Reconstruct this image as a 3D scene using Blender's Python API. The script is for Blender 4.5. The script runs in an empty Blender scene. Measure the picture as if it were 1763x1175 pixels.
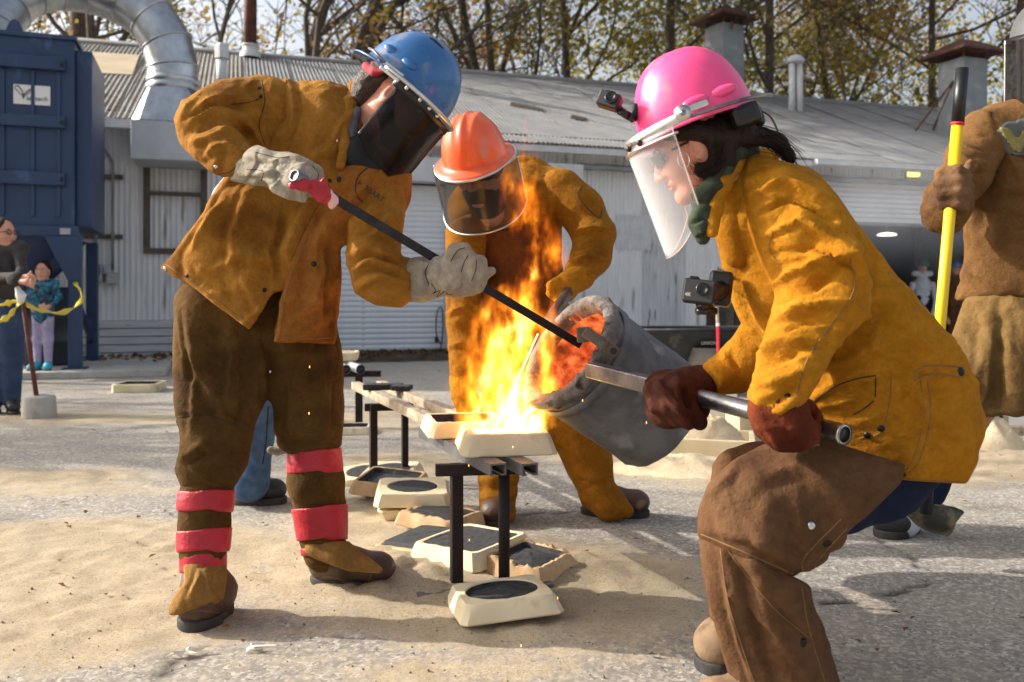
import bpy, bmesh, math, random
import numpy as np
from mathutils import Vector, Matrix
from mathutils.bvhtree import BVHTree

# ------------------------------------------------------------------ camera, world, sun, exposure
SC = bpy.context.scene
FPX, CX, HY, CAMH = 1500.0, 881.5, 515.0, 0.88      # focal length in photo pixels, centre column, horizon row, camera height
cam_d = bpy.data.cameras.new('camera')
cam = bpy.data.objects.new('camera', cam_d)
SC.collection.objects.link(cam)
cam.location = (0, 0, CAMH)
cam.rotation_euler = (math.pi/2, 0, 0)
cam_d.sensor_width = 36.0
cam_d.lens = 36.0*FPX/1763.0
cam_d.shift_y = -(587.5-HY)/1763.0
cam_d.clip_start, cam_d.clip_end = 0.05, 600
cam_d.dof.use_dof = True
cam_d.dof.focus_distance = 2.35
cam_d.dof.aperture_fstop = 4.2
SC.camera = cam

SUN_DIR = Vector((-0.96, 0.17, 0.0)).normalized()    # towards the sun, on the ground
SUN_EL = math.radians(28)
to_sun = Vector((SUN_DIR.x*math.cos(SUN_EL), SUN_DIR.y*math.cos(SUN_EL), math.sin(SUN_EL)))
W = bpy.data.worlds.new('World'); SC.world = W; W.use_nodes = True
wn = W.node_tree.nodes; wl = W.node_tree.links
bg = wn['Background']
sky = wn.new('ShaderNodeTexSky'); sky.sky_type = 'NISHITA'; sky.sun_disc = False
sky.sun_elevation = SUN_EL
sky.sun_rotation = math.atan2(to_sun.x, to_sun.y)
sky.air_density = 1.0; sky.dust_density = 6.0; sky.ozone_density = 1.0
hs_ = wn.new('ShaderNodeHueSaturation'); hs_.inputs['Saturation'].default_value = 0.55
wl.new(sky.outputs[0], hs_.inputs['Color']); wl.new(hs_.outputs[0], bg.inputs[0]); bg.inputs[1].default_value = 0.13
sun_d = bpy.data.lights.new('sun', 'SUN'); sun_d.energy = 3.1; sun_d.angle = math.radians(0.53)
sun_d.color = (1.0, 0.94, 0.85)
sun = bpy.data.objects.new('sun', sun_d); SC.collection.objects.link(sun)
sun.rotation_euler = to_sun.to_track_quat('Z', 'Y').to_euler()
SC.view_settings.view_transform = 'Standard'
SC.view_settings.look = 'None'
SC.view_settings.exposure = 1.08
SC.view_settings.gamma = 1.0
SC.view_settings.use_curve_mapping = False
SC.render.engine = 'CYCLES'
SC.cycles.use_denoising = True
SC.cycles.max_bounces = 7
SC.cycles.transparent_max_bounces = 12
SC.cycles.volume_bounces = 0
SC.cycles.sample_clamp_indirect = 6.0

rng = random.Random(7)
nrng = np.random.default_rng(7)

# ------------------------------------------------------------------ helpers: places
def P(x, y, Y):                       # photo pixel at a chosen distance -> world point
    return Vector(((x-CX)*Y/FPX, Y, CAMH-(y-HY)*Y/FPX))
def G(x, y, z=0.0):                   # photo pixel on a level plane of height z
    Y = FPX*(CAMH-z)/(y-HY)
    return P(x, y, Y)

# ------------------------------------------------------------------ helpers: objects
LINK = SC.collection.objects.link
def root_loc(o):
    v = Vector((0, 0, 0))
    while o is not None:
        v += o.location; o = o.parent
    return v
def tag(o, label=None, cat=None, group=None, kind=None):
    if label: o['label'] = label
    if cat: o['category'] = cat
    if group: o['group'] = group
    if kind: o['kind'] = kind
    return o
def empty(name, loc, label=None, cat=None, group=None, kind=None):
    o = bpy.data.objects.new(name, None); LINK(o); o.location = loc
    o.empty_display_size = 0.1
    return tag(o, label, cat, group, kind)
def mesh_from(name, verts, faces, smooth=True):
    me = bpy.data.meshes.new(name)
    verts = np.asarray(verts, dtype=np.float32).reshape(-1, 3)
    if isinstance(faces, np.ndarray) and faces.ndim == 2:
        n, k = faces.shape
        me.vertices.add(len(verts)); me.vertices.foreach_set('co', verts.ravel())
        me.loops.add(n*k); me.loops.foreach_set('vertex_index', faces.astype(np.int32).ravel())
        me.polygons.add(n)
        me.polygons.foreach_set('loop_start', np.arange(0, n*k, k, dtype=np.int32))
        me.update(calc_edges=True)
        me.validate()
    else:
        me.from_pydata([tuple(v) for v in verts.tolist()], [], [tuple(f) for f in faces])
        me.update()
    if smooth:
        me.polygons.foreach_set('use_smooth', np.ones(len(me.polygons), dtype=bool))
    return me
def obj(name, verts, faces, mat, parent=None, smooth=True, loc=None):
    """one mesh object; verts are world points; origin at parent's origin or at loc"""
    base = root_loc(parent) if parent is not None else Vector(loc) if loc is not None else Vector((0, 0, 0))
    v = np.asarray(verts, dtype=np.float64).reshape(-1, 3) - np.array(base)
    me = mesh_from(name, v, faces, smooth)
    me.materials.append(mat)
    o = bpy.data.objects.new(name, me); LINK(o)
    if parent is not None: o.parent = parent
    elif loc is not None: o.location = loc
    return o

class MB:
    """collects simple shapes into one mesh (world coordinates)"""
    def __init__(s): s.v = []; s.f = []
    def add(s, v, f):
        n = len(s.v); s.v += [tuple(p) for p in v]; s.f += [tuple(i+n for i in q) for q in f]; return s
    def box(s, c, size, M=None, bev=0.0):
        sx, sy, sz = [d/2 for d in size]
        M = M or Matrix.Identity(3); c = Vector(c)
        if bev <= 0:
            v = [c + M @ Vector((x*sx, y*sy, z*sz)) for z in (-1, 1) for y in (-1, 1) for x in (-1, 1)]
            f = [(0,2,3,1),(4,5,7,6),(0,1,5,4),(2,6,7,3),(0,4,6,2),(1,3,7,5)]
            return s.add(v, f)
        bm = bmesh.new(); bmesh.ops.create_cube(bm, size=1.0)
        for q in bm.verts: q.co = Vector((q.co.x*size[0], q.co.y*size[1], q.co.z*size[2]))
        bmesh.ops.bevel(bm, geom=list(bm.edges), offset=bev, segments=2, affect='EDGES', profile=0.5)
        return s.bm(bm, M, c)
    def bm(s, bm, M=None, c=(0, 0, 0)):
        M = M or Matrix.Identity(3); c = Vector(c)
        bm.verts.index_update()
        s.add([c + M @ q.co for q in bm.verts], [[q.index for q in f.verts] for f in bm.faces]); bm.free(); return s
    def tube(s, pts, r, n=10, cap=True, closed=False):
        pts = [Vector(p) for p in pts]; m = len(pts)
        rs = r if isinstance(r, (list, tuple)) else [r]*m
        base = len(s.v); up = None
        for i, p in enumerate(pts):
            if closed: d = pts[(i+1) % m]-pts[i-1]
            else: d = pts[min(i+1, m-1)]-pts[max(i-1, 0)]
            d.normalize()
            if up is None:
                up = Vector((0, 0, 1)) if abs(d.z) < 0.9 else Vector((1, 0, 0))
            a = d.cross(up).normalized(); up = a.cross(d).normalized()
            for k in range(n):
                t = 2*math.pi*k/n
                s.v.append(tuple(p + (a*math.cos(t)+up*math.sin(t))*rs[i]))
        for i in range(m if closed else m-1):
            for k in range(n):
                k2 = (k+1) % n; i2 = (i+1) % m
                s.f.append((base+i*n+k, base+i*n+k2, base+i2*n+k2, base+i2*n+k))
        if cap and not closed:
            s.f.append(tuple(base+k for k in reversed(range(n))))
            s.f.append(tuple(base+(m-1)*n+k for k in range(n)))
        return s
    def lathe(s, prof, M=None, c=(0, 0, 0), n=32, closed=False, arc=None, jit=None):
        """prof: (radius, height) list turned about local z"""
        M = M or Matrix.Identity(3); c = Vector(c); base = len(s.v)
        for (r, z) in prof:
            for k in range(n):
                t = 2*math.pi*k/n
                q = Vector((r*math.cos(t), r*math.sin(t), z))
                if jit: q = jit(q, t)
                s.v.append(tuple(c + M @ q))
        m = len(prof)
        for i in range(m if closed else m-1):
            for k in range(n):
                k2 = (k+1) % n; i2 = (i+1) % m
                s.f.append((base+i*n+k, base+i*n+k2, base+i2*n+k2, base+i2*n+k))
        return s
    def ellipsoid(s, c, rx, ry, rz, M=None, n=12):
        prof = [(math.sin(math.pi*i/n), -math.cos(math.pi*i/n)) for i in range(n+1)]
        prof[0] = (1e-4, -1); prof[-1] = (1e-4, 1)
        M = M or Matrix.Identity(3)
        M2 = M @ Matrix.Diagonal((rx, ry, rz))
        return s.lathe(prof, M2, c, n*2)
    def build(s, name, mat, parent=None, smooth=False, loc=None):
        o = obj(name, s.v, s.f, mat, parent, smooth, loc)
        return o
def smooth_by_angle(o, deg=35):
    me = o.data
    me.polygons.foreach_set('use_smooth', np.ones(len(me.polygons), dtype=bool))
    bm = bmesh.new(); bm.from_mesh(me)
    lim = math.radians(deg)
    for e in bm.edges:
        if len(e.link_faces) == 2 and e.calc_face_angle(0) > lim: e.smooth = False
    bm.to_mesh(me); bm.free()
    return o
def frame(z, x=None):                  # 3x3 with local z along z and x near x
    z = Vector(z).normalized()
    x = Vector(x) if x is not None else (Vector((1, 0, 0)) if abs(z.x) < 0.9 else Vector((0, 1, 0)))
    x = (x - z*x.dot(z)).normalized(); y = z.cross(x)
    return Matrix((x, y, z)).transposed()
def rotz(a): return Matrix.Rotation(a, 3, 'Z')
def curve_pts(ctrl, n=40):             # Catmull-Rom
    c = [Vector(p) for p in ctrl]; c = [c[0]*2-c[1]]+c+[c[-1]*2-c[-2]]
    out = []; m = len(c)-3
    for i in range(n):
        t = i/(n-1)*m; k = min(int(t), m-1); t -= k
        p0, p1, p2, p3 = c[k:k+4]
        out.append(0.5*((2*p1)+(p2-p0)*t+(2*p0-5*p1+4*p2-p3)*t*t+(3*p1-p0-3*p2+p3)*t**3))
    return out

# ------------------------------------------------------------------ helpers: noise
_perm = np.random.default_rng(3).permutation(512)
_perm = np.concatenate([_perm, _perm, _perm])
_grad = np.random.default_rng(4).normal(size=(512, 3)); _grad /= np.linalg.norm(_grad, axis=1)[:, None]
def perlin(p):
    p = np.asarray(p, dtype=np.float64)
    i = np.floor(p).astype(np.int64); f = p-i; i &= 255
    u = f*f*f*(f*(f*6-15)+10)
    out = 0
    for dx in (0, 1):
        for dy in (0, 1):
            for dz in (0, 1):
                h = _perm[_perm[_perm[i[..., 0]+dx]+i[..., 1]+dy]+i[..., 2]+dz] & 511
                g = _grad[h]
                d = g[..., 0]*(f[..., 0]-dx)+g[..., 1]*(f[..., 1]-dy)+g[..., 2]*(f[..., 2]-dz)
                w = (u[..., 0] if dx else 1-u[..., 0])*(u[..., 1] if dy else 1-u[..., 1])*(u[..., 2] if dz else 1-u[..., 2])
                out = out + d*w
    return out*1.5
def fbm(p, oct=4):
    s = 0; a = 1.0
    for _ in range(oct):
        s = s + a*perlin(p); p = p*2.03+17.3; a *= 0.5
    return s

# ------------------------------------------------------------------ helpers: implicit surfaces (bodies, clothes, gloves)
class Sdf:
    def __init__(s, k=0.03): s.pr = []; s.k = k; s.cuts = []; s.lo = np.full(3, 1e9); s.hi = -s.lo
    def _b(s, p, r):
        s.lo = np.minimum(s.lo, np.array(p)-r); s.hi = np.maximum(s.hi, np.array(p)+r)
    def seg(s, a, b, ra, rb, k=None, flat=None, op='u'):
        s.pr.append(('seg', np.array(a, float), np.array(b, float), ra, rb, s.k if k is None else k, flat, op))
        if op == 'u': s._b(a, ra); s._b(b, rb)
        return s
    def chain(s, pts, k=None, flat=None, op='u'):     # pts: (px, py, Y, radius in px)
        q = [(P(x, y, Y), r*Y/FPX) for x, y, Y, r in pts]
        for (a, ra), (b, rb) in zip(q[:-1], q[1:]): s.seg(a, b, ra, rb, k, flat, op)
        return s
    def wchain(s, pts, k=None, flat=None, op='u'):    # pts: (vector, radius in m)
        for (a, ra), (b, rb) in zip(pts[:-1], pts[1:]): s.seg(a, b, ra, rb, k, flat, op)
        return s
    def ell(s, c, r, M=None, k=None, op='u'):
        M = np.array(M if M is not None else Matrix.Identity(3), float)
        s.pr.append(('ell', np.array(c, float), np.array(r, float), M, s.k if k is None else k, op))
        if op == 'u': s._b(c, max(r))
        return s
    def poly(s, pts, k=0.02):                         # keep what lies inside a photo outline
        s.cuts.append((np.array(pts, float), k)); return s
    def ev(s, p):
        d = None
        for q in s.pr:
            if q[0] == 'seg':
                _, a, b, ra, rb, k, flat, op = q
                ab = b-a; L2 = max(ab@ab, 1e-12)
                t = np.clip(((p-a)@ab)/L2, 0, 1)
                v = p-a-t[..., None]*ab
                if flat is not None:
                    ax, sc = np.array(flat[0], float), flat[1]
                    comp = v@ax
                    v = v+comp[..., None]*ax*(1/sc-1)
                e = np.sqrt((v*v).sum(-1))-(ra+(rb-ra)*t)
                if flat is not None: e = e*min(1, flat[1]+0.15)
            else:
                _, c, r, M, k, op = q
                v = (p-c)@M
                k0 = np.sqrt(((v/r)**2).sum(-1)); k1 = np.sqrt(((v/(r*r))**2).sum(-1))+1e-9
                e = k0*(k0-1)/k1
            if op == 's':                              # smooth subtraction
                h = np.clip(0.5-0.5*(d+e)/max(k, 1e-4), 0, 1)
                d = d*(1-h)-e*h+k*h*(1-h)
            elif d is None: d = e
            elif k < 1e-4: d = np.minimum(d, e)
            else:
                h = np.clip(0.5+0.5*(e-d)/k, 0, 1)
                d = e*(1-h)+d*h-k*h*(1-h)
        for pts, k in s.cuts:
            Y = np.maximum(p[..., 1], 0.1)
            x = p[..., 0]/Y*FPX+CX; y = HY-(p[..., 2]-CAMH)/Y*FPX
            e = poly_sd(x, y, pts)*Y/FPX
            h = np.clip(0.5-0.5*(d-e)/k, 0, 1)
            d = d*(1-h)+e*h+k*h*(1-h)
        return d
    def mesh(s, res=0.01, pad=0.03):
        lo, hi = s.lo-pad, s.hi+pad
        if s.cuts: lo, hi = lo, hi
        n = np.ceil((hi-lo)/res).astype(int)+1
        ax = [lo[i]+res*np.arange(n[i]) for i in range(3)]
        # coarse pass, then only the blocks near the surface
        B = 8
        nb = np.ceil((n-1)/B).astype(int)
        D = np.full(tuple(nb*B+1), 1.0, dtype=np.float32)
        axp = [lo[i]+res*np.arange(nb[i]*B+1) for i in range(3)]
        cc = np.stack(np.meshgrid(*[axp[i][B//2::B][:nb[i]] for i in range(3)], indexing='ij'), -1)
        dc = s.ev(cc.reshape(-1, 3)).reshape(cc.shape[:3])
        rad = res*B*0.5*1.75*1.6+0.01
        act = np.argwhere(np.abs(dc) < rad)
        ins = np.argwhere(dc <= -rad)
        for b in ins: D[b[0]*B:(b[0]+1)*B+1, b[1]*B:(b[1]+1)*B+1, b[2]*B:(b[2]+1)*B+1] = -1
        if len(act) == 0: return np.zeros((0, 3)), np.zeros((0, 4), int)
        o = np.stack(np.meshgrid(*[np.arange(B+1)]*3, indexing='ij'), -1).reshape(-1, 3)
        CH = 400
        for c0 in range(0, len(act), CH):
            blk = act[c0:c0+CH]
            idx = blk[:, None, :]*B+o[None]
            dv = s.ev((lo+idx*res).reshape(-1, 3)).reshape(len(blk), -1)
            D[idx[..., 0], idx[..., 1], idx[..., 2]] = dv
        return surface_nets(D, lo, res)
def poly_sd(x, y, pts):
    n = len(pts); d = np.full(x.shape, 1e12); s = np.ones(x.shape)
    for i in range(n):
        a = pts[i]; b = pts[i-1]
        ex, ey = b[0]-a[0], b[1]-a[1]
        wx, wy = x-a[0], y-a[1]
        t = np.clip((wx*ex+wy*ey)/(ex*ex+ey*ey+1e-9), 0, 1)
        bx, by = wx-ex*t, wy-ey*t
        d = np.minimum(d, bx*bx+by*by)
        c1 = y >= a[1]; c2 = y < b[1]; c3 = ex*wy > ey*wx
        s = np.where((c1 & c2 & c3) | (~c1 & ~c2 & ~c3), -s, s)
    return s*np.sqrt(d)
def surface_nets(D, lo, res):
    neg = D < 0
    n = np.array(D.shape)
    c = [neg[i:n[0]-1+i, j:n[1]-1+j, k:n[2]-1+k] for i in (0, 1) for j in (0, 1) for k in (0, 1)]
    tot = sum(q.astype(np.int8) for q in c)
    cells = np.argwhere((tot > 0) & (tot < 8))
    vid = np.full(tuple(n-1), -1, dtype=np.int64)
    vid[cells[:, 0], cells[:, 1], cells[:, 2]] = np.arange(len(cells))
    corner = [(i, j, k) for i in (0, 1) for j in (0, 1) for k in (0, 1)]
    dv = np.stack([D[cells[:, 0]+i, cells[:, 1]+j, cells[:, 2]+k] for i, j, k in corner], 1).astype(np.float64)
    acc = np.zeros((len(cells), 3)); cnt = np.zeros(len(cells))
    for a in range(8):
        for b in range(a+1, 8):
            ca, cb = np.array(corner[a]), np.array(corner[b])
            if abs(ca-cb).sum() != 1: continue
            da, db = dv[:, a], dv[:, b]
            m = (da < 0) != (db < 0)
            t = np.where(m, da/np.where(da-db == 0, 1, da-db), 0)
            acc += np.where(m[:, None], ca+(cb-ca)*t[:, None], 0); cnt += m
    V = lo+(cells+acc/np.maximum(cnt, 1)[:, None])*res
    F = []
    for ax in range(3):
        a1, a2 = (ax+1) % 3, (ax+2) % 3
        sl0 = [slice(1, n[i]-1) for i in range(3)]; sl1 = list(sl0)
        sl0[ax] = slice(0, n[ax]-1); sl1[ax] = slice(1, n[ax])
        x = neg[tuple(sl0)] != neg[tuple(sl1)]
        e = np.argwhere(x)
        off = np.array([1, 1, 1]); off[ax] = 0
        e = e+off
        if len(e) == 0: continue
        flip = neg[e[:, 0], e[:, 1], e[:, 2]]
        def vv(d1, d2):
            q = e.copy(); q[:, a1] -= d1; q[:, a2] -= d2
            return vid[q[:, 0], q[:, 1], q[:, 2]]
        quad = np.stack([vv(1, 1), vv(0, 1), vv(0, 0), vv(1, 0)], 1)
        quad[~flip] = quad[~flip][:, ::-1]
        F.append(quad)
    F = np.concatenate(F) if F else np.zeros((0, 4), int)
    F = F[(F >= 0).all(1)]
    return V, F
def vnormals(V, F):
    a, b, c, d = (V[F[:, i]] for i in range(4))
    fn = np.cross(c-a, d-b)
    N = np.zeros_like(V)
    for i in range(4): np.add.at(N, F[:, i], fn)
    return N/np.maximum(np.linalg.norm(N, axis=1), 1e-12)[:, None]
def to_px(V):
    Y = np.maximum(V[:, 1], 0.1)
    return V[:, 0]/Y*FPX+CX, HY-(V[:, 2]-CAMH)/Y*FPX
def line_d(x, y, pts):
    d = np.full(x.shape, 1e12)
    for a, b in zip(pts[:-1], pts[1:]):
        ex, ey = b[0]-a[0], b[1]-a[1]
        t = np.clip(((x-a[0])*ex+(y-a[1])*ey)/(ex*ex+ey*ey+1e-9), 0, 1)
        d = np.minimum(d, (x-a[0]-ex*t)**2+(y-a[1]-ey*t)**2)
    return np.sqrt(d)
def smooth_mesh(V, F, it=2, lam=0.5):
    E = np.concatenate([F[:, [0, 1]], F[:, [1, 2]], F[:, [2, 3]], F[:, [3, 0]]])
    E = np.concatenate([E, E[:, ::-1]])
    cnt = np.bincount(E[:, 0], minlength=len(V))[:, None]
    for _ in range(it):
        S = np.zeros_like(V)
        for k in range(3): S[:, k] = np.bincount(E[:, 0], weights=V[E[:, 1], k], minlength=len(V))
        V = V+lam*(S/np.maximum(cnt, 1)-V)
    return V
def cloth(name, sdf, mat, parent, res=0.01, wr=(), folds=(), seed=0, sm=2, back=True):
    """mesh an implicit garment; wr: (axis, freq along, freq across, amplitude m); folds: (pixel line, width px, height px)"""
    V, F = sdf.mesh(res)
    V = smooth_mesh(V, F, sm)
    N = vnormals(V, F)
    disp = np.zeros(len(V))
    for q in wr:
        ax, f1, f2, amp = q[:4]
        ax = np.array(Vector(ax).normalized())
        al = V@ax
        pr = V-al[:, None]*ax
        w = perlin(V*3.1+seed*7.7)*0.35
        p = pr*f2+np.outer(al*f1+w*f1*0.35, ax)+seed*13.1
        f2 = f2*0.62
        p = pr*f2+np.outer(al*f1+w*f1*0.35, ax)+seed*13.1
        r = np.exp(-np.abs(perlin(p))*6.5)-0.3
        p2 = pr*f2*1.7+np.outer(al*f1*2.1+w*f1*0.6, ax)+seed*5.7+31
        r = r+0.38*(np.exp(-np.abs(perlin(p2))*7)-0.3)
        p3 = pr*f2*1.3+np.outer(al*f1*1.3-w*f1*0.5, ax)+seed*2.7+77
        r = r-0.5*np.exp(-np.abs(perlin(p3))*11)
        m = np.clip(perlin(V*4.0+seed*3.3+5)*1.5+0.45, 0, 1)
        if len(q) > 4:
            cx, cy, rad = q[4]
            x, y = to_px(V)
            m = m*np.exp(-((x-cx)**2+(y-cy)**2)/rad**2)*1.6
        disp += amp*1.4*r*m*np.clip(np.abs(N[:, 1])*1.7+0.05, 0.1, 1)*np.clip(1.1+N[:, 2], 0.1, 1)
    if folds:
        x, y = to_px(V)
        wob = perlin(np.stack([x/38, y/38, np.full_like(x, seed)], 1))*5
        fr = np.clip(-N[:, 1]*1.6+0.35, 0, 1)
        for pts, wpx, hpx in folds:
            pts = [(float(a), float(b)) for a, b in pts]
            d = line_d(x+wob, y+wob*0.6, pts)
            mx_, my_ = pts[len(pts)//2]; ex, ey = pts[-1][0]-pts[0][0], pts[-1][1]-pts[0][1]
            side = ((x-mx_)*(-ey)+(y-my_)*ex)/(math.hypot(ex, ey)*wpx+1e-6)
            d = d*(1.0+0.55*np.tanh(side))            # one flank steep, the other shallow
            # taper the ends
            L = [0.0]
            for a, b in zip(pts[:-1], pts[1:]): L.append(L[-1]+math.hypot(b[0]-a[0], b[1]-a[1]))
            e = np.minimum(np.hypot(x-pts[0][0], y-pts[0][1]), np.hypot(x-pts[-1][0], y-pts[-1][1]))
            tp = np.clip(0.25+e/(0.35*L[-1]+1), 0, 1)
            disp += 1.45*hpx*V[:, 1]/FPX*(np.exp(-(d/(0.8*wpx))**1.15)-0.35*np.exp(-((d-1.8*wpx)/(0.8*wpx))**2))*tp*fr
    V = V+N*disp[:, None]
    V = smooth_mesh(V, F, 1, 0.35)
    return obj(name, V, F, mat, parent)
def bvh_of(o):
    me = o.data; b = root_loc(o)
    vs = [v.co+b for v in me.vertices]
    return BVHTree.FromPolygons(vs, [tuple(p.vertices) for p in me.polygons])
def hit(bv, x, y):
    o = Vector((0, 0, CAMH)); d = (P(x, y, 1.0)-o).normalized()
    return bv.ray_cast(o, d)[:2]
def seam(bv, pts, r, mat, name, parent, n=24, lift=0.0):
    out = []
    c = curve_pts([(x, y, 0) for x, y in pts], n) if len(pts) > 1 else []
    for q in c:
        p, nn = hit(bv, q.x, q.y)
        if p is not None: out.append(p+nn*lift)
    if len(out) > 2: return MB().tube(out, r, 6).build(name, mat, parent, True)
def stud(bv, x, y, r, mat, name, parent):
    p, nn = hit(bv, x, y)
    if p is None: return
    return MB().lathe([(1e-4, 0.35*r), (0.5*r, 0.3*r), (0.85*r, 0.12*r), (r, -0.3*r)], frame(nn), p+nn*r*0.12, 14).build(name, mat, parent, True)
def patch(bv, poly, lift, mat, name, parent, step=5.0, thick=0.003, edge=2.0):
    """a flat piece of material laid on a surface, outline given in photo pixels; has thickness"""
    poly = np.array(poly, float); x0, y0 = poly.min(0); x1, y1 = poly.max(0)
    nx = max(3, int((x1-x0)/step)+1); ny = max(3, int((y1-y0)/step)+1)
    gx, gy = np.meshgrid(np.linspace(x0, x1, nx), np.linspace(y0, y1, ny), indexing='ij')
    sd = poly_sd(gx, gy, poly)
    # pull outside points back onto the outline
    X, Y = gx.copy(), gy.copy()
    for i in range(nx):
        for j in range(ny):
            if sd[i, j] > 0:
                best = None
                for k in range(len(poly)):
                    a, b = poly[k-1], poly[k]; e = b-a; w = np.array([gx[i, j], gy[i, j]])-a
                    t = np.clip((w@e)/(e@e+1e-9), 0, 1); q = a+e*t; dd = ((w+a-q)**2).sum()
                    if best is None or dd < best[0]: best = (dd, q)
                X[i, j], Y[i, j] = best[1]
    keep = sd < step*0.75
    vi = -np.ones((nx, ny), int); V = []; 
    for i in range(nx):
        for j in range(ny):
            if not keep[i, j]: continue
            p, nn = hit(bv, X[i, j], Y[i, j])
            if p is None: continue
            vi[i, j] = len(V)
            V.append(p+nn*(lift+thick))
    F = []
    for i in range(nx-1):
        for j in range(ny-1):
            q = (vi[i, j], vi[i+1, j], vi[i+1, j+1], vi[i, j+1])
            if min(q) >= 0:
                if len(set((round(X[a, b], 2), round(Y[a, b], 2)) for a, b in ((i, j), (i+1, j), (i+1, j+1), (i, j+1)))) >= 3: F.append(q[::-1])
    if not F: return
    o = obj(name, V, F, mat, parent)
    md = o.modifiers.new('thickness', 'SOLIDIFY'); md.thickness = thick+lift+0.004; md.offset = -1
    return o
# ------------------------------------------------------------------ materials (all node-based)
def S(r, g, b):
    f = lambda c: (c/255/12.92) if c/255 <= 0.04045 else ((c/255+0.055)/1.055)**2.4
    return (f(r), f(g), f(b), 1.0)
MATS = {}
def mat(name, c1, c2=None, scale=6.0, rough=0.8, metal=0.0, bump=0.0, bscale=60.0, spec=0.5, sheen=0.0, sheen_c=None,
        c3=None, s3=2.0, t3=0.6, coat=0.0, stretch=None, lo=0.35, hi=0.68, bdist=0.01, detail=5.0, rvar=0.0, bump2=None, trans=0.0, sss=0.0):
    m = bpy.data.materials.new(name); m.use_nodes = True; MATS[name] = m
    nt = m.node_tree; n = nt.nodes; L = nt.links
    b = n['Principled BSDF']
    b.inputs['Roughness'].default_value = rough; b.inputs['Metallic'].default_value = metal
    b.inputs['Specular IOR Level'].default_value = spec
    b.inputs['Base Color'].default_value = c1
    if coat: b.inputs['Coat Weight'].default_value = coat; b.inputs['Coat Roughness'].default_value = 0.12
    if sheen:
        b.inputs['Sheen Weight'].default_value = sheen; b.inputs['Sheen Roughness'].default_value = 0.45
        b.inputs['Sheen Tint'].default_value = sheen_c or c1
    if sss:
        b.inputs['Subsurface Weight'].default_value = sss; b.inputs['Subsurface Radius'].default_value = (0.012, 0.005, 0.003)
        b.inputs['Subsurface Scale'].default_value = 0.6
    if trans: b.inputs['Transmission Weight'].default_value = trans
    tc = n.new('ShaderNodeTexCoord'); src = tc.outputs['Object']
    if stretch:
        mp = n.new('ShaderNodeMapping'); mp.inputs['Scale'].default_value = stretch
        L.new(src, mp.inputs[0]); src = mp.outputs[0]
    last = None
    if c2 is not None:
        t = n.new('ShaderNodeTexNoise'); t.inputs['Scale'].default_value = scale; t.inputs['Detail'].default_value = detail
        t.inputs['Roughness'].default_value = 0.62
        L.new(src, t.inputs['Vector'])
        r = n.new('ShaderNodeValToRGB'); r.color_ramp.elements[0].position = lo; r.color_ramp.elements[1].position = hi
        r.color_ramp.elements[0].color = c1; r.color_ramp.elements[1].color = c2
        L.new(t.outputs['Fac'], r.inputs[0]); last = r.outputs[0]
        if c3 is not None:
            t3n = n.new('ShaderNodeTexNoise'); t3n.inputs['Scale'].default_value = s3; t3n.inputs['Detail'].default_value = 6
            L.new(src, t3n.inputs['Vector'])
            mr = n.new('ShaderNodeMapRange'); mr.inputs[1].default_value = t3; mr.inputs[2].default_value = t3+0.1
            L.new(t3n.outputs['Fac'], mr.inputs[0])
            mx = n.new('ShaderNodeMix'); mx.data_type = 'RGBA'
            L.new(mr.outputs[0], mx.inputs[0]); L.new(last, mx.inputs[6]); mx.inputs[7].default_value = c3
            last = mx.outputs[2]
        L.new(last, b.inputs['Base Color'])
    if rvar:
        tr = n.new('ShaderNodeTexNoise'); tr.inputs['Scale'].default_value = scale*1.7; L.new(src, tr.inputs['Vector'])
        mr = n.new('ShaderNodeMapRange'); mr.inputs[3].default_value = rough-rvar; mr.inputs[4].default_value = rough+rvar
        L.new(tr.outputs['Fac'], mr.inputs[0]); L.new(mr.outputs[0], b.inputs['Roughness'])
    if bump:
        t = n.new('ShaderNodeTexNoise'); t.inputs['Scale'].default_value = bscale; t.inputs['Detail'].default_value = 6
        t.inputs['Roughness'].default_value = 0.65
        L.new(tc.outputs['Object'], t.inputs['Vector'])
        bp = n.new('ShaderNodeBump'); bp.inputs['Strength'].default_value = bump; bp.inputs['Distance'].default_value = bdist
        L.new(t.outputs['Fac'], bp.inputs['Height'])
        out = bp.outputs[0]
        if bump2:
            t2 = n.new('ShaderNodeTexNoise'); t2.inputs['Scale'].default_value = bump2[1]; t2.inputs['Detail'].default_value = 4
            L.new(tc.outputs['Object'], t2.inputs['Vector'])
            b2 = n.new('ShaderNodeBump'); b2.inputs['Strength'].default_value = bump2[0]; b2.inputs['Distance'].default_value = bump2[2]
            L.new(t2.outputs['Fac'], b2.inputs['Height']); L.new(out, b2.inputs['Normal']); out = b2.outputs[0]
        L.new(out, b.inputs['Normal'])
    return m
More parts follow.
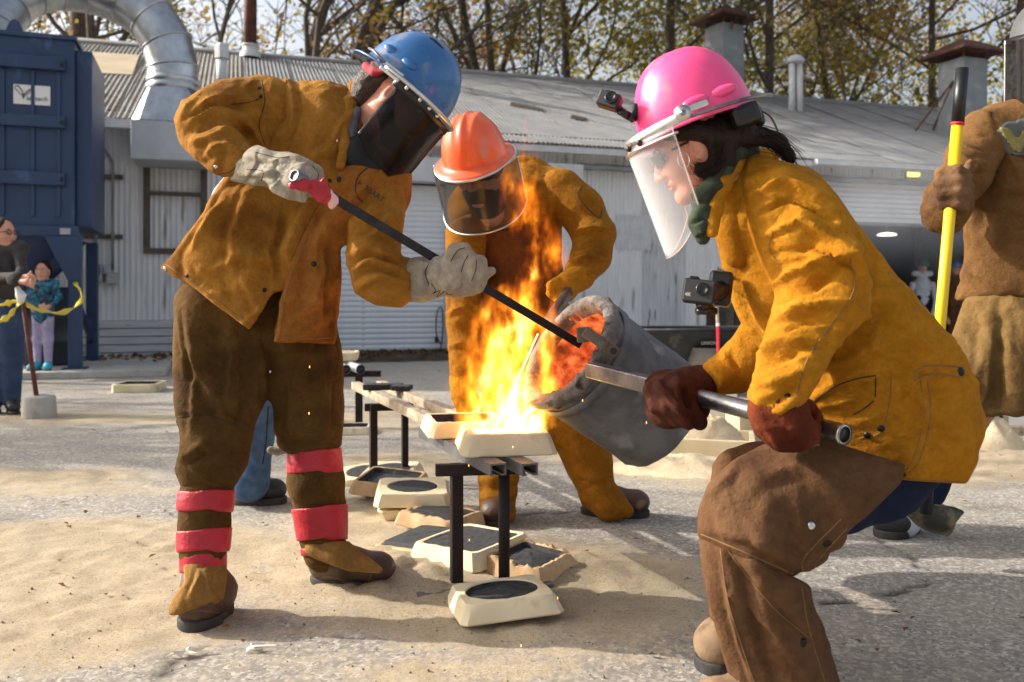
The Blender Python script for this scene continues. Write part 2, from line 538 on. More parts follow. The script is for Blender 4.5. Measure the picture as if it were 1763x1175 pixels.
def suede(name, c1, c2, c3, s3=3.2, t3=0.56, sheen=0.25):
    m = mat(name, c1, c2, scale=11, rough=0.94, spec=0.12, bump=0.8, bscale=150, bdist=0.0035, sheen=sheen, sheen_c=c2, c3=c3, s3=s3, t3=t3-0.01,
               lo=0.34, hi=0.66, bump2=(0.6, 24, 0.014), detail=9)
    # worn, smudged and rubbed places on the nap
    nt = m.node_tree; n = nt.nodes; L = nt.links; b = n['Principled BSDF']
    src = b.inputs['Base Color'].links[0].from_socket
    tc = n.new('ShaderNodeTexCoord')
    t = n.new('ShaderNodeTexNoise'); t.inputs['Scale'].default_value = 70; t.inputs['Detail'].default_value = 6; t.inputs['Roughness'].default_value = 0.75
    L.new(tc.outputs['Object'], t.inputs['Vector'])
    r = n.new('ShaderNodeMapRange'); r.inputs[1].default_value = 0.3; r.inputs[2].default_value = 0.7; r.inputs[3].default_value = 0.78; r.inputs[4].default_value = 1.18
    L.new(t.outputs['Fac'], r.inputs[0])
    t2 = n.new('ShaderNodeTexNoise'); t2.inputs['Scale'].default_value = 2.3; t2.inputs['Detail'].default_value = 8; t2.inputs['Roughness'].default_value = 0.6; t2.inputs['Distortion'].default_value = 0.6
    L.new(tc.outputs['Object'], t2.inputs['Vector'])
    r2 = n.new('ShaderNodeMapRange'); r2.inputs[1].default_value = 0.35; r2.inputs[2].default_value = 0.65; r2.inputs[3].default_value = 0.86; r2.inputs[4].default_value = 1.1
    L.new(t2.outputs['Fac'], r2.inputs[0])
    mu = n.new('ShaderNodeMath'); mu.operation = 'MULTIPLY'; L.new(r.outputs[0], mu.inputs[0]); L.new(r2.outputs[0], mu.inputs[1])
    mx = n.new('ShaderNodeVectorMath'); mx.operation = 'SCALE'; L.new(src, mx.inputs[0]); L.new(mu.outputs[0], mx.inputs['Scale'])
    L.new(mx.outputs[0], b.inputs['Base Color'])
    return m
# leathers
suede_amber = suede('suede amber brown', S(136, 90, 30), S(156, 108, 44), S(108, 68, 24))
suede_rust = suede('suede rust brown', S(132, 82, 32), S(150, 96, 42), S(106, 62, 26))
suede_gold = suede('suede golden', S(158, 102, 18), S(174, 118, 30), S(132, 82, 16), t3=0.6)
suede_orange = suede('suede amber orange', S(132, 84, 18), S(150, 100, 28), S(104, 62, 18), t3=0.6)
suede_tan = suede('suede tan', S(102, 72, 40), S(118, 86, 52), S(82, 56, 32), t3=0.6)
suede_olive = suede('suede dark olive brown', S(74, 52, 24), S(92, 68, 34), S(56, 38, 18))
suede_brown = suede('suede brown', S(90, 62, 41), S(106, 77, 53), S(72, 48, 33))
suede_dark = suede('suede dark apron', S(92, 52, 26), S(112, 68, 34), S(66, 38, 22))
suede_spat = suede('suede boot cover', S(126, 92, 46), S(150, 112, 62), S(104, 72, 36))
glove_grey = suede('glove grey leather', S(142, 132, 116), S(160, 150, 134), S(112, 96, 78), s3=5, t3=0.6, sheen=0.1)
glove_brown = suede('glove dark brown', S(58, 32, 24), S(76, 42, 30), S(46, 26, 20), sheen=0.15)
glove_red = suede('glove rust red', S(96, 42, 24), S(114, 54, 30), S(74, 32, 20), sheen=0.15)
glove_umber = suede('glove umber', S(104, 78, 54), S(124, 94, 68), S(84, 60, 42))
stitch_m = mat('stitching pale thread', S(112, 82, 44), S(132, 100, 56), 40)
seam_dark = mat('seam dark thread', S(40, 30, 22))
snap_dark = mat('snap dark metal', S(34, 30, 28), S(52, 46, 42), 200, rough=0.4, metal=0.7)
snap_bright = mat('snap bright metal', S(205, 205, 205), rough=0.25, metal=1.0)
denim = mat('denim blue', S(52, 74, 104), S(84, 110, 142), 9, rough=0.9, spec=0.2, bump=0.4, bscale=420, bdist=0.002, c3=S(110, 138, 168), s3=4, t3=0.62)
denim_dark = mat('denim navy', S(22, 30, 52), S(32, 42, 68), 9, rough=0.9, spec=0.2, bump=0.4, bscale=420, bdist=0.002)
tape_red = mat('red tape', S(164, 20, 40), S(186, 32, 54), 9, rough=0.42, bump=0.7, bscale=26, bdist=0.008, spec=0.5)
boot_brown = mat('boot brown leather', S(62, 42, 32), S(88, 62, 48), 14, rough=0.55, bump=0.4, bscale=120, bdist=0.003, c3=S(128, 104, 82), s3=9, t3=0.62)
boot_black = mat('boot black leather', S(28, 28, 30), S(44, 43, 44), 14, rough=0.5, bump=0.4, bscale=120, bdist=0.003, c3=S(84, 78, 70), s3=9, t3=0.64)
boot_tan = mat('boot tan leather', S(116, 92, 68), S(140, 114, 86), 14, rough=0.8, bump=0.7, bscale=90, bdist=0.004, c3=S(90, 68, 50), s3=10, t3=0.55)
sole_m = mat('rubber sole', S(44, 42, 42), S(66, 62, 60), 20, rough=0.8, bump=0.5, bscale=60, bdist=0.004)
skin = mat('skin', S(198, 142, 116), S(212, 156, 130), 14, rough=0.5, spec=0.4, bump=0.15, bscale=300, bdist=0.001, sss=0.12)
skin_warm = mat('skin warm', S(206, 136, 108), S(216, 150, 124), 14, rough=0.5, spec=0.4, bump=0.15, bscale=300, bdist=0.001, sss=0.12)
lip_m = mat('lips', S(176, 92, 82), rough=0.4)
hair_dark = mat('hair dark brown', S(24, 14, 10), S(50, 30, 20), 60, rough=0.5, spec=0.25, stretch=(1, 1, 5), bump=0.9, bscale=160, bdist=0.005)
hair_brown = mat('hair brown', S(48, 32, 22), S(78, 54, 36), 60, rough=0.5, bump=0.9, bscale=140, bdist=0.006)
cloth_black = mat('cloth black', S(26, 26, 28), S(40, 40, 44), 12, rough=0.85, bump=0.4, bscale=300, bdist=0.002)
cloth_charcoal = mat('cloth charcoal fleece', S(52, 48, 48), S(70, 66, 64), 12, rough=0.95, bump=0.6, bscale=120, bdist=0.004)
cloth_white = mat('cloth pale grey silver', S(176, 180, 188), S(206, 210, 216), 8, rough=0.8, bump=0.5, bscale=30, bdist=0.01)
cloth_ltblue = mat('cloth light blue', S(150, 178, 196), S(170, 196, 210), 8, rough=0.9, bump=0.4, bscale=40, bdist=0.008)
cloth_teal = mat('jacket teal floral', S(20, 46, 66), S(48, 128, 148), 22, rough=0.8, c3=S(110, 70, 120), s3=14, t3=0.58, lo=0.42, hi=0.62)
cloth_lav = mat('leggings lavender', S(176, 166, 190), S(150, 138, 172), 12, rough=0.9, c3=S(120, 118, 150), s3=18, t3=0.6)
cloth_green = mat('scarf green', S(30, 38, 24), S(56, 66, 42), 14, rough=0.85, bump=0.4, bscale=160, bdist=0.003)
shoe_teal = mat('shoe teal', S(40, 150, 176), S(70, 180, 200), 20, rough=0.6)
band_red = mat('bandana red', S(150, 38, 50), S(180, 70, 80), 16, rough=0.85)
white_plain = mat('white plain', S(226, 226, 222), rough=0.6)
# helmets
def paint(name, c, c2, rough=0.28, bump=0.05):
    d = tuple(a*.62+.38*b for a, b in zip(c, (.36, .32, .27, 1)))
    return mat(name, c, c2, scale=5, rough=rough, spec=0.5, coat=0.3, bump=bump, bscale=30, bdist=0.003, rvar=0.12, c3=d, s3=14, t3=0.57)
helm_blue = paint('helmet blue', S(34, 92, 148), S(44, 106, 162))
helm_orange = paint('helmet orange', S(232, 88, 36), S(238, 100, 48), 0.34)
helm_pink = paint('helmet pink', S(232, 66, 126), S(238, 78, 136), 0.3)
helm_green = paint('helmet green', S(20, 70, 56), S(30, 88, 70), 0.4)
scuff_m = mat('scuffed black', S(20, 20, 22), rough=0.7)
plastic_black = mat('black plastic', S(18, 18, 20), S(28, 28, 30), 30, rough=0.38, spec=0.5)
plastic_gloss = mat('black glossy plastic', S(12, 12, 14), rough=0.12, spec=0.6)
alu = mat('aluminium', S(196, 194, 188), S(222, 220, 214), 24, rough=0.32, metal=1.0, bump=0.1, bscale=80, bdist=0.002)
steel = mat('steel pipe worn', S(92, 92, 96), S(150, 148, 148), 16, rough=0.34, metal=0.9, bump=0.25, bscale=60, bdist=0.003, c3=S(110, 72, 52), s3=10, t3=0.62)
steel_dark = mat('dark steel', S(38, 38, 42), S(56, 56, 60), 20, rough=0.5, metal=0.6, bump=0.2, bscale=80, bdist=0.003)
steel_rust = mat('rusted dark steel', S(32, 24, 23), S(52, 36, 31), 12, rough=0.75, metal=0.25, bump=0.4, bscale=90, bdist=0.003, c3=S(84, 52, 40), s3=8, t3=0.64)
chan_grey = mat('channel grey steel', S(98, 98, 100), S(128, 128, 128), 14, rough=0.5, metal=0.6, bump=0.3, bscale=80, bdist=0.003)
galv = mat('galvanised sheet', S(160, 164, 168), S(196, 198, 200), 5, rough=0.34, metal=0.9, bump=0.15, bscale=8, bdist=0.02, rvar=0.08)
galv_box = mat('grey painted sheet', S(176, 180, 186), S(192, 196, 200), 3, rough=0.55, bump=0.1, bscale=10, bdist=0.01)
def visor_mat(name, tint, op, rough=0.04):
    m = bpy.data.materials.new(name); m.use_nodes = True; nt = m.node_tree; n = nt.nodes; L = nt.links
    out = n['Material Output']; b = n['Principled BSDF']
    b.inputs['Base Color'].default_value = tint; b.inputs['Roughness'].default_value = rough; b.inputs['Specular IOR Level'].default_value = 0.5 if op < .3 else 0.22
    tr = n.new('ShaderNodeBsdfTransparent'); tr.inputs[0].default_value = (1, 1, 1, 1)
    mx = n.new('ShaderNodeMixShader')
    lw = n.new('ShaderNodeLayerWeight'); lw.inputs[0].default_value = 0.25
    ad = n.new('ShaderNodeMath'); ad.operation = 'MULTIPLY_ADD'; ad.inputs[1].default_value = 0.55*(1-op); ad.inputs[2].default_value = op; ad.use_clamp = True
    L.new(lw.outputs['Facing'], ad.inputs[0]); L.new(ad.outputs[0], mx.inputs[0]); L.new(tr.outputs[0], mx.inputs[1]); L.new(b.outputs[0], mx.inputs[2])
    L.new(mx.outputs[0], out.inputs[0]); return m
visor_clear = visor_mat('clear face shield', (0.9, 0.9, 0.92, 1), 0.07)
visor_dark = visor_mat('dark face shield', (0.014, 0.011, 0.010, 1), 0.66, 0.12)
visor_mid = visor_mat('smoked face shield', (0.04, 0.038, 0.036, 1), 0.34, 0.12)
glass_lens = visor_mat('spectacle lens', (0.1, 0.1, 0.12, 1), 0.35)
# surroundings
wall_metal = mat('corrugated wall white paint', S(208, 209, 210), S(224, 225, 226), 2.2, rough=0.65, spec=0.3, stretch=(3, 3, 0.4), c3=S(160, 155, 148), s3=2.2, t3=0.6, bump=0.15, bscale=18, bdist=0.01)
wall_metal2 = mat('corrugated wall grey stained', S(182, 184, 186), S(204, 206, 208), 2.2, rough=0.65, spec=0.3, stretch=(5, 5, 0.7), c3=S(92, 92, 92), s3=2.6, t3=0.6, bump=0.15, bscale=18, bdist=0.01)
roof_metal = mat('roof sheet weathered', S(126, 120, 111), S(154, 150, 143), 1.6, rough=0.62, metal=0.0, spec=0.35, c3=S(122, 104, 86), s3=2.2, t3=0.54, bump=0.2, bscale=14, bdist=0.01)
roof_grey = mat('roof sheet grey', S(116, 116, 117), S(142, 143, 143), 1.8, rough=0.55, spec=0.4, c3=S(126, 120, 112), s3=1.9, t3=0.56, bump=0.2, bscale=14, bdist=0.01)
roof_tan = mat('roof sheet tan patch', S(186, 166, 134), S(204, 186, 154), 2, rough=0.7)
plank_m = mat('plank grey white paint', S(178, 180, 182), S(202, 204, 206), 3, rough=0.75, stretch=(0.6, 0.6, 5), c3=S(120, 118, 112), s3=5, t3=0.64, bump=0.3, bscale=40, bdist=0.006)
door_white = mat('roll door white', S(212, 214, 218), S(226, 228, 230), 3, rough=0.45, spec=0.4, c3=S(168, 168, 168), s3=3, t3=0.68)
trim_white = mat('trim pale grey', S(186, 188, 190), S(206, 208, 210), 6, rough=0.6, bump=0.2, bscale=30, bdist=0.005)
frame_dark = mat('weathered dark frame', S(74, 66, 58), S(104, 94, 82), 10, rough=0.8, bump=0.4, bscale=60, bdist=0.004)
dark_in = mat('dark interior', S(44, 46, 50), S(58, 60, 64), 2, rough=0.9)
chim_grey = mat('chimney grey sheet', S(112, 118, 122), S(134, 140, 144), 3, rough=0.6, c3=S(152, 150, 144), s3=3, t3=0.6)
rust_m = mat('rusty sheet', S(58, 38, 32), S(104, 62, 44), 6, rough=0.75, metal=0.2, bump=0.3, bscale=40, bdist=0.004, c3=S(140, 116, 98), s3=4, t3=0.64)
blue_paint = mat('blue painted steel', S(32, 54, 88), S(42, 66, 102), 2.0, rough=0.42, spec=0.5, c3=S(68, 92, 132), s3=2.4, t3=0.62, bump=0.15, bscale=10, bdist=0.008, stretch=(1.5, 1.5, 0.6))
blue_dark = mat('blue painted steel dull', S(26, 42, 76), S(34, 52, 90), 2.0, rough=0.5)
concrete = mat('concrete', S(166, 162, 152), S(190, 186, 176), 7, rough=0.9, bump=0.5, bscale=60, bdist=0.006, c3=S(128, 122, 112), s3=5, t3=0.62)
conduit_m = mat('conduit grey', S(116, 116, 114), S(140, 140, 138), 8, rough=0.5, metal=0.5)
box_grey = mat('electric box grey', S(150, 152, 154), S(170, 172, 174), 6, rough=0.5)
barrel_black = mat('barrel black', S(30, 32, 36), S(46, 48, 52), 6, rough=0.5, bump=0.2, bscale=20, bdist=0.01)
barrel_grey = mat('barrel grey', S(104, 98, 90), S(126, 120, 110), 6, rough=0.6, c3=S(96, 84, 72), s3=4, t3=0.6)
tray_black = mat('barrow tray black', S(32, 32, 34), S(50, 50, 50), 6, rough=0.6, c3=S(96, 90, 82), s3=5, t3=0.6)
tape_yellow = mat('yellow caution tape', S(232, 204, 40), S(244, 220, 80), 12, rough=0.4, c3=S(60, 56, 30), s3=22, t3=0.66)
yellow_handle = mat('yellow fibreglass handle', S(232, 188, 14), S(244, 206, 40), 10, rough=0.4, stretch=(8, 8, 0.6), c3=S(180, 130, 20), s3=14, t3=0.66)
wood_m = mat('weathered wood', S(150, 132, 110), S(190, 174, 150), 8, rough=0.85, stretch=(5, 1, 5), bump=0.4, bscale=60, bdist=0.004, c3=S(84, 72, 60), s3=5, t3=0.62)
mould_m = mat('bonded sand mould', S(212, 196, 158), S(226, 212, 180), 5, rough=0.85, spec=0.25, bump=0.3, bscale=200, bdist=0.002, c3=S(174, 148, 108), s3=6, t3=0.63)
mould_burnt = mat('scorched sand mould', S(172, 138, 100), S(210, 180, 138), 9, rough=0.9, bump=0.4, bscale=200, bdist=0.002, c3=S(92, 68, 52), s3=7, t3=0.62)
char_m = mat('charred casting', S(34, 35, 37), S(62, 63, 66), 40, rough=0.85, bump=0.9, bscale=120, bdist=0.006, c3=S(104, 104, 106), s3=30, t3=0.66)
ladle_m = mat('ladle crusted steel', S(72, 74, 78), S(122, 124, 128), 6, rough=0.72, metal=0.1, bump=0.5, bscale=70, bdist=0.004, c3=S(142, 142, 142), s3=9, t3=0.6, bump2=(0.3, 18, 0.01))
slag_m = mat('slag crust', S(84, 80, 77), S(144, 138, 132), 16, rough=0.9, bump=0.9, bscale=90, bdist=0.01, c3=S(48, 40, 36), s3=14, t3=0.55)
bark_m = mat('bark', S(64, 56, 50), S(98, 88, 78), 5, rough=0.95, stretch=(4, 4, 1), bump=0.8, bscale=20, bdist=0.03)
soil_m = mat('soil litter', S(56, 46, 38), S(84, 70, 56), 8, rough=0.95, bump=0.9, bscale=30, bdist=0.03)
bracket_m = mat('bracket grey iron', S(92, 82, 72), S(122, 110, 98), 12, rough=0.55, metal=0.5, bump=0.3, bscale=60, bdist=0.003)
ink_dark = mat('dark ink', S(44, 38, 34), rough=0.8)
ink_white = mat('pale lettering', S(206, 204, 198), rough=0.7)
tag_red = mat('stake red', S(206, 34, 50), rough=0.6)
paper_white = mat('pale dry leaf', S(214, 206, 186), S(232, 226, 210), 30, rough=0.8)
def emis(name, c, s):
    m = bpy.data.materials.new(name); m.use_nodes = True; n = m.node_tree.nodes; L = m.node_tree.links
    e = n.new('ShaderNodeEmission'); e.inputs[0].default_value = c; e.inputs[1].default_value = s
    L.new(e.outputs[0], n['Material Output'].inputs[0]); return m
lamp_glow = emis('lamp glow', (1.0, 0.95, 0.8, 1), 1.6)
lamp_yellow = emis('lamp glow yellow', (0.9, 0.85, 0.25, 1), 0.7)
def leaf_mat(name, cols):
    m = bpy.data.materials.new(name); m.use_nodes = True; n = m.node_tree.nodes; L = m.node_tree.links
    b = n['Principled BSDF']; b.inputs['Roughness'].default_value = 0.75; b.inputs['Specular IOR Level'].default_value = 0.2
    g = n.new('ShaderNodeNewGeometry'); r = n.new('ShaderNodeValToRGB'); L.new(g.outputs['Random Per Island'], r.inputs[0])
    e = r.color_ramp.elements
    while len(e) < len(cols): e.new(0.5)
    for i, c in enumerate(cols): e[i].position = i/(len(cols)-1); e[i].color = c
    L.new(r.outputs[0], b.inputs['Base Color'])
    t = n.new('ShaderNodeBsdfTranslucent'); L.new(r.outputs[0], t.inputs[0])
    mx = n.new('ShaderNodeMixShader'); mx.inputs[0].default_value = 0.45
    L.new(b.outputs[0], mx.inputs[1]); L.new(t.outputs[0], mx.inputs[2]); L.new(mx.outputs[0], n['Material Output'].inputs[0])
    return m
leaf_olive = leaf_mat('leaves olive', [S(104, 106, 44), S(146, 138, 58), S(128, 116, 52), S(168, 148, 70)])
leaf_brown = leaf_mat('leaves brown', [S(110, 90, 48), S(156, 122, 64), S(136, 112, 64), S(180, 148, 94)])
leaf_orange = leaf_mat('leaves orange tan', [S(150, 110, 64), S(184, 140, 90), S(170, 128, 72), S(204, 168, 120)])
leaf_litter = leaf_mat('leaves fallen', [S(74, 54, 38), S(112, 82, 54), S(146, 110, 72), S(88, 66, 44)])
# ground: asphalt with drifts of sand (vertex layer 'sand')
ground_m = bpy.data.materials.new('asphalt and sand'); ground_m.use_nodes = True
_n = ground_m.node_tree.nodes; _L = ground_m.node_tree.links; _b = _n['Principled BSDF']
_tc = _n.new('ShaderNodeTexCoord')
def _noise(sc, det=5, ro=0.6):
    t = _n.new('ShaderNodeTexNoise'); t.inputs['Scale'].default_value = sc; t.inputs['Detail'].default_value = det; t.inputs['Roughness'].default_value = ro
    _L.new(_tc.outputs['Object'], t.inputs['Vector']); return t.outputs['Fac']
def _ramp(src, stops):
    r = _n.new('ShaderNodeValToRGB'); e = r.color_ramp.elements
    while len(e) < len(stops): e.new(0.5)
    for i, (p, c) in enumerate(stops): e[i].position = p; e[i].color = c
    _L.new(src, r.inputs[0]); return r.outputs[0]
def _mixc(f, a, b):
    m = _n.new('ShaderNodeMix'); m.data_type = 'RGBA'; _L.new(f, m.inputs[0]); _L.new(a, m.inputs[6])
    if isinstance(b, tuple): m.inputs[7].default_value = b
    else: _L.new(b, m.inputs[7])
    return m.outputs[2]
_vor = _n.new('ShaderNodeTexVoronoi'); _vor.inputs['Scale'].default_value = 100; _L.new(_tc.outputs['Object'], _vor.inputs['Vector'])
_agg = _ramp(_vor.outputs['Color'], [(0.0, S(108, 104, 98)), (0.5, S(172, 165, 155)), (1.0, S(226, 219, 207))])
_asp = _mixc(_ramp(_noise(34, 6, 0.75), [(0.42, (0, 0, 0, 1)), (0.62, (1, 1, 1, 1))]), _agg, S(144, 138, 130))
_pw = _n.new('ShaderNodeMath'); _pw.operation = 'MULTIPLY'
_pit = _n.new('ShaderNodeTexVoronoi'); _pit.inputs['Scale'].default_value = 60; _L.new(_tc.outputs['Object'], _pit.inputs['Vector'])
_pitm = _ramp(_pit.outputs['Distance'], [(0.0, (1, 1, 1, 1)), (0.22, (0, 0, 0, 1))])
_L.new(_pitm, _pw.inputs[0]); _L.new(_ramp(_noise(7, 4, .7), [(0.46, (0, 0, 0, 1)), (0.6, (1, 1, 1, 1))]), _pw.inputs[1])
_asp = _mixc(_pw.outputs[0], _asp, S(56, 52, 50))
_asp = _mixc(_ramp(_noise(3.0, 4), [(0.45, (0, 0, 0, 1)), (0.7, (0.4, 0.4, 0.4, 1))]), _asp, S(190, 178, 158))
_sandc = _ramp(_noise(9, 6, 0.7), [(0.3, S(174, 156, 128)), (0.7, S(204, 187, 158))])
_sandc = _mixc(_ramp(_noise(110, 4, 0.8), [(0.5, (0, 0, 0, 1)), (0.68, (0.75, 0.75, 0.75, 1))]), _sandc, S(132, 112, 86))
_sandc = _mixc(_ramp(_noise(240, 2, 0.8), [(0.56, (0, 0, 0, 1)), (0.7, (0.6, 0.6, 0.6, 1))]), _sandc, S(226, 212, 186))
_at = _n.new('ShaderNodeAttribute'); _at.attribute_name = 'sand'
_ad = _n.new('ShaderNodeMath'); _ad.operation = 'MULTIPLY_ADD'; _ad.inputs[1].default_value = 0.7; _L.new(_noise(22, 6, 0.7), _ad.inputs[0]); _L.new(_at.outputs['Fac'], _ad.inputs[2])
_sm = _ramp(_ad.outputs[0], [(0.62, (0, 0, 0, 1)), (0.86, (1, 1, 1, 1))])
_at2 = _n.new('ShaderNodeAttribute'); _at2.attribute_name = 'crack'
_asp = _mixc(_at2.outputs['Fac'], _asp, S(52, 48, 44))
_col = _mixc(_sm, _asp, _sandc)
_L.new(_col, _b.inputs['Base Color']); _b.inputs['Roughness'].default_value = 0.92; _b.inputs['Specular IOR Level'].default_value = 0.25
_bh = _n.new('ShaderNodeMix'); _bh.data_type = 'FLOAT'
_sn = _n.new('ShaderNodeMath'); _sn.operation = 'ADD'; _L.new(_noise(60, 8, 0.85), _sn.inputs[0]); _sn.inputs[1].default_value = 0
_L.new(_sm, _bh.inputs[0]); _L.new(_noise(95, 8, 0.8), _bh.inputs[2]); _L.new(_sn.outputs[0], _bh.inputs[3])
_bp = _n.new('ShaderNodeBump'); _bp.inputs['Strength'].default_value = 0.9; _bp.inputs['Distance'].default_value = 0.012
_L.new(_bh.outputs[0], _bp.inputs['Height']); _L.new(_bp.outputs[0], _b.inputs['Normal'])
# hot iron
hot_m = bpy.data.materials.new('glowing lining'); hot_m.use_nodes = True
_hn = hot_m.node_tree.nodes; _hl = hot_m.node_tree.links
_t = _hn.new('ShaderNodeTexCoord'); _q = _hn.new('ShaderNodeTexNoise'); _q.inputs['Scale'].default_value = 26; _q.inputs['Detail'].default_value = 5
_hl.new(_t.outputs['Object'], _q.inputs['Vector'])
_r = _hn.new('ShaderNodeValToRGB'); _e = _r.color_ramp.elements
_e[0].position = 0.34; _e[0].color = (0.06, 0.006, 0.002, 1); _e[1].position = 0.74; _e[1].color = (0.95, 0.22, 0.06, 1)
_x = _e.new(0.48); _x.color = (0.42, 0.045, 0.010, 1)
_hl.new(_q.outputs['Fac'], _r.inputs[0])
_b2 = _hn['Principled BSDF']; _b2.inputs['Base Color'].default_value = (0.05, 0.03, 0.02, 1); _b2.inputs['Roughness'].default_value = 0.9
_hl.new(_r.outputs[0], _b2.inputs['Emission Color']); _b2.inputs['Emission Strength'].default_value = 0.72
pool_m = emis('molten metal', (1.0, 0.62, 0.16, 1), 3.6)
stream_m = emis('molten stream', (1.0, 0.72, 0.36, 1), 3.0)
# ------------------------------------------------------------------ ground
def grid_axis(dense0, dense1, step, lo, hi, grow=1.22):
    a = list(np.arange(dense0, dense1+1e-6, step)); s = step; x = dense0; left = []
    while x > lo: s *= grow; x -= s; left.append(x)
    s = step; x = a[-1]; right = []
    while x < hi: s *= grow; x += s; right.append(x)
    return np.array(left[::-1]+a+right)
gx = grid_axis(-2.6, 2.8, 0.024, -260, 260); gy = grid_axis(1.45, 5.2, 0.024, -60, 420)
GX, GY = np.meshgrid(gx, gy, indexing='ij')
pts2 = np.stack([GX, GY, np.zeros_like(GX)], -1).reshape(-1, 3)
gpx = pts2[:, 0]/np.maximum(pts2[:, 1], 0.4)*FPX+CX; gpy = HY+CAMH*FPX/np.maximum(pts2[:, 1], 0.4)
sand = np.zeros(len(pts2))
def blob(x, y, rx, ry, a=1.0):
    """a drift of sand: centre on the ground under a photo pixel, radii in metres"""
    c = G(x, y); d = ((pts2[:, 0]-c.x)/rx)**2+((pts2[:, 1]-c.y)/ry)**2
    return a*np.exp(-d)
drifts = [(760, 985, .62, .42, 1.0), (900, 1065, .6, .22, .9), (1050, 1000, .42, .3, .7), (480, 960, .5, .4, .55), (150, 960, 1.1, .55, .85), (60, 830, 1.2, .5, .6),
          (140, 720, 2.2, .5, .65), (640, 900, .5, .5, .75), (690, 800, .5, .6, .6), (1120, 790, .6, .7, .8), (1250, 800, .8, .8, .7), (1720, 790, 1.2, .9, .9), (30, 1080, .6, .35, .8),
          (680, 720, 1.4, 1.0, .5), (1600, 850, .8, .35, .35), (1180, 930, .5, .2, .3), (560, 1130, .35, .12, .3), (1040, 1130, .4, .12, .45), (250, 1100, .4, .14, .5), (800, 1160, .4, .1, .5)]
for q in drifts: sand = np.maximum(sand, blob(*q))+0.12*blob(*q)
n1 = fbm(pts2*np.array([1.5, 2.6, 1])+3.0, 4)
sandv = np.clip(sand*0.75+n1*0.22+0.05*np.exp(-np.maximum(pts2[:, 0]-.4, 0)/1.2), 0, 1)
dense = np.exp(-np.maximum(np.abs(GX.ravel())-3.4, 0)/1.5)*np.exp(-np.maximum(GY.ravel()-5.5, 0)/2)
lump = np.clip(sandv-0.25, 0, 1)
z = lump*(0.012+0.020*np.clip(fbm(pts2*9+1.7, 4), -1, 1)+0.014*np.clip(fbm(pts2*26+9, 3), -1, 1))*dense
for (x, y, r, h) in [(690, 850, .16, .05), (745, 905, .14, .03), (640, 985, .2, .03), (960, 1085, .22, .018), (720, 1010, .2, .03), (890, 965, .2, .02), (1020, 985, .18, .02), (600, 905, .15, .02)]:
    c = G(x, y); d = ((pts2[:, 0]-c.x)**2+(pts2[:, 1]-c.y)**2)/r**2
    z += h*np.exp(-d)*(1+0.5*fbm(pts2*14, 3))
z += 0.003*fbm(pts2*3, 2)*dense
# cracks in the asphalt
crack = np.zeros(len(pts2))
for line in [[(300, 1095), (285, 1125), (300, 1150), (270, 1175)], [(400, 975), (440, 985), (480, 1005)], [(1500, 925), (1560, 955), (1600, 985), (1590, 1010)], [(1410, 1040), (1500, 1030), (1590, 1005)],
             [(900, 885), (1000, 882), (1120, 890)], [(330, 985), (370, 1010), (420, 1020)]]:
    g = [G(x, y) for x, y in line]
    wob = np.stack([perlin(pts2*14), perlin(pts2*14+40)], 1)*0.025
    d = line_d(pts2[:, 0]+wob[:, 0], pts2[:, 1]+wob[:, 1], [(p.x, p.y) for p in g])
    m = np.exp(-(d/0.011)**2)*np.clip(perlin(pts2*6+4)*2+0.75, 0, 1)
    crack = np.maximum(crack, m); z -= 0.008*m
pts2[:, 2] = z
ni, nj = GX.shape
ii, jj = np.meshgrid(np.arange(ni-1), np.arange(nj-1), indexing='ij')
gf = np.stack([ii*nj+jj, (ii+1)*nj+jj, (ii+1)*nj+jj+1, ii*nj+jj+1], -1).reshape(-1, 4)
ground = obj('ground', pts2, gf, ground_m); tag(ground, kind='structure')
at = ground.data.attributes.new('sand', 'FLOAT', 'POINT'); at.data.foreach_set('value', sandv.astype(np.float32))
at = ground.data.attributes.new('crack', 'FLOAT', 'POINT'); at.data.foreach_set('value', crack.astype(np.float32))
ground_bvh = BVHTree.FromPolygons([tuple(p) for p in pts2[:].tolist()], [tuple(f) for f in gf.tolist()])
def gz(x, y):
    h = ground_bvh.ray_cast(Vector((x, y, 2)), Vector((0, 0, -1)))[0]
    return h.z if h else 0.0

# ------------------------------------------------------------------ building
A = Vector((-5.92, 12.3, 0)); U = Vector((13.92, 4.4, 0)).normalized(); NB = Vector((-U.y, U.x, 0))   # NB: into the building
WALL_R = Matrix((U, NB, Vector((0, 0, 1)))).transposed()
def B(u, v, z): return A+U*u+NB*v+Vector((0, 0, z))
def Wpx(x, y, v=0.0):                       # where a photo ray meets the wall plane (pushed back by v): (u, z)
    o = Vector((0, 0, CAMH)); d = P(x, y, 1.0)-o
    t = (A+NB*v-o).dot(NB)/d.dot(NB); p = o+d*t
    return (p-A).dot(U), p.z
def wu(x, v=0.0): return Wpx(x, 400, v)[0]
EAVE, RIDGE, DEPTH = 3.53, 5.96, 5.5
SL = (RIDGE-EAVE)/DEPTH
def Rpx(x, y):                              # where a photo ray meets the front roof slope
    o = Vector((0, 0, CAMH)); d = P(x, y, 1.0)-o
    nrm = Vector((0, 0, 1))-NB*SL
    t = (B(0, 0, EAVE)-o).dot(nrm)/d.dot(nrm); p = o+d*t
    return (p-A).dot(U), (p-A).dot(NB), p.z
bld = empty('workshop_building', A, 'long white corrugated metal workshop with grey sheet roof behind the pour', 'building')
PER = 0.076
_cc = {}
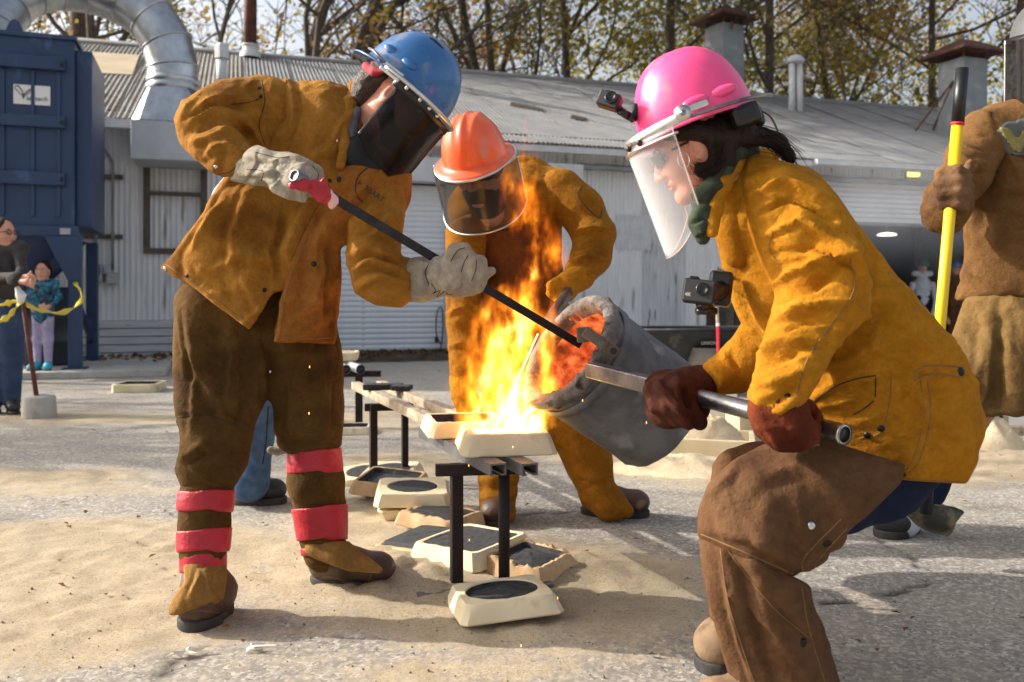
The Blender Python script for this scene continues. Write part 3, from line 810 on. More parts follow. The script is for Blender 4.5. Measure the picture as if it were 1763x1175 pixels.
def corr(name, u0, u1, z0, z1, m, v=0.0, piece=0.912, parent=None):
    """vertical corrugated sheets side by side, each an object of its own"""
    u = u0; i = 0
    while u < u1-0.01:
        w = min(piece, u1-u)
        key = (round(w, 3), round(z1-z0, 3), m.name)
        if key not in _cc:
            n = max(4, int(w/PER*8))
            vv = []; ff = []
            rows = 5
            for k in range(rows+1):
                for a in range(n+1):
                    x = w*a/n
                    vv.append((x, 0.011*math.cos(2*math.pi*x/PER)+0.004*math.sin(k*2.1+x*3), (z1-z0)*k/rows))
            for k in range(rows):
                for a in range(n):
                    q = k*(n+1)+a; ff.append((q, q+1, q+n+2, q+n+1))
            me = mesh_from(name, vv, ff); me.materials.append(m); _cc[key] = me
        o = bpy.data.objects.new(name, _cc[key]); LINK(o); o.parent = parent or bld
        o.location = WALL_R @ Vector((u, v+(0.004 if i % 2 else 0.0), z0))+A-root_loc(parent or bld)
        o.rotation_euler = WALL_R.to_euler()
        u += w; i += 1
def bbox(name, u0, u1, v0, v1, z0, z1, m, parent=None, bev=0.0, smooth=False):
    return MB().box(B((u0+u1)/2, (v0+v1)/2, (z0+z1)/2), (abs(u1-u0), abs(v1-v0), abs(z1-z0)), WALL_R, bev).build(name, m, parent or bld, smooth)
UL, UR = -5.0, 24.0
d0, d1 = wu(562), wu(772); dtop = Wpx(700, 318)[1]
g0, g1 = wu(1412), wu(1790); gtop = Wpx(1560, 385)[1]; gledge = Wpx(1560, 318)[1]
zb = Wpx(230, 552)[1]                       # top of the plank base
w0, w1 = wu(252), wu(352); wz0, wz1 = Wpx(300, 432)[1], Wpx(300, 290)[1]
corr('wall_panel', UL, w0, zb, EAVE, wall_metal)
corr('wall_panel', w0, w1, zb, wz0, wall_metal)
corr('wall_panel', w0, w1, wz1, EAVE, wall_metal)
corr('wall_panel', w1, d0, zb, EAVE, wall_metal)
corr('wall_panel', d0, d1, dtop+0.05, EAVE, wall_metal)
corr('wall_panel', d1, wu(1105), 0.25, EAVE, wall_metal)
corr('wall_panel', wu(1105), wu(1180), 0.3, EAVE, wall_metal2)
corr('wall_panel', wu(1180), g0, 0.25, EAVE, wall_metal)
corr('wall_panel', g0, g1, gledge, EAVE, wall_metal)
corr('wall_panel', g1, UR, 0.0, EAVE, wall_metal)
# plank base at the left, planks one by one
rows = 5; ph = (zb-0.0)/rows
for r in range(rows):
    u = UL+[0, .9, .35, 1.3, .6][r]; 
    while u < d0-0.05:
        L_ = rng.choice([1.7, 2.3, 2.9]); e = min(u+L_, d0-0.03)
        bbox('plank', u+0.004, e-0.004, -0.035-0.006*rng.random(), 0.02, r*ph+0.006, (r+1)*ph-0.006, plank_m, bev=0.006); u = e
bbox('sill', d1+0.02, g0-0.02, -0.06, 0.05, 0.0, 0.25, concrete)
# windows boarded with sheet
win = empty('window', B(w0, 0, wz0)); win.parent = bld; win.location = B(w0, 0, wz0)-A
corr('sheet', w0, w1, wz0, wz1, wall_metal, v=0.06, parent=win)
for (a, b, c, d) in [(w0-.04, w0+.05, wz0-.05, wz1+.08), (w1-.05, w1+.04, wz0-.05, wz1+.08), (w0+.052, w1-.052, wz0-.05, wz0+.03), (w0+.052, w1-.052, wz1-.0, wz1+.08), (w0+.052, w1-.052, wz0+(wz1-wz0)*.67, wz0+(wz1-wz0)*.71)]:
    bbox('frame', a, b, -0.05, 0.055, c, d, frame_dark, win)
# left roll-up door, slat by slat
dz0 = Wpx(680, 603)[1]
door = empty('roll_door', B(d0, 0, 0)); door.parent = bld; door.location = B(d0, 0, 0)-A
nsl = 31; sh = (dtop-dz0)/nsl
sm_ = None
for k in range(nsl):
    if sm_ is None:
        prof = [(0, 0), (-0.010, sh*0.12), (-0.014, sh*0.4), (-0.012, sh*0.75), (0.0, sh*0.93), (0.0, sh)]
        wv = [(x, y, zz) for x in (0, d1-d0-.08) for (y, zz) in prof]; m_ = len(prof)
        sm_ = mesh_from('slat', wv, [(a, a+m_, a+m_+1, a+1) for a in range(m_-1)]); sm_.materials.append(door_white)
        sm_.flip_normals()
    o = bpy.data.objects.new('slat', sm_); LINK(o); o.parent = door
    o.location = B(d0+.04, 0.05, dz0+k*sh)-B(d0, 0, 0); o.rotation_euler = WALL_R.to_euler()
bbox('bottom_bar', d0+.04, d1-.04, 0.02, 0.07, dz0-.03, dz0, conduit_m, door)
bbox('jamb', d0-.05, d0+.045, -0.03, 0.1, 0.0, dtop+.02, trim_white, door); bbox('jamb', d1-.045, d1+.05, -0.03, 0.1, 0.0, dtop+.02, trim_white, door)
bbox('hood_box', d0-.1, d1+2.2, -0.28, 0.0, dtop+.02, Wpx(755, 276)[1], trim_white, door, 0.01)
# ledge course between frieze and wall on the right
lz = Wpx(1050, 293)[1]
def wavy(name, u0, u1, v0, z0, h, m):
    n = int((u1-u0)/0.04); vv = []; ff = []
    for a in range(n+1):
        u = u0+(u1-u0)*a/n; dz = 0.025*perlin(np.array([[u*1.3, 0, 0]]))[0]+0.012*perlin(np.array([[u*6, 3, 0]]))[0]
        for (v, zz) in ((0.0, h), (v0, h*0.55), (v0-.02, 0.0), (0.0, 0.02)): vv.append(B(u, v, z0+zz+dz))
    for a in range(n):
        for k in range(4): ff.append((a*4+k, a*4+(k+1) % 4, a*4+4+(k+1) % 4, a*4+4+k))
    return obj(name, vv, ff, m, bld, False)
wavy('ledge_flashing', d1+2.2, UR, -0.22, lz-.04, 0.13, roof_grey)
# right bay: roll door partly raised over a dark workshop
rdoor = empty('roll_door', B(g0, 0, gtop)); rdoor.parent = bld; rdoor.location = B(g0, 0, gtop)-A
ns2 = 8; s2 = (gledge-gtop)/ns2
for k in range(ns2):
    bbox('slat', g0+.03, g1-.03, 0.05+0.0*k, 0.075, gtop+k*s2+.006, gtop+(k+1)*s2-.002, door_white, rdoor, 0.006)
bbox('bottom_bar', g0+.03, g1-.03, 0.03, 0.09, gtop-.05, gtop, conduit_m, rdoor)
bbox('jamb', g0-.08, g0+.03, -0.03, 0.12, 0.0, gledge, trim_white, rdoor); bbox('jamb', g1-.03, g1+.08, -0.03, 0.12, 0.0, gledge, trim_white, rdoor)
# inside
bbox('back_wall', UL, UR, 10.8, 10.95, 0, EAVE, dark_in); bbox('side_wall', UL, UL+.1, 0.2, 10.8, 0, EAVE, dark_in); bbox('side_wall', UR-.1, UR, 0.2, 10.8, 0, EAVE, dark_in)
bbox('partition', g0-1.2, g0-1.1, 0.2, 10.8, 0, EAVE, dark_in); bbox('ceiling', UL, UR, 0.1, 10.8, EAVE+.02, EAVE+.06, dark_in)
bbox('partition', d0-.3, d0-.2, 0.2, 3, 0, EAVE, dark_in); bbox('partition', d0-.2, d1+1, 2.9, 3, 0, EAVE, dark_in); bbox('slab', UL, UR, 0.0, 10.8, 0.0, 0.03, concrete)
# roof sheets, front and back slope
sl_len = math.hypot(DEPTH+.35, (DEPTH+.35)*SL)
pitch = math.atan(SL)
def roof_sheets(front):
    n = 96; w = 0.912; vv = []; ff = []
    for k in range(7):
        for a in range(n+1):
            x = w*a/n
            vv.append((x, sl_len*k/6, 0.011*math.cos(2*math.pi*x/PER)+0.006*math.sin(k*1.7+x*4)))
    for k in range(6):
        for a in range(n):
            q = k*(n+1)+a; ff.append((q, q+1, q+n+2, q+n+1))
    mA = mesh_from('roof_sheet', vv, ff); mA.materials.append(roof_metal)
    mB = mesh_from('roof_sheet', vv, ff); mB.materials.append(roof_grey)
    u = UL; i = 0
    while u < UR:
        o = bpy.data.objects.new('roof_sheet', mA if u < wu(380) else mB); LINK(o); o.parent = bld
        if front:
            o.location = B(u, -.35, EAVE-.35*SL+(0.004 if i % 2 else 0)+0.01*rng.random())-A
            o.rotation_euler = (WALL_R @ Matrix.Rotation(pitch, 3, 'X')).to_euler()
        else:
            o.location = B(u+w, 2*DEPTH+.35, EAVE-.35*SL+(0.004 if i % 2 else 0))-A
            o.rotation_euler = (WALL_R @ Matrix.Rotation(math.pi, 3, 'Z') @ Matrix.Rotation(pitch, 3, 'X')).to_euler()
        u += w-0.03; i += 1
roof_sheets(True); roof_sheets(False)
MB().tube([B(UL, DEPTH, RIDGE+.02), B(UR, DEPTH, RIDGE+.02)], 0.07, 8).build('ridge_cap', roof_grey, bld, True)
bbox('gutter', UL, wu(520), -0.47, -0.36, EAVE-.35*SL-.14, EAVE-.35*SL-.02, trim_white); bbox('fascia', UL, UR, -0.33, -0.29, EAVE-.35*SL-.13, EAVE-.35*SL-.03, trim_white)
bbox('gutter', wu(1380), UR, -0.46, -0.36, EAVE-.35*SL-.11, EAVE-.35*SL-.02, trim_white)
# pale and tan roof patches, metal wall patch
def roof_patch(pxs, m, lift, name='roof_patch'):
    q = [Rpx(x, y) for x, y in pxs]
    top = [B(u, v, z_+lift) for u, v, z_ in q]; bot = [B(u, v, z_+lift-.01) for u, v, z_ in q]
    n = len(q); f = [tuple(range(n)), tuple(range(2*n-1, n-1, -1))]+[(i, i+n, (i+1) % n+n, (i+1) % n) for i in range(n)]
    return obj(name, top+bot, f, m, bld, False)
roof_patch([(150, 92), (240, 98), (228, 132), (150, 128)], roof_tan, 0.035)
roof_patch([(880, 178), (935, 190), (930, 194), (878, 184)], soil_m, 0.03, 'leaf_debris'); roof_patch([(985, 200), (1010, 206), (1004, 210), (982, 206)], soil_m, 0.03, 'leaf_debris')
pu0, pz0 = Wpx(1060, 430); pu1, pz1 = Wpx(1120, 372)
corr('wall_patch', pu0, pu1, pz0, pz1, trim_white, v=-0.012)
# vents and chimneys on the roof
def on_roof(x, y, name, label=None, cat='chimney'):
    u, v, z_ = Rpx(x, y); return empty(name, B(u, v, z_), label, cat), (B(u, v, z_))
e, b0 = on_roof(382, 142, 'vent_pipe', 'short white vent pipe with rust-stained square cap on the left roof', 'vent')
s_ = b0.y/FPX
MB().tube([b0-Vector((0, 0, .1)), b0+Vector((0, 0, 42*s_))], 9*s_, 14).build('pipe', trim_white, e, True)
MB().lathe([(12*s_, 0), (12*s_, 22*s_), (10*s_, 26*s_), (1e-3, 26*s_)], None, b0+Vector((0, 0, 40*s_)), 8).build('cap', trim_white, e)
MB().lathe([(16*s_, 0), (14*s_, 3*s_), (9*s_, 5*s_)], None, b0-Vector((0, 0, 2*s_)), 16).build('flashing', steel_dark, e)
e, b0 = on_roof(431, 98, 'flue_pipe', 'tall rusty brown flue pipe rising from the roof past the frame top')
s_ = b0.y/FPX
MB().tube([b0-Vector((0, 0, .15)), b0+Vector((0, 0, 190*s_))], 11*s_, 16).build('pipe', rust_m, e, True)
MB().lathe([(19*s_, -3*s_), (17*s_, 6*s_), (12*s_, 14*s_), (12*s_, 17*s_), (15*s_, 18*s_), (15*s_, 20*s_), (11*s_, 20*s_)], None, b0, 20).build('flashing', trim_white, e, True)
def hood_chimney(x, y, halfw, h, caph, label, m, rot):
    e, b0 = on_roof(x, y, 'chimney', label); s_ = b0.y/FPX; R_ = rotz(rot)
    MB().box(b0+Vector((0, 0, h*s_/2-.3)), (2*halfw*s_*.82, 2*halfw*s_*.82, h*s_+.6), R_, 0.02).build('stack', m, e)
    top = b0+Vector((0, 0, h*s_))
    for dx in (-1, 1):
        for dy in (-1, 1): MB().box(top+R_ @ Vector((dx*halfw*.68*s_, dy*halfw*.68*s_, 4*s_)), (4*s_, 4*s_, 14*s_), R_).build('strut', rust_m, e)
    w = halfw*1.5*s_
    vv = [top+R_ @ Vector((a*w, b*w, 8*s_)) for a, b in ((-1, -1), (1, -1), (1, 1), (-1, 1))]+[top+R_ @ Vector((a*w*.97, b*w*.97, 12*s_)) for a, b in ((-1, -1), (1, -1), (1, 1), (-1, 1))]+[top+R_ @ Vector((a*w*.35, b*w*.35, (8+caph)*s_)) for a, b in ((-1, -1), (1, -1), (1, 1), (-1, 1))]
    ff = [(3, 2, 1, 0), (8, 9, 10, 11)]+[(i, (i+1) % 4, (i+1) % 4+4, i+4) for i in range(4)]+[(i+4, (i+1) % 4+4, (i+1) % 4+8, i+8) for i in range(4)]
    obj('hood', vv, ff, rust_m, e, False)
    return e, b0, s_
hood_chimney(1247, 165, 29, 118, 22, 'grey square chimney with dark rusty hood behind the pink helmet', chim_grey, 0.5)
e, b0, s_ = hood_chimney(1657, 238, 33, 132, 24, 'tall grey square chimney with rusty hood beside the yellow handle', chim_grey, 0.35)
for (x, y) in ((1573, 226), (1604, 226)):
    u, v, z_ = Rpx(x, y); MB().tube([B(u, v, z_-.05), b0+Vector((-.3, -.2, 95*s_))], 0.025, 6).build('stay_rod', rust_m, e)
e, b0 = on_roof(1370, 192, 'vent_pipe', 'white twin vent pipes with a shared flat cap on the right roof', 'vent')
s_ = b0.y/FPX
for dx in (-6.5, 6.5): MB().tube([b0+Vector((dx*s_, 0, -.1)), b0+Vector((dx*s_, 0, 82*s_))], 5.5*s_, 12).build('pipe', trim_white, e, True)
MB().lathe([(5*s_, 80*s_), (15*s_, 84*s_), (15*s_, 88*s_), (10*s_, 95*s_), (1e-3, 96*s_)], None, b0, 14).build('cap', galv_box, e)
# wall lamp and ceiling lamp of the right bay
u, z_ = Wpx(1567, 300); lampo = empty('wall_lamp', B(u, -.05, z_), 'small yellow lit lamp on the frieze above the right bay', 'lamp')
MB().box(B(u, -.09, z_), (.22, .12, .13), WALL_R, .02).build('lens', lamp_yellow, lampo); MB().box(B(u, -.02, z_), (.28, .03, .18), WALL_R, .01).build('housing', conduit_m, lampo)
pc = P(1527, 402, 20.0); lampo = empty('ceiling_lamp', pc, 'round lit lamp hanging inside the dark right bay', 'lamp')
MB().lathe([(1e-3, 0.02), (.14, .0), (.22, -.03), (.2, -.05), (1e-3, -.05)], None, pc, 20).build('lens', lamp_glow, lampo, True); MB().tube([pc+Vector((0, 0, .02)), pc+Vector((0, 0, EAVE-pc.z))], .012, 6).build('rod', conduit_m, lampo)

# ------------------------------------------------------------------ conduits and boxes on the left wall
for x, xl, y1, ytop in ((166, 150, 455, 275), (195, 150, 465, 255)):
    k = empty('conduit', B(wu(x), -.06, 1.5), 'grey conduit bending left above the '+('meter box' if x == 166 else 'square junction box')+' on the wall', 'conduit')
    path = [B(wu(x), -.05, Wpx(x, y1)[1]), B(wu(x), -.05, Wpx(x, ytop+45)[1]), B(wu(x-3), -.05, Wpx(x, ytop+22)[1]), B(wu((x+xl)/2+3), -.05, Wpx(x, ytop+2)[1]), B(wu(xl-4), -.05, Wpx(x, ytop)[1]), B(wu(xl-60), -.05, Wpx(x, ytop)[1])]
    MB().tube(curve_pts(path, 24), 0.022, 8).build('pipe', conduit_m, k, True)
    MB().tube([B(wu(x), -.05, Wpx(x, 400)[1]), B(wu(x), -.05, Wpx(x, 412)[1])], .03, 8).build('coupling', conduit_m, k, True)
for y in (305, 408):
    k = bbox('strut_rail', wu(100), wu(212), -.045, -.014, Wpx(180, y+4)[1], Wpx(180, y-4)[1], frame_dark, bld)
def ebox(x0, x1, y0, y1, label, door=True):
    u0, u1 = wu(x0), wu(x1); z1, z0 = Wpx(x0, y0)[1], Wpx(x0, y1)[1]
    k = empty('electrical_box', B(u0, -.05, z0), label, 'electrical box')
    bbox('body', u0, u1, -.16, -.014, z0, z1, box_grey, k, .01)
    bbox('cover', u0+.015, u1-.015, -.172, -.158, z0+.015, z1-.015, box_grey, k, .004)
    if door: bbox('switch', u0+(u1-u0)*.55, u0+(u1-u0)*.8, -.19, -.17, z0+(z1-z0)*.4, z0+(z1-z0)*.85, plastic_black, k, .004)
ebox(158, 179, 456, 487, 'taller grey switch box with black lever on the wall'); ebox(185, 206, 470, 490, 'squat grey junction box right of the switch box', False); ebox(180, 187, 460, 472, 'tiny dark fitting between the two grey wall boxes', False)
u, z_ = Wpx(754, 560); k = empty('power_cord', B(u, -.03, z_), 'black cord with plug looped on the white roll door', 'cord')
MB().tube(curve_pts([B(wu(x), -.06, Wpx(x, y)[1]) for x, y in ((757, 592), (750, 575), (750, 545), (755, 530), (760, 535), (761, 570), (757, 600), (752, 610), (745, 618))], 40), .011, 6).build('cable', plastic_black, k, True)
MB().box(B(wu(750), -.06, Wpx(750, 585)[1]), (.05, .04, .1), WALL_R, .01).build('plug', plastic_black, k)

# ------------------------------------------------------------------ duct and hood
duct = empty('exhaust_duct', B(wu(298), -.5, Wpx(298, 283)[1]), 'galvanised segmented duct arching from wall hood towards the blue collector', 'duct')
DY = 12.2
path = [P(*q) for q in [(298, 152, DY), (298, 118, DY), (288, 76, DY), (262, 34, DY), (218, 2, DY), (160, -20, DY-.1), (100, -28, DY-.3), (45, -18, DY-.6), (5, 14, DY-.9), (-18, 55, DY-1.2), (-20, 100, DY-1.4)]]
rr = 41.5*DY/FPX
for i in range(len(path)-1):
    a, b = path[i], path[i+1]
    # mitred gore: rings lie in the bisecting planes
    def ring(j):
        d0 = (path[j]-path[j-1]).normalized() if j > 0 else (path[1]-path[0]).normalized()
        d1_ = (path[j+1]-path[j]).normalized() if j < len(path)-1 else d0
        n_ = (d0+d1_).normalized(); sd = (n_.cross(Vector((0, 1, .2)))).normalized(); up = sd.cross(n_)
        sc = 1/max(.5, n_.dot(d0))
        return [path[j]+(sd*math.cos(t)*sc+up*math.sin(t))*rr for t in [2*math.pi*k/28 for k in range(28)]]
    r0, r1 = ring(i), ring(i+1)
    obj('duct_section', r0+r1, [(k, (k+1) % 28, (k+1) % 28+28, k+28) for k in range(28)], galv, duct)
    MB().tube([p+(p-path[i+1])*.012 for p in r1], .016, 6, closed=True).build('seam_band', galv, duct, True)
MB().lathe([(rr*1.02, 0), (rr*1.05, .02), (rr*1.05, .06), (rr*1.02, .08)], None, P(298, 158, DY), 28).build('collar', galv, duct, True)
MB().lathe([(rr*1.02, 0), (rr*1.05, .02), (rr*1.05, .06), (rr*1.02, .08)], None, P(298, 146, DY), 28).build('collar', galv, duct, True)
hw = 62*DY/FPX; hc = P(298, 218, DY)
vv = []; n = 28
for k in range(n):
    t = 2*math.pi*k/n; vv.append(P(298, 156, DY)+Vector((math.cos(t), math.sin(t), 0))*rr)
for k in range(n):
    t = 2*math.pi*k/n; m_ = max(abs(math.cos(t)), abs(math.sin(t))); vv.append(hc+WALL_R @ Vector((math.cos(t)/m_*hw, math.sin(t)/m_*hw*.8, 0)))
smooth_by_angle(obj('transition', vv, [(k, (k+1) % n, (k+1) % n+n, k+n) for k in range(n)][::1], galv, duct), 20)
MB().box(P(298, 251, DY), (2*hw, hw*1.6, 65*DY/FPX), WALL_R, .01).build('hood_box', galv_box, duct)

# ------------------------------------------------------------------ blue dust collector
CA = math.radians(19); CR = rotz(CA)
cf = P(128, 390, 10.0)                                # front right lower corner of the hopper box
col = empty('dust_collector', Vector((cf.x-.6, cf.y, 0)), 'dark blue steel dust collector hopper on legs at the left edge', 'dust collector')
def Cc(a, b, z): return Vector((cf.x, cf.y, 0))+CR @ Vector((a, b, 0))+Vector((0, 0, z))
def cbox(name, a0, a1, b0, b1, z0, z1, m=blue_paint, bev=.008, par=None):
    return MB().box(Cc((a0+a1)/2, (b0+b1)/2, (z0+z1)/2), (a1-a0, b1-b0, z1-z0), CR, bev).build(name, m, par or col)
zt = P(0, 64, 10).z; zl = cf.z; WD = 1.9; DD = 1.5
cbox('body', -WD, 0, 0, DD, zl, zt)
cbox('corner_post', .002, .17, .12, DD-.1, zl, zt-.12, blue_paint)
for (ya, yb) in ((104, 126), (204, 224), (300, 322)):
    cbox('rib', -WD+.02, -.09, -.09, -.002, P(0, yb, 10).z, P(0, ya, 10).z)
    cbox('bolt_tab', -.13, -.1, -.12, -.092, P(0, yb-6, 10).z, P(0, ya+8, 10).z, steel_dark, .004)
for a in (-.16, -.42, -.72, -.98): cbox('stiffener', a-.02, a+.02, -.03, -.004, zl+.1, P(0, 128, 10).z)
cbox('top_flange', -WD-.03, .03, -.05, DD+.05, zt-.05, zt)
lug = Cc(-.6, -.03, zt)
vv = [(-.09, 0), (-.05, .1), (-.02, .13), (.02, .13), (.05, .1), (.09, 0)]
obj('lifting_lug', [lug+CR @ Vector((x, b, z_)) for b in (0, .025) for x, z_ in vv], [tuple(range(5, -1, -1)), tuple(range(6, 12))]+[(i, (i+1) % 6, (i+1) % 6+6, i+6) for i in range(6)], blue_paint, col, False)
cbox('base_channel', -WD, .05, -.06, .06, zl-.12, zl)
# hopper funnel
hv = [Cc(-WD+.05, .05, zl-.1), Cc(-.05, .05, zl-.1), Cc(-.05, DD-.05, zl-.1), Cc(-WD+.05, DD-.05, zl-.1), Cc(-1.15, .55, zl-1.05), Cc(-.75, .55, zl-1.05), Cc(-.75, .95, zl-1.05), Cc(-1.15, .95, zl-1.05)]
obj('hopper', hv, [(0, 1, 5, 4), (1, 2, 6, 5), (2, 3, 7, 6), (3, 0, 4, 7), (4, 5, 6, 7)], blue_dark, col, False)
for (a, b) in ((-.06, 0), (-.06, DD), (-WD, 0), (-WD, DD)):
    cbox('leg', a, a+.14, b-.06, b+.08, .09, zl-.1); cbox('foot_plate', a-.06, a+.2, b-.12, b+.14, .075, .095)
def cbar(name, p, q, r=.035): MB().tube([p, q], r, 4).build(name, blue_dark, col)
cbar('brace', Cc(-.02, .02, 1.35), Cc(-.75, .02, .62)); cbar('brace', Cc(.0, .1, .95), Cc(.0, DD, .3)); cbar('brace', Cc(-.05, .02, .98), Cc(-WD, .02, .98))
obj('gusset', [Cc(a, b, z_) for b in (-.07, -.05) for a, z_ in ((-.3, zl-.12), (.08, zl-.12), (.08, zl-.62), (-.06, zl-.62))], [(3, 2, 1, 0), (4, 5, 6, 7), (0, 1, 5, 4), (1, 2, 6, 5), (2, 3, 7, 6), (3, 0, 4, 7)], blue_paint, col, False)
def text_obj(name, s, size, origin, xdir, zdir, m, parent, thick=0.0, align='CENTER'):
    cu = bpy.data.curves.new(name, 'FONT'); cu.body = s; cu.size = size; cu.align_x = align; cu.align_y = 'CENTER'; cu.extrude = max(thick, 0.0008); cu.resolution_u = 3
    o = bpy.data.objects.new(name, cu); LINK(o)
    x = Vector(xdir).normalized(); y = Vector(zdir).normalized(); zz = x.cross(y)
    Mx = Matrix((x, y, zz)).transposed().to_4x4(); Mx.translation = Vector(origin)
    bpy.context.view_layer.update()
    dg = bpy.context.evaluated_depsgraph_get()
    me = bpy.data.meshes.new_from_object(o.evaluated_get(dg)); bpy.data.objects.remove(o)
    me.transform(Mx); b = root_loc(parent); me.transform(Matrix.Translation(-b))
    me.materials.clear(); me.materials.append(m)
    r = bpy.data.objects.new(name, me); LINK(r); r.parent = parent; return r
cx_, cz_ = -.43, P(0, 166, 9.9).z
sg = cbox('sign_plate', cx_-.185, cx_+.185, -.022, -.006, cz_-.11, cz_+.11, white_plain, .003)
text_obj('lettering', 'amtech', .074, Cc(cx_+.055, -.026, cz_-.04), CR @ Vector((1, 0, 0)), (0, 0, 1), ink_dark, sg)
for pts, r_ in (([(-.16, .09), (-.13, .085), (-.09, .02), (-.085, -.05)], .006), ([(.0, .065), (-.03, .05), (-.085, -.01)], .006), ([(-.165, .09), (-.165, .06), (-.12, .01), (-.09, -.02)], .004), ([(-.03, .05), (-.02, .03), (-.08, -.03)], .004)):
    MB().tube(curve_pts([Cc(cx_+a, -.025, cz_+b) for a, b in pts], 12), r_, 6).build('emblem', ink_dark, sg)
tag2 = cbox('rating_plate', -.14, -.03, -.075, -.063, zl-.1, zl-.03, box_grey, .002)
MB().box((cf.x-.7, cf.y+.65, .04), (2.9, 2.6, .08), CR, .01).build('concrete_pad', concrete, None)
bpy.data.objects['concrete_pad']['kind'] = 'structure'
# ------------------------------------------------------------------ trees behind the workshop
def tree(name, base, h, r, lean, seed, leafm, nleaf, label, leafsz=0.19, forks=(), spread=1.0, group='trees behind the workshop', crown_lo=0.35):
    R = random.Random(seed)
    t = empty(name, base, label, 'tree', group)
    mb = MB(); tips = []
    def limb(p, d, length, rad, depth):
        n = 6 if depth == 0 else 5
        pts = [p]; rs = [rad]; q = Vector(p); d = Vector(d).normalized()
        for i in range(n):
            j = 0.10 if depth == 0 else 0.26
            d = (d+Vector((R.uniform(-j, j), R.uniform(-j, j), R.uniform(-j*.5, j*.8)+(0.05 if depth else 0)))).normalized()
            q = q+d*(length/n); pts.append(q.copy()); rs.append(rad*(1-(0.62 if depth < 3 else .8)*(i+1)/n))
        mb.tube(pts, rs, [9, 7, 5, 4, 3][min(depth, 4)], cap=False)
        if depth >= 2:
            for a in pts[1:]: tips.append((a, depth))
        if depth < 4:
            kids = [8, 7, 5, 4][depth]
            for c in range(kids):
                f = R.uniform(0.3 if depth == 0 else 0.2, 1.0); k = min(int(f*n), n-1); a = pts[k].lerp(pts[k+1], f*n-k)
                dd = (pts[k+1]-pts[k]).normalized()
                side = Vector((R.uniform(-1, 1), R.uniform(-1, 1), R.uniform(-.25, .5))).normalized()
                nd = (dd*R.uniform(.35, .8)+side*spread).normalized()
                limb(a, nd, length*R.uniform(.42, .66)*(1 if depth else .75), max(.010, rs[k]*R.uniform(.35, .6)), depth+1)
    limb(Vector(base)-Vector((0, 0, .3)), Vector((lean[0], lean[1], 1)), h, r, 0)
    mb.build('trunk', bark_m, t, True)
    if nleaf:
        vv = []; ff = []
        tt = [a for a in tips if a[0].z > base[2]+h*crown_lo]
        cl = [R.choice(tt)[0] for _ in range(max(8, nleaf//60))]
        for i in range(nleaf):
            c = R.choice(cl) if R.random() < .7 else R.choice(tt)[0]
            sp = .38 if R.random() < .7 else .15
            c = c+Vector((R.gauss(0, sp), R.gauss(0, sp), R.gauss(0, sp*.8)))
            a = Vector((R.gauss(0, 1), R.gauss(0, 1), R.gauss(0, 1))).normalized(); b = a.orthogonal().normalized()
            cdir = a.cross(b); s = leafsz*R.uniform(.55, 1.25)
            k = len(vv)
            vv += [c-b*s*.5, c+cdir*s*.32+a*s*.1, c+b*s*.5, c-cdir*s*.32+a*s*.1]
            ff.append((k, k+1, k+2, k+3))
        obj('crown', vv, np.array(ff), leafm, t)
    return t
TREES = [  # px of trunk at the roof line, distance, height, trunk radius, lean, leaves, look
    (135, 24, 15, .42, (.02, 0), leaf_olive, 2600, 'stout dark tree with olive leaves seen through the duct arch'),
    (20, 27, 13, .24, (-.05, 0), leaf_brown, 1800, 'leafy brown tree above the blue collector at the left edge'),
    (355, 26, 14, .16, (.10, .05), leaf_brown, 700, 'thin leaning tree beside the duct elbow with few leaves'),
    (478, 22, 15, .27, (.02, 0), leaf_brown, 600, 'upright forked trunk right of the rusty flue pipe'),
    (578, 22.5, 15, .36, (.10, .03), leaf_orange, 900, 'thick dark trunk leaning right, left of the blue helmet'),
    (640, 30, 13, .14, (-.04, 0), leaf_orange, 1700, 'pale tan leafed tree between the two thick dark trunks'),
    (790, 27, 14, .2, (-.03, 0), leaf_orange, 1500, 'bare-twigged tree just right of the blue helmet'),
    (850, 24, 14, .24, (-.10, 0), leaf_olive, 1500, 'tree leaning left above the orange helmet'),
    (895, 24, 14, .19, (.06, 0), leaf_olive, 1900, 'straight slim tree with yellow-green leaves above the orange helmet'),
    (1010, 26, 14, .22, (.07, 0), leaf_olive, 3400, 'dense olive tree left of the hooded chimney by the pink helmet'),
    (1130, 25, 14, .26, (-.04, 0), leaf_olive, 2600, 'tree with dark trunk directly behind the pink helmet'),
    (1300, 25, 13, .24, (.05, 0), leaf_olive, 3800, 'dense dark green tree between chimney and twin vent pipes'),
    (1440, 27, 13, .18, (-.03, 0), leaf_olive, 3000, 'olive tree just right of the twin white vent pipes'),
    (1520, 30, 13, .15, (.03, 0), leaf_brown, 2200, 'thin brown tree left of the tall hooded chimney'),
    (1610, 27, 14, .2, (.12, 0), leaf_brown, 2400, 'brown leafed tree leaning right behind the tall hooded chimney'),
    (1740, 24, 15, .34, (-.13, 0), leaf_brown, 2600, 'thick arching tree at the right edge behind the shovel holder'),
]
for i, (x, Y, h, r, lean, lm, nl, lab) in enumerate(TREES):
    c = P(x, 120, Y); c.z = 0
    c.x -= lean[0]*6
    tree('tree', c, h, r*.84, lean, 100+i, lm, int(nl*(2.0 if x > 800 else 1.3)), lab)
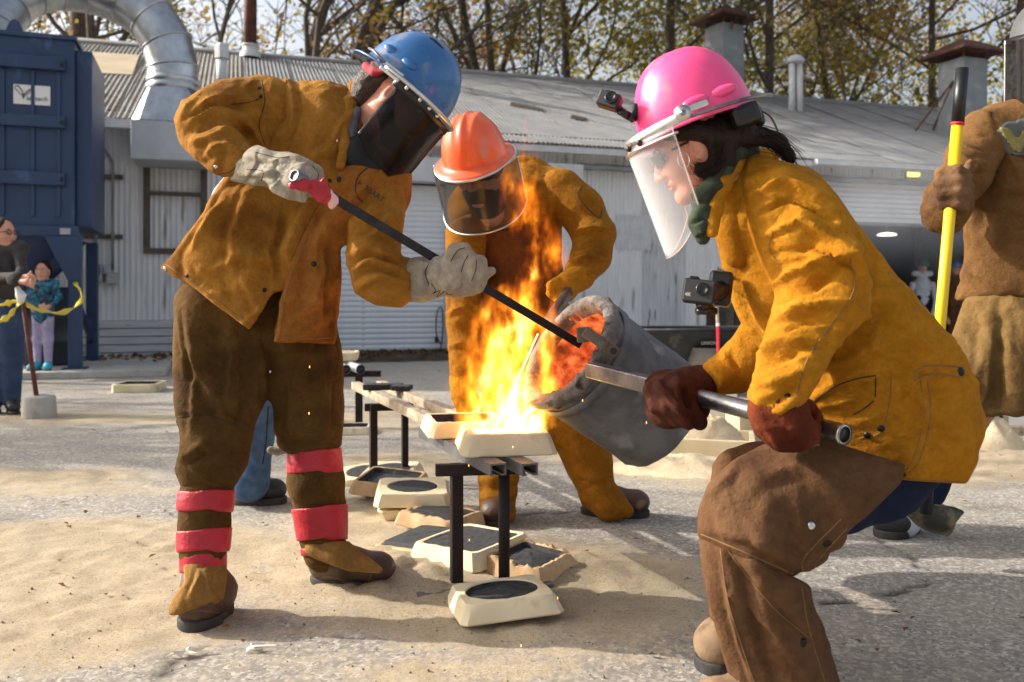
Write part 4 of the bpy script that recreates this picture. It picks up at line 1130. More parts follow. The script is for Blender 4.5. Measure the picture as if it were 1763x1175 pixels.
# far wood: a mass of twigs and leaves beyond the single trees
R = random.Random(5); mb = MB(); vv = []; ff = []
for i in range(60):
    Y = R.uniform(36, 46); x = R.uniform(-60, 1830); p = P(x, R.uniform(60, 260), Y)
    d = Vector((R.uniform(-.5, .5), 0, 1)).normalized(); L_ = R.uniform(2, 6)
    pts = [p+d*L_*k/4+Vector((R.uniform(-.15, .15), 0, 0)) for k in range(5)]
    mb.tube(pts, [R.uniform(.03, .1)*(1-k*.2) for k in range(5)], 4, cap=False)
    for k in range(1, 5):
        for s in (-1, 1):
            e = pts[k]+Vector((s*R.uniform(.4, 1.3), R.uniform(-.3, .3), R.uniform(.3, 1.2))); mb.tube([pts[k], (pts[k]+e)/2+Vector((0, 0, .1)), e], [.03, .022, .01], 3, cap=False)
fw = mb.build('distant_wood', bark_m, None, True); tag(fw, 'mass of distant bare twigs behind the nearer trees', 'wood', kind='stuff')
for i in range(15000):
    Y = R.uniform(34, 46); x = R.uniform(-60, 1830)
    dens = .35 if x < 760 else 1.0
    if R.random() > dens: continue
    c = P(x, R.gauss(120, 80), Y)
    a = Vector((R.gauss(0, 1), R.gauss(0, 1), R.gauss(0, 1))).normalized(); b = a.orthogonal().normalized(); cd = a.cross(b); s = R.uniform(.12, .3); k = len(vv)
    vv += [c-b*s*.5, c+cd*s*.35, c+b*s*.5, c-cd*s*.35]; ff.append((k, k+1, k+2, k+3))
lf = obj('distant_foliage', vv, np.array(ff), leaf_olive); tag(lf, 'mass of sparse brown leaves on the distant wood', 'foliage', kind='stuff')
# trees standing left of the picture: their branches throw the long dappled shade across the yard
for i, (x, y, h, r) in enumerate([(-10.0, 6.6, 6, .12), (-12, 8.6, 7, .16), (-8.0, 5.4, 3.0, .05)]):
    tree('tree', Vector((x, y, 0)), h, r, (0.03, 0), 300+i, leaf_brown, 160 if h > 4 else 30, ['slender bare tree left of the yard, nearest the camera', 'small bare tree left of the yard by the tape', 'short bare tree left of the yard between the tall ones and the saplings', 'thin bare sapling left of the yard, farther from the sand', 'thin bare sapling left of the yard, closest to the sand'][i], group='trees left of the yard')
# leaf litter along the wall
R = random.Random(8); n = 60; vv = []; ff = []
for a in range(n+1):
    u = wu(140)+(wu(1000)-wu(140))*a/n
    for k, v in enumerate(np.linspace(-1.5, -.03, 9)):
        hgt = math.sin(math.pi*min(1, k/8*1.15+.02))*.05+.02 if 0 < k < 8 else (-.02 if k == 0 else .05)
        vv.append(B(u, v+R.uniform(-.06, .06)*(k < 8), hgt+R.uniform(-.015, .02)))
for a in range(n):
    for k in range(8): q = a*9+k; ff.append((q, q+9, q+10, q+1))
so = obj('soil_strip', vv, ff, soil_m); tag(so, kind='structure')
vv = []; ff = []
def flat_leaf(c, s, tilt=.5):
    a = Vector((R.gauss(0, tilt), R.gauss(0, tilt), 1)).normalized(); b = a.orthogonal().normalized(); t = R.uniform(0, 6.28)
    b = Matrix.Rotation(t, 3, a) @ b; cd = a.cross(b); k = len(vv)
    vv.extend([c-b*s*.5, c+cd*s*.3+a*s*.12, c+b*s*.5, c-cd*s*.3+a*s*.12]); ff.append((k, k+1, k+2, k+3))
for i in range(1500): flat_leaf(B(R.uniform(wu(150), wu(1000)), -abs(R.gauss(.5, .5)), .06+R.uniform(0, .03)), R.uniform(.05, .12))
for i in range(70):
    g = G(R.uniform(-50, 1800), R.uniform(640, 1150)); flat_leaf(g+Vector((0, 0, gz(g.x, g.y)+.008)), R.uniform(.008, .02)+.004*g.y, .25)
lt = obj('leaf_litter', vv, np.array(ff), leaf_litter); tag(lt, 'scattered brown fallen leaves along the wall and yard', 'leaves', kind='stuff')
# grit and clods on the sand
mb = MB()
for i in range(650):
    g = G(R.uniform(-30, 1800), R.uniform(700, 1180)**1.0)
    s = R.uniform(.0015, .005)*(1.8 if R.random() < .08 else 1); zc = gz(g.x, g.y)
    v = [Vector((R.uniform(.6, 1)*a*s, R.uniform(.6, 1)*b*s, R.uniform(.5, 1)*c*s)) for a, b, c in ((1, 0, 0), (-1, 0, 0), (0, 1, 0), (0, -1, 0), (0, 0, 1), (0, 0, -1))]
    mb.add([q+Vector((g.x, g.y, zc+s*.3)) for q in v], [(0, 2, 4), (2, 1, 4), (1, 3, 4), (3, 0, 4), (2, 0, 5), (1, 2, 5), (3, 1, 5), (0, 3, 5)])
gr = mb.build('grit', mat('grit stones', S(110, 96, 80), S(150, 136, 116), 40, rough=.9), None); tag(gr, 'small stones and clods strewn over the sandy yard', 'grit', kind='stuff')
# ------------------------------------------------------------------ sand moulds
def sq_ring(h, k, n):                     # point k of n on a square of half-size h
    t = 2*math.pi*(k+.5)/n; m = max(abs(math.cos(t)), abs(math.sin(t)))
    return Vector((math.cos(t)/m*h, math.sin(t)/m*h, 0))
def mould(base, wb, wt, h, yaw, tilt=(0, 0), shape='round', rc=.7, fill=None, depth=.02, filld=.012, label='', asp=1.0, m=None, rise=0.0, chip=0.0, group='sand moulds on the yard', seed=1):
    R = random.Random(seed)
    o = empty('sand_mould', base, label, 'mould', group)
    Mx = rotz(yaw) @ Matrix.Rotation(tilt[0], 3, 'X') @ Matrix.Rotation(tilt[1], 3, 'Y')
    n = 48; rings = []
    def ring(fn, z_): return [Mx @ (Vector((fn(k).x*asp, fn(k).y, 0))+Vector((0, 0, z_)))+Vector(base) for k in range(n)]
    jit = [R.uniform(-1, 1) for _ in range(n)]
    b2 = .006
    inner = (lambda f: (lambda k: sq_ring(wt/2*rc*f, k, n))) if shape == 'square' else (lambda f: (lambda k: Vector((math.cos(2*math.pi*(k+.5)/n), math.sin(2*math.pi*(k+.5)/n), 0))*(wt/2*rc*f)))
    spec = [(lambda k: sq_ring(wb/2-.002, k, n), 0), (lambda k: sq_ring(wb/2, k, n), .004), (lambda k: sq_ring(wt/2+.001, k, n), h-b2), (lambda k: sq_ring(wt/2-b2*.7, k, n), h),
            (inner(1.04), h), (inner(1.0), h-.004), (inner(.96), h-depth)]
    for i, (fn, z_) in enumerate(spec):
        r = ring(fn, z_)
        if i in (1, 2, 3, 4): r = [p+Mx @ Vector((jit[k]*.0012, jit[(k*7+i) % n]*.0012, (chip*.006+.0009)*jit[k]*(i > 1))) for k, p in enumerate(r)]
        rings.append(r)
    v = [p for r in rings for p in r]; f = []
    for i in range(len(rings)-1):
        for k in range(n): f.append((i*n+k, i*n+(k+1) % n, (i+1)*n+(k+1) % n, (i+1)*n+k))
    f.append(tuple(range(n-1, -1, -1))); f.append(tuple((len(rings)-1)*n+k for k in range(n)))
    body = obj('mould_body', v, f, m or mould_m, o, False); smooth_by_angle(body, 32)
    if fill is not None:                   # the cast or charred face inside the cavity
        vv = []; ff = []; q = 10
        for i in range(q+1):
            for k in range(n):
                p = inner(.955*max(i, .02)/q)(k)
                zz = h-depth+filld+rise*(1-(i/q)**2)+(perlin(np.array([[p.x*40, p.y*40, seed]]))[0]*.003 if i < q else -.002)
                vv.append(Mx @ Vector((p.x*asp, p.y, zz))+Vector(base))
        for i in range(q):
            for k in range(n): ff.append((i*n+k, (i+1)*n+k, (i+1)*n+(k+1) % n, i*n+(k+1) % n))
        if fill is char_m:                 # the charring runs up the cavity wall
            vv += [Mx @ (Vector((inner(1.0)(k).x*asp, inner(1.0)(k).y, h-.0025)))+Vector(base) for k in range(n)]
            ff += [(q*n+k, (q+1)*n+k, (q+1)*n+(k+1) % n, q*n+(k+1) % n) for k in range(n)]
        obj('casting_face', vv, ff, fill, o)
    return o
rg = math.radians
m1 = G(866, 1058); m1.z = gz(m1.x, m1.y)+.0
mould(m1, .285, .25, .050, rg(13), (rg(-5), rg(-3)), 'round', .8, char_m, .016, .004, 'pale mould with round black recess nearest the camera, in front of the rack legs')
a = G(812, 968); mould(Vector((a.x, a.y, gz(a.x, a.y)+.004)), .31, .275, .055, rg(-38), (rg(2), rg(-2)), 'square', .86, char_m, .02, .017, 'pale mould turned cornerwise with flat grey square face, behind left rack leg', seed=2)
a = G(912, 990); mould(Vector((a.x, a.y, gz(a.x, a.y))), .25, .205, .05, rg(-38), (rg(3), rg(2)), 'square', .84, char_m, .03, .012, 'broken scorched mould with rubble inside, right of the rack legs', m=mould_burnt, chip=1.2, rise=.012, seed=3)
a = G(735, 948); mould(Vector((a.x, a.y, gz(a.x, a.y)-.015)), .27, .26, .05, rg(-36), (rg(4), rg(-4)), 'square', .86, char_m, .02, .03, 'low scorched mould with dark slab lying left of the cornerwise mould', m=mould_burnt, seed=4)
a = G(758, 915); mould(Vector((a.x, a.y, gz(a.x, a.y))), .26, .235, .05, rg(-30), (rg(-3), rg(3)), 'square', .84, char_m, .02, .022, 'scorched flat mould with dark face below the stacked white pair', m=mould_burnt, chip=.8, seed=5)
a = G(705, 893); b6 = Vector((a.x, a.y, gz(a.x, a.y)))
mould(b6, .21, .25, .05, rg(8), (rg(2), rg(2)), 'square', .7, None, .02, .0, 'inverted tan mould carrying a white round-faced mould on top', seed=6)
mould(b6+Vector((.01, .02, .064)), .30, .275, .05, rg(6), (rg(2), rg(1)), 'round', .72, char_m, .006, .007, 'white mould with round grey casting, on top of a smaller mould', seed=7)
a = G(672, 858); mould(Vector((a.x, a.y, gz(a.x, a.y))), .29, .26, .055, rg(-12), (rg(4), rg(4)), 'square', .88, char_m, .03, .008, 'scorched hollow mould frame beside the far rack legs', m=mould_burnt, seed=8)
a = G(668, 842); mould(Vector((a.x, a.y+.1, gz(a.x, a.y))), .27, .24, .05, rg(-8), (rg(6), rg(-2)), 'round', .8, char_m, .01, .012, 'white mould with grey oval face behind the scorched frame', seed=9)
a = G(628, 828); mould(Vector((a.x, a.y, gz(a.x, a.y))), .25, .22, .05, rg(16), (rg(7), rg(-6)), 'round', .75, char_m, .01, .012, 'tilted white mould farthest left of the moulds under the far rack', seed=10)
a = G(602, 749); mould(Vector((a.x, a.y+.1, 0)), .24, .23, .05, rg(4), (0, 0), 'square', .86, char_m, .03, .006, 'low pale mould on the sand below the pair of pipe ends', seed=11)
a = G(229, 676); mould(Vector((a.x, a.y+.15, 0)), .4, .39, .08, rg(4), (0, 0), 'square', .88, char_m, .05, .006, 'cream mould alone on the asphalt in front of the plank wall', seed=12, group='sand moulds on the yard')

# ------------------------------------------------------------------ pouring rack
D_ = Vector((-.365, .931, 0)).normalized(); Sd = Vector((D_.y, -D_.x, 0))
ZR = .418
def channel(a, b, w, h, t, m, name, parent):
    a, b = Vector(a), Vector(b); d = (b-a).normalized(); s = d.cross(Vector((0, 0, 1))).normalized(); u = Vector((0, 0, 1))
    prof = [(-w/2, -h/2), (-w/2+.3*w, -h/2), (-w/2+.3*w, -h/2+t), (-w/2+t, -h/2+t), (-w/2+t, h/2-t), (w/2-t, h/2-t), (w/2-t, -h/2+t), (w/2-.3*w, -h/2+t), (w/2-.3*w, -h/2), (w/2, -h/2), (w/2, h/2), (-w/2, h/2)]
    n = len(prof); v = [p+s*x+u*y for p in (a, b) for x, y in prof]
    f = [(i, (i+1) % n, (i+1) % n+n, i+n) for i in range(n)]
    for off, rev in ((0, 1), (n, 0)):
        for q in ((11, 0, 3, 4), (0, 1, 2, 3), (4, 5, 10, 11), (5, 6, 9, 10), (6, 7, 8, 9)):
            f.append(tuple(off+i for i in (q if rev else q[::-1])))
    return obj(name, v, f, m, parent, False)
def rack(legs, front, label, post_m=(steel_rust, steel_rust)):
    a, b = [G(x, y) for x, y in legs]; mid = (a+b)/2
    k = empty('pouring_rack', Vector((mid.x, mid.y, 0)), label, 'rack', 'pouring racks')
    zt = ZR-.034
    MB().box((a.x, a.y, zt/2), (.034, .034, zt), rotz(.35), .002).build('leg', post_m[0], k)
    if front: MB().tube([(b.x, b.y, 0), (b.x, b.y, zt)], .0175, 14).build('leg', post_m[1], k, True)
    else: MB().box((b.x, b.y, zt/2), (.030, .030, zt), rotz(.35), .002).build('leg', post_m[1], k)
    for p in (a, b): MB().box((p.x, p.y, .004), (.1, .1, .008), rotz(.35)).build('foot_plate', steel_rust, k)
    e = Vector((1, .15, 0)).normalized()
    MB().box((mid.x, mid.y, zt-.016), (.27 if front else .23, .03, .034), frame((0, 0, 1), e), .002).build('cross_bar', steel_rust, k)
    return k, mid
rk, mid0 = rack(((786, 1018), (868, 1018)), True, 'front pair of dark steel rack legs under the flaming mould')
rk2, mid1 = rack(((643, 836), (697, 833)), False, 'middle pair of dark steel rack legs behind the flaming mould')
f0 = P(858, 799, 2.42); 
fa = Vector((f0.x, f0.y, ZR-.012)); fb = fa+Sd*.0+Vector((.088, .0, 0))
channel(fa, fa+D_*.75, .048, .034, .005, chan_grey, 'channel_rail', rk); channel(fb, fb+D_*.75, .048, .034, .005, chan_grey, 'channel_rail', rk)
wa = P(612, 668, 4.55); wa.z = ZR-.01
for i, off in enumerate((0.0, .12)):
    p0 = wa+Vector((off, .06*i, 0)); p1 = p0-D_*1.62
    L_ = (p1-p0).length
    b = MB().box((p0+p1)/2+Vector((0, 0, .02)), (.045, L_, .04), frame((0, 0, 1), Vector((D_.y, -D_.x, 0))), .004).build('wooden_rail', wood_m, rk2)
pl = empty('charred_board', P(655, 672, 4.1), 'charred dark board lying across the wooden rails', 'board')
MB().box(Vector((P(660, 672, 4.15).x, 4.15, ZR+.045)), (.19, .09, .028), rotz(.1), .006).build('slab', char_m, pl)
MB().box(Vector((P(692, 674, 4.1).x, 4.1, ZR+.045)), (.09, .08, .024), rotz(-.1), .005).build('chip', char_m, pl)
# moulds on the rack
r1 = P(868, 783, 2.66); r1.z = ZR+.006
fm = mould(r1, .285, .245, .062, rg(8), (0, 0), 'square', .8, pool_m, .03, .018, 'cream mould on the rack end being filled with flaming metal', group='moulds on the rack', seed=20)
r2 = P(800, 742, 2.98); r2.z = ZR+.008
mould(r2, .28, .25, .05, rg(12), (0, 0), 'square', .84, char_m, .045, .008, 'white-sided mould on the rack just behind the flaming one', group='moulds on the rack', seed=21)
# far rack with pipe rails
a = G(618, 737); k = empty('pouring_rack', Vector((a.x, a.y, 0)), 'far rack leg carrying two pipes, by the blue-helmeted worker\'s knee', 'rack', 'pouring racks')
zt = .88-124*a.y/FPX
MB().box((a.x, a.y, zt/2), (.05, .05, zt), rotz(.2), .003).build('leg', steel_rust, k)
MB().box((a.x, a.y, zt-.02), (.3, .04, .04), rotz(.1), .003).build('cross_bar', steel_rust, k)
for dx in (-.04, .055):
    p = Vector((a.x+dx, a.y-.25, zt+.03)); q = p+D_*1.6
    MB().tube([p, q], .031, 14, cap=False).build('pipe_rail', trim_white, k, True); MB().tube([p+D_*.003, q], .026, 14).build('pipe_bore', plastic_black, k, True)
b = Vector((a.x-.14, a.y+.15, zt+.065)); 
mould(b, .2, .22, .06, rg(5), (0, 0), 'square', .8, None, .02, 0, 'small white mould on the far pipe rack at the worker\'s knee', group='moulds on the rack', seed=22)
# short bar on the ground through the rack feet
a = G(715, 1042); b = G(952, 1022)
bo = empty('steel_bar', a, 'short grey steel bar lying in the sand behind the nearest mould', 'bar')
MB().box((a+b)/2+Vector((0, .03, .012)), ((b-a).length, .03, .024), frame((0, 0, 1), b-a), .003).build('bar', chan_grey, bo)

# ------------------------------------------------------------------ ladle
LA = Vector((.75, .38, -.54)).normalized(); LC = P(979, 603, 2.66); LR, LL = .186, .41
Fm = frame(LA, (0, 0, 1))
def lp(r, t, h): return LC+LA*h+(Fm @ Vector((math.cos(t)*r, math.sin(t)*r, 0)))
def rough(q, t):
    n_ = perlin(np.array([[math.cos(t)*2.2+q.z*9, math.sin(t)*2.2, q.z*14]]))[0]
    m_ = perlin(np.array([[math.cos(t)*7, math.sin(t)*7, q.z*40]]))[0]
    return Vector((q.x, q.y, q.z))*1+Vector((math.cos(t), math.sin(t), 0))*(n_*.006+m_*.003)
def rough2(q, t):
    n_ = perlin(np.array([[math.cos(t)*6+q.x*20, math.sin(t)*6, q.z*60]]))[0]; m_ = perlin(np.array([[math.cos(t)*17, math.sin(t)*17, q.z*90+3]]))[0]
    return q+Vector((math.cos(t), math.sin(t), 0))*(n_*.006+m_*.005)+Vector((0, 0, n_*.006+m_*.006))
ladle = empty('ladle', LC-Vector((0, 0, .3)), 'crusted grey bucket ladle tilted and pouring, held on a steel pipe', 'ladle')
MB().lathe([(LR*1.0, .012), (LR*1.005, .05), (LR*1.02, .12), (LR*1.02, .22), (LR*1.02, .31), (LR*1.03, .385), (LR*1.0, .40), (LR*.9, LL), (LR*.5, LL+.004), (1e-3, LL+.004)], Fm, LC, 72, jit=rough).build('shell', ladle_m, ladle, True)
MB().lathe([(LR*.82, .035), (LR*.84, .0), (LR*.88, -.012), (LR*.95, -.016), (LR*1.03, -.012), (LR*1.075, .004), (LR*1.06, .022), (LR*1.01, .03)], Fm, LC, 90, jit=rough2).build('slag_rim', slag_m, ladle, True)
MB().lathe([(LR*.845, .004), (LR*.8, .1), (LR*.74, .24), (LR*.5, .3), (1e-3, .3)], Fm, LC, 48, jit=rough).build('lining', hot_m, ladle, True)
MB().lathe([(LR*1.025, .045), (LR*1.06, .047), (LR*1.06, .07), (LR*1.025, .072)], Fm, LC, 60, jit=lambda q, t: q).build('hoop', ladle_m, ladle, True)
# spout lip at the low side of the rim
lo_t = min(np.linspace(0, 2*math.pi, 72), key=lambda t: lp(LR, t, 0).z)
lv = []; lf_ = []
for i, r in enumerate(np.linspace(.86, 1.08, 6)):
    for j, dt in enumerate(np.linspace(-.42, .42, 9)):
        w = (1-abs(dt)/.5*max(0, (r-1)/.28)*.75); lv.append(lp(LR*r, lo_t+dt*w, -.012-.02*max(0, r-.95)*4*(1-(dt/.42)**2*.8)))
for i in range(5):
    for j in range(8): lf_.append((i*9+j, i*9+j+1, i*9+j+10, i*9+j+9))
sp = obj('spout', lv, lf_, slag_m, ladle); md = sp.modifiers.new('t', 'SOLIDIFY'); md.thickness = .018
# bar, pipe, bracket
near_t = min(np.linspace(0, 2*math.pi, 72), key=lambda t: (lp(LR, t, .1)-P(1028, 640, 2.42)).length)
pb0, pb1 = P(1018, 637, 2.44), P(1456, 749, 1.70)
dd = (pb1-pb0).normalized()
fb = frame(dd, (0, 0, 1))
e0, e1 = pb0, pb0+dd*.30
MB().box((e0+e1)/2, (.042, .042, (e1-e0).length), fb, .004).build('square_bar', steel, ladle)
MB().tube([e1-dd*.02, pb1], .0205, 24, cap=False).build('pipe', steel, ladle, True)
MB().tube([e1, pb1-dd*.004], .0165, 20).build('pipe_bore', plastic_black, ladle, True)
MB().lathe([(.0165, -.002), (.0205, -.002), (.0215, -.006), (.0205, -.01)], fb, pb1, 24).build('pipe_lip', alu, ladle, True)
bp_ = P(1035, 590, 2.46); bd = (P(1062, 612, 2.44)-P(1005, 572, 2.5)).normalized(); bn = (Vector((0, 0, CAMH))-bp_).normalized()
bfm = frame(bn, bd)
br = MB().box(bp_, (.115, .032, .010), bfm, .003).build('bracket', bracket_m, ladle)
MB().box(P(1003, 577, 2.50), (.034, .044, .012), frame(bn, bd+Vector((0, 0, .6))), .004).build('clamp_ear', bracket_m, ladle)
MB().tube([bp_+bn*.002, bp_+bn*.026], .019, 6).build('bolt', bracket_m, br); MB().tube([bp_+bn*.026, bp_+bn*.036], .009, 10).build('bolt_end', steel, br)
MB().tube([bp_+bd*.045+bn*.004, bp_+bd*.045+bn*.0075], .010, 14).build('hole', plastic_black, br)
fh0, fh1 = P(942, 560, 2.86), P(980, 500, 3.18)
MB().tube([P(958, 575, 2.74), fh0.lerp(fh1, .1), fh1], .021, 16).build('far_pipe', steel, ladle, True)
# molten streams
st = empty('molten_stream', P(880, 735, 2.66), 'thin glowing streams of metal falling from ladle lip into the mould', 'molten metal')
MB().tube(curve_pts([P(932, 692, 2.64), P(915, 705, 2.64), P(900, 720, 2.65), P(893, 748, 2.66)], 12), [.009-.0003*i for i in range(12)], 8).build('stream', stream_m, st, True)
MB().tube(curve_pts([P(926, 575, 2.66), P(906, 620, 2.66), P(884, 668, 2.66), P(868, 712, 2.66), P(845, 745, 2.66)], 16), .0022, 6).build('stream', stream_m, st, True)

# ------------------------------------------------------------------ skimming rod held by the blue-helmeted worker
ra, rb = P(503, 299, 2.17), P(1000, 594, 2.56)
rd = (rb-ra).normalized()
rod = empty('skimming_rod', ra, 'long dark flat steel rod with red tape grip reaching into the ladle', 'rod')
MB().box((ra+rb)/2, (.010, .024, (rb-ra).length), frame(rd, (0, 0, 1) if False else Vector((0, 1, 0))), .001).build('bar', steel_dark, rod)
MB().lathe([(.0115, 0), (.0155, 0), (.0155, .14), (.0115, .14)], frame(rd+Vector((0, .9, 0))), P(506, 302, 2.035), 20, closed=True).build('pipe_end', steel, rod, True)
MB().lathe([(.0112, .004), (1e-4, .004)], frame(rd+Vector((0, .9, 0))), P(506, 302, 2.035), 16).build('pipe_bore', plastic_black, rod, True)
s = Sdf(.012); s.chain([(540, 322, 2.07, 12), (556, 334, 2.08, 15), (566, 346, 2.12, 11)]); s.chain([(545, 322, 2.07, 10), (522, 318, 2.04, 9), (503, 320, 2.03, 8)], flat=((0, 1, 0), .4)); s.chain([(554, 325, 2.07, 7), (558, 308, 2.06, 4)])
cloth('tape_grip', s, tape_red, rod, .004, wr=[((.7, 0, -.5), 60, 20, .002)])
s = Sdf(.01); s.chain([(566, 332, 2.075, 8), (573, 346, 2.09, 9), (571, 356, 2.10, 6)], flat=((0, 1, 0), .6)); cloth('tape_tail', s, mat('pale pink tape', S(226, 180, 176), rough=.6), rod, .004)

# ------------------------------------------------------------------ flame
def flame_material(base, ctr, rad, name, strength):
    m = bpy.data.materials.new(name); m.use_nodes = True; nt = m.node_tree; n = nt.nodes; L = nt.links
    n.remove(n['Principled BSDF'])
    tc = n.new('ShaderNodeTexCoord'); sep = n.new('ShaderNodeSeparateXYZ')
    # licking distortion: tall noise pushes the coordinates sideways, more with height
    def vnoise(sc, mz, det):
        mp = n.new('ShaderNodeMapping'); mp.inputs['Scale'].default_value = (sc, sc, sc*mz); L.new(tc.outputs['Object'], mp.inputs[0])
        t = n.new('ShaderNodeTexNoise'); t.inputs['Scale'].default_value = 1.0; t.inputs['Detail'].default_value = det; t.inputs['Roughness'].default_value = .6; L.new(mp.outputs[0], t.inputs['Vector']); return t
    w1 = vnoise(9, .62, 3); w2 = vnoise(26, .45, 2)
    def vm(op, a, b=None, s=None):
        q = n.new('ShaderNodeVectorMath'); q.operation = op; L.new(a, q.inputs[0])
        if isinstance(b, tuple): q.inputs[1].default_value = b
        elif b is not None: L.new(b, q.inputs[1])
        if s is not None: q.inputs['Scale'].default_value = s
        return q.outputs[0]
    def mth(op, a, b=None, c=None, clamp=False):
        q = n.new('ShaderNodeMath'); q.operation = op; q.use_clamp = clamp
        for i, x in enumerate((a, b, c)):
            if x is None: continue
            if isinstance(x, (int, float)): q.inputs[i].default_value = x
            else: L.new(x, q.inputs[i])
        return q.outputs[0]
    p = vm('ADD', tc.outputs['Object'], vm('SCALE', vm('SUBTRACT', w1.outputs['Color'], (.5, .5, .5)), None, .21))
    p = vm('ADD', p, vm('SCALE', vm('SUBTRACT', w2.outputs['Color'], (.5, .5, .5)), None, .055))
    L.new(p, sep.inputs[0])
    H_ = ctr[-1][0]
    zn = mth('DIVIDE', sep.outputs[2], H_, clamp=True)
    def fcurve(pts, lo, hi):
        c = n.new('ShaderNodeFloatCurve'); cv = c.mapping.curves[0]
        for i, (zz, v) in enumerate(pts):
            x = zz/H_; y = (v-lo)/(hi-lo)
            if i == 0: cv.points[0].location = (x, y)
            elif i == len(pts)-1: cv.points[-1].location = (x, y)
            else: cv.points.new(x, y)
        c.mapping.update(); L.new(zn, c.inputs['Value'])
        return mth('MULTIPLY_ADD', c.outputs[0], hi-lo, lo)
    cx = fcurve(ctr, -.25, .25); rd_ = fcurve(rad, 0.0, .25)
    dx = mth('SUBTRACT', sep.outputs[0], cx); dy = mth('MULTIPLY', sep.outputs[1], 1.15)
    r = mth('SQRT', mth('ADD', mth('MULTIPLY', dx, dx), mth('MULTIPLY', dy, dy)))
    q = mth('DIVIDE', r, mth('MAXIMUM', rd_, .004))
    core = mth('SUBTRACT', 1.0, q, clamp=True)
    lick = vnoise(15, .5, 6)
    lk = n.new('ShaderNodeMapRange'); L.new(lick.outputs['Fac'], lk.inputs[0]); lk.inputs[1].default_value = .45; lk.inputs[2].default_value = .62; lk.inputs[3].default_value = .0; lk.inputs[4].default_value = 1.0
    fil = mth('ADD', mth('MULTIPLY', lk.outputs[0], .95), mth('MULTIPLY', mth('SUBTRACT', 1.0, zn, clamp=True), .11))
    inten = mth('MULTIPLY', mth('POWER', core, .75), fil)
    low = mth('GREATER_THAN', sep.outputs[2], 0.0)
    inten = mth('MULTIPLY', inten, low)
    heat = mth('ADD', mth('MULTIPLY', inten, .8), mth('MULTIPLY', mth('POWER', mth('SUBTRACT', 1.0, zn, clamp=True), 2.2), .42))
    cr = n.new('ShaderNodeValToRGB'); e = cr.color_ramp.elements
    e[0].position = .12; e[0].color = (1.0, .13, .008, 1); e[1].position = .95; e[1].color = (1, .66, .26, 1)
    k1 = e.new(.38); k1.color = (1, .24, .012, 1); k2 = e.new(.62); k2.color = (1, .42, .03, 1)
    L.new(heat, cr.inputs[0])
    em = n.new('ShaderNodeEmission'); L.new(cr.outputs[0], em.inputs[0])
    amp = mth('MULTIPLY_ADD', mth('POWER', mth('SUBTRACT', 1.0, zn, clamp=True), 1.4), 1.55, .24)
    L.new(mth('MULTIPLY', mth('MULTIPLY', mth('MULTIPLY', inten, inten), amp), strength), em.inputs[1])
    ab = n.new('ShaderNodeVolumeAbsorption'); ab.inputs[0].default_value = (.9, .5, .2, 1); L.new(mth('MULTIPLY', inten, 3.0), ab.inputs['Density'])
    ads = n.new('ShaderNodeAddShader'); L.new(em.outputs[0], ads.inputs[0]); L.new(ab.outputs[0], ads.inputs[1])
    L.new(ads.outputs[0], n['Material Output'].inputs['Volume'])
    m.cycles.volume_step_rate = .22
    return m
FY = 2.69
fbase = P(872, 745, FY)
def zpx(y): return (745-y)*FY/FPX
def xpx(x): return (x-872)*FY/FPX
ctr = [(0, 0), (zpx(680), xpx(876)), (zpx(600), xpx(878)), (zpx(520), xpx(898)), (zpx(440), xpx(935)), (zpx(360), xpx(905)), (zpx(290), xpx(885)), (zpx(220), xpx(900)), (zpx(180), xpx(905))]
rad = [(0, .178), (zpx(680), .185), (zpx(600), .168), (zpx(520), .112), (zpx(440), .078), (zpx(360), .074), (zpx(290), .062), (zpx(220), .034), (zpx(180), .012)]
fmat = flame_material(fbase, ctr, rad, 'flame', 68)
s = Sdf(.05)
hull = [(872, 742, FY, 130), (878, 680, FY, 140), (880, 600, FY, 136), (900, 520, FY, 120), (928, 440, FY, 108), (908, 360, FY, 104), (888, 290, FY, 94), (900, 215, FY, 56)]
s.chain(hull)
V, Fq = s.mesh(.03)
flame = obj('flame', V, Fq, fmat, None, loc=fbase); tag(flame, 'tall orange and yellow flames rising from the pour', 'flame')
# sparks falling and flying about the pour
spark_m = emis('spark glow', (1, .35, .08, 1), 3)
for x, y, Y, lab in [(1003, 690, 2.3, 'on the dark side of the ladle'), (807, 802, 2.5, 'just under the flaming mould, left of the leg'), (808, 930, 2.5, 'in front of the cornerwise mould'), (533, 632, 2.28, 'high on the blue-helmeted worker\'s right leg'), (532, 712, 2.28, 'above the blue-helmeted worker\'s knee'),
                     (960, 1030, 2.2, 'above the right corner of the nearest mould'), (897, 1112, 2.1, 'on the sand in front of the nearest mould'), (1113, 728, 2.2, 'at the ladle base beside the brown glove'), (883, 770, 2.45, 'against the front face of the flaming mould')]:
    p = P(x, y, Y); o = MB().ellipsoid(p, .001, .001, .0035, n=4).build('spark', spark_m, None, True, loc=p)
    tag(o, 'tiny orange spark '+lab, 'spark', 'sparks flying from the pour')

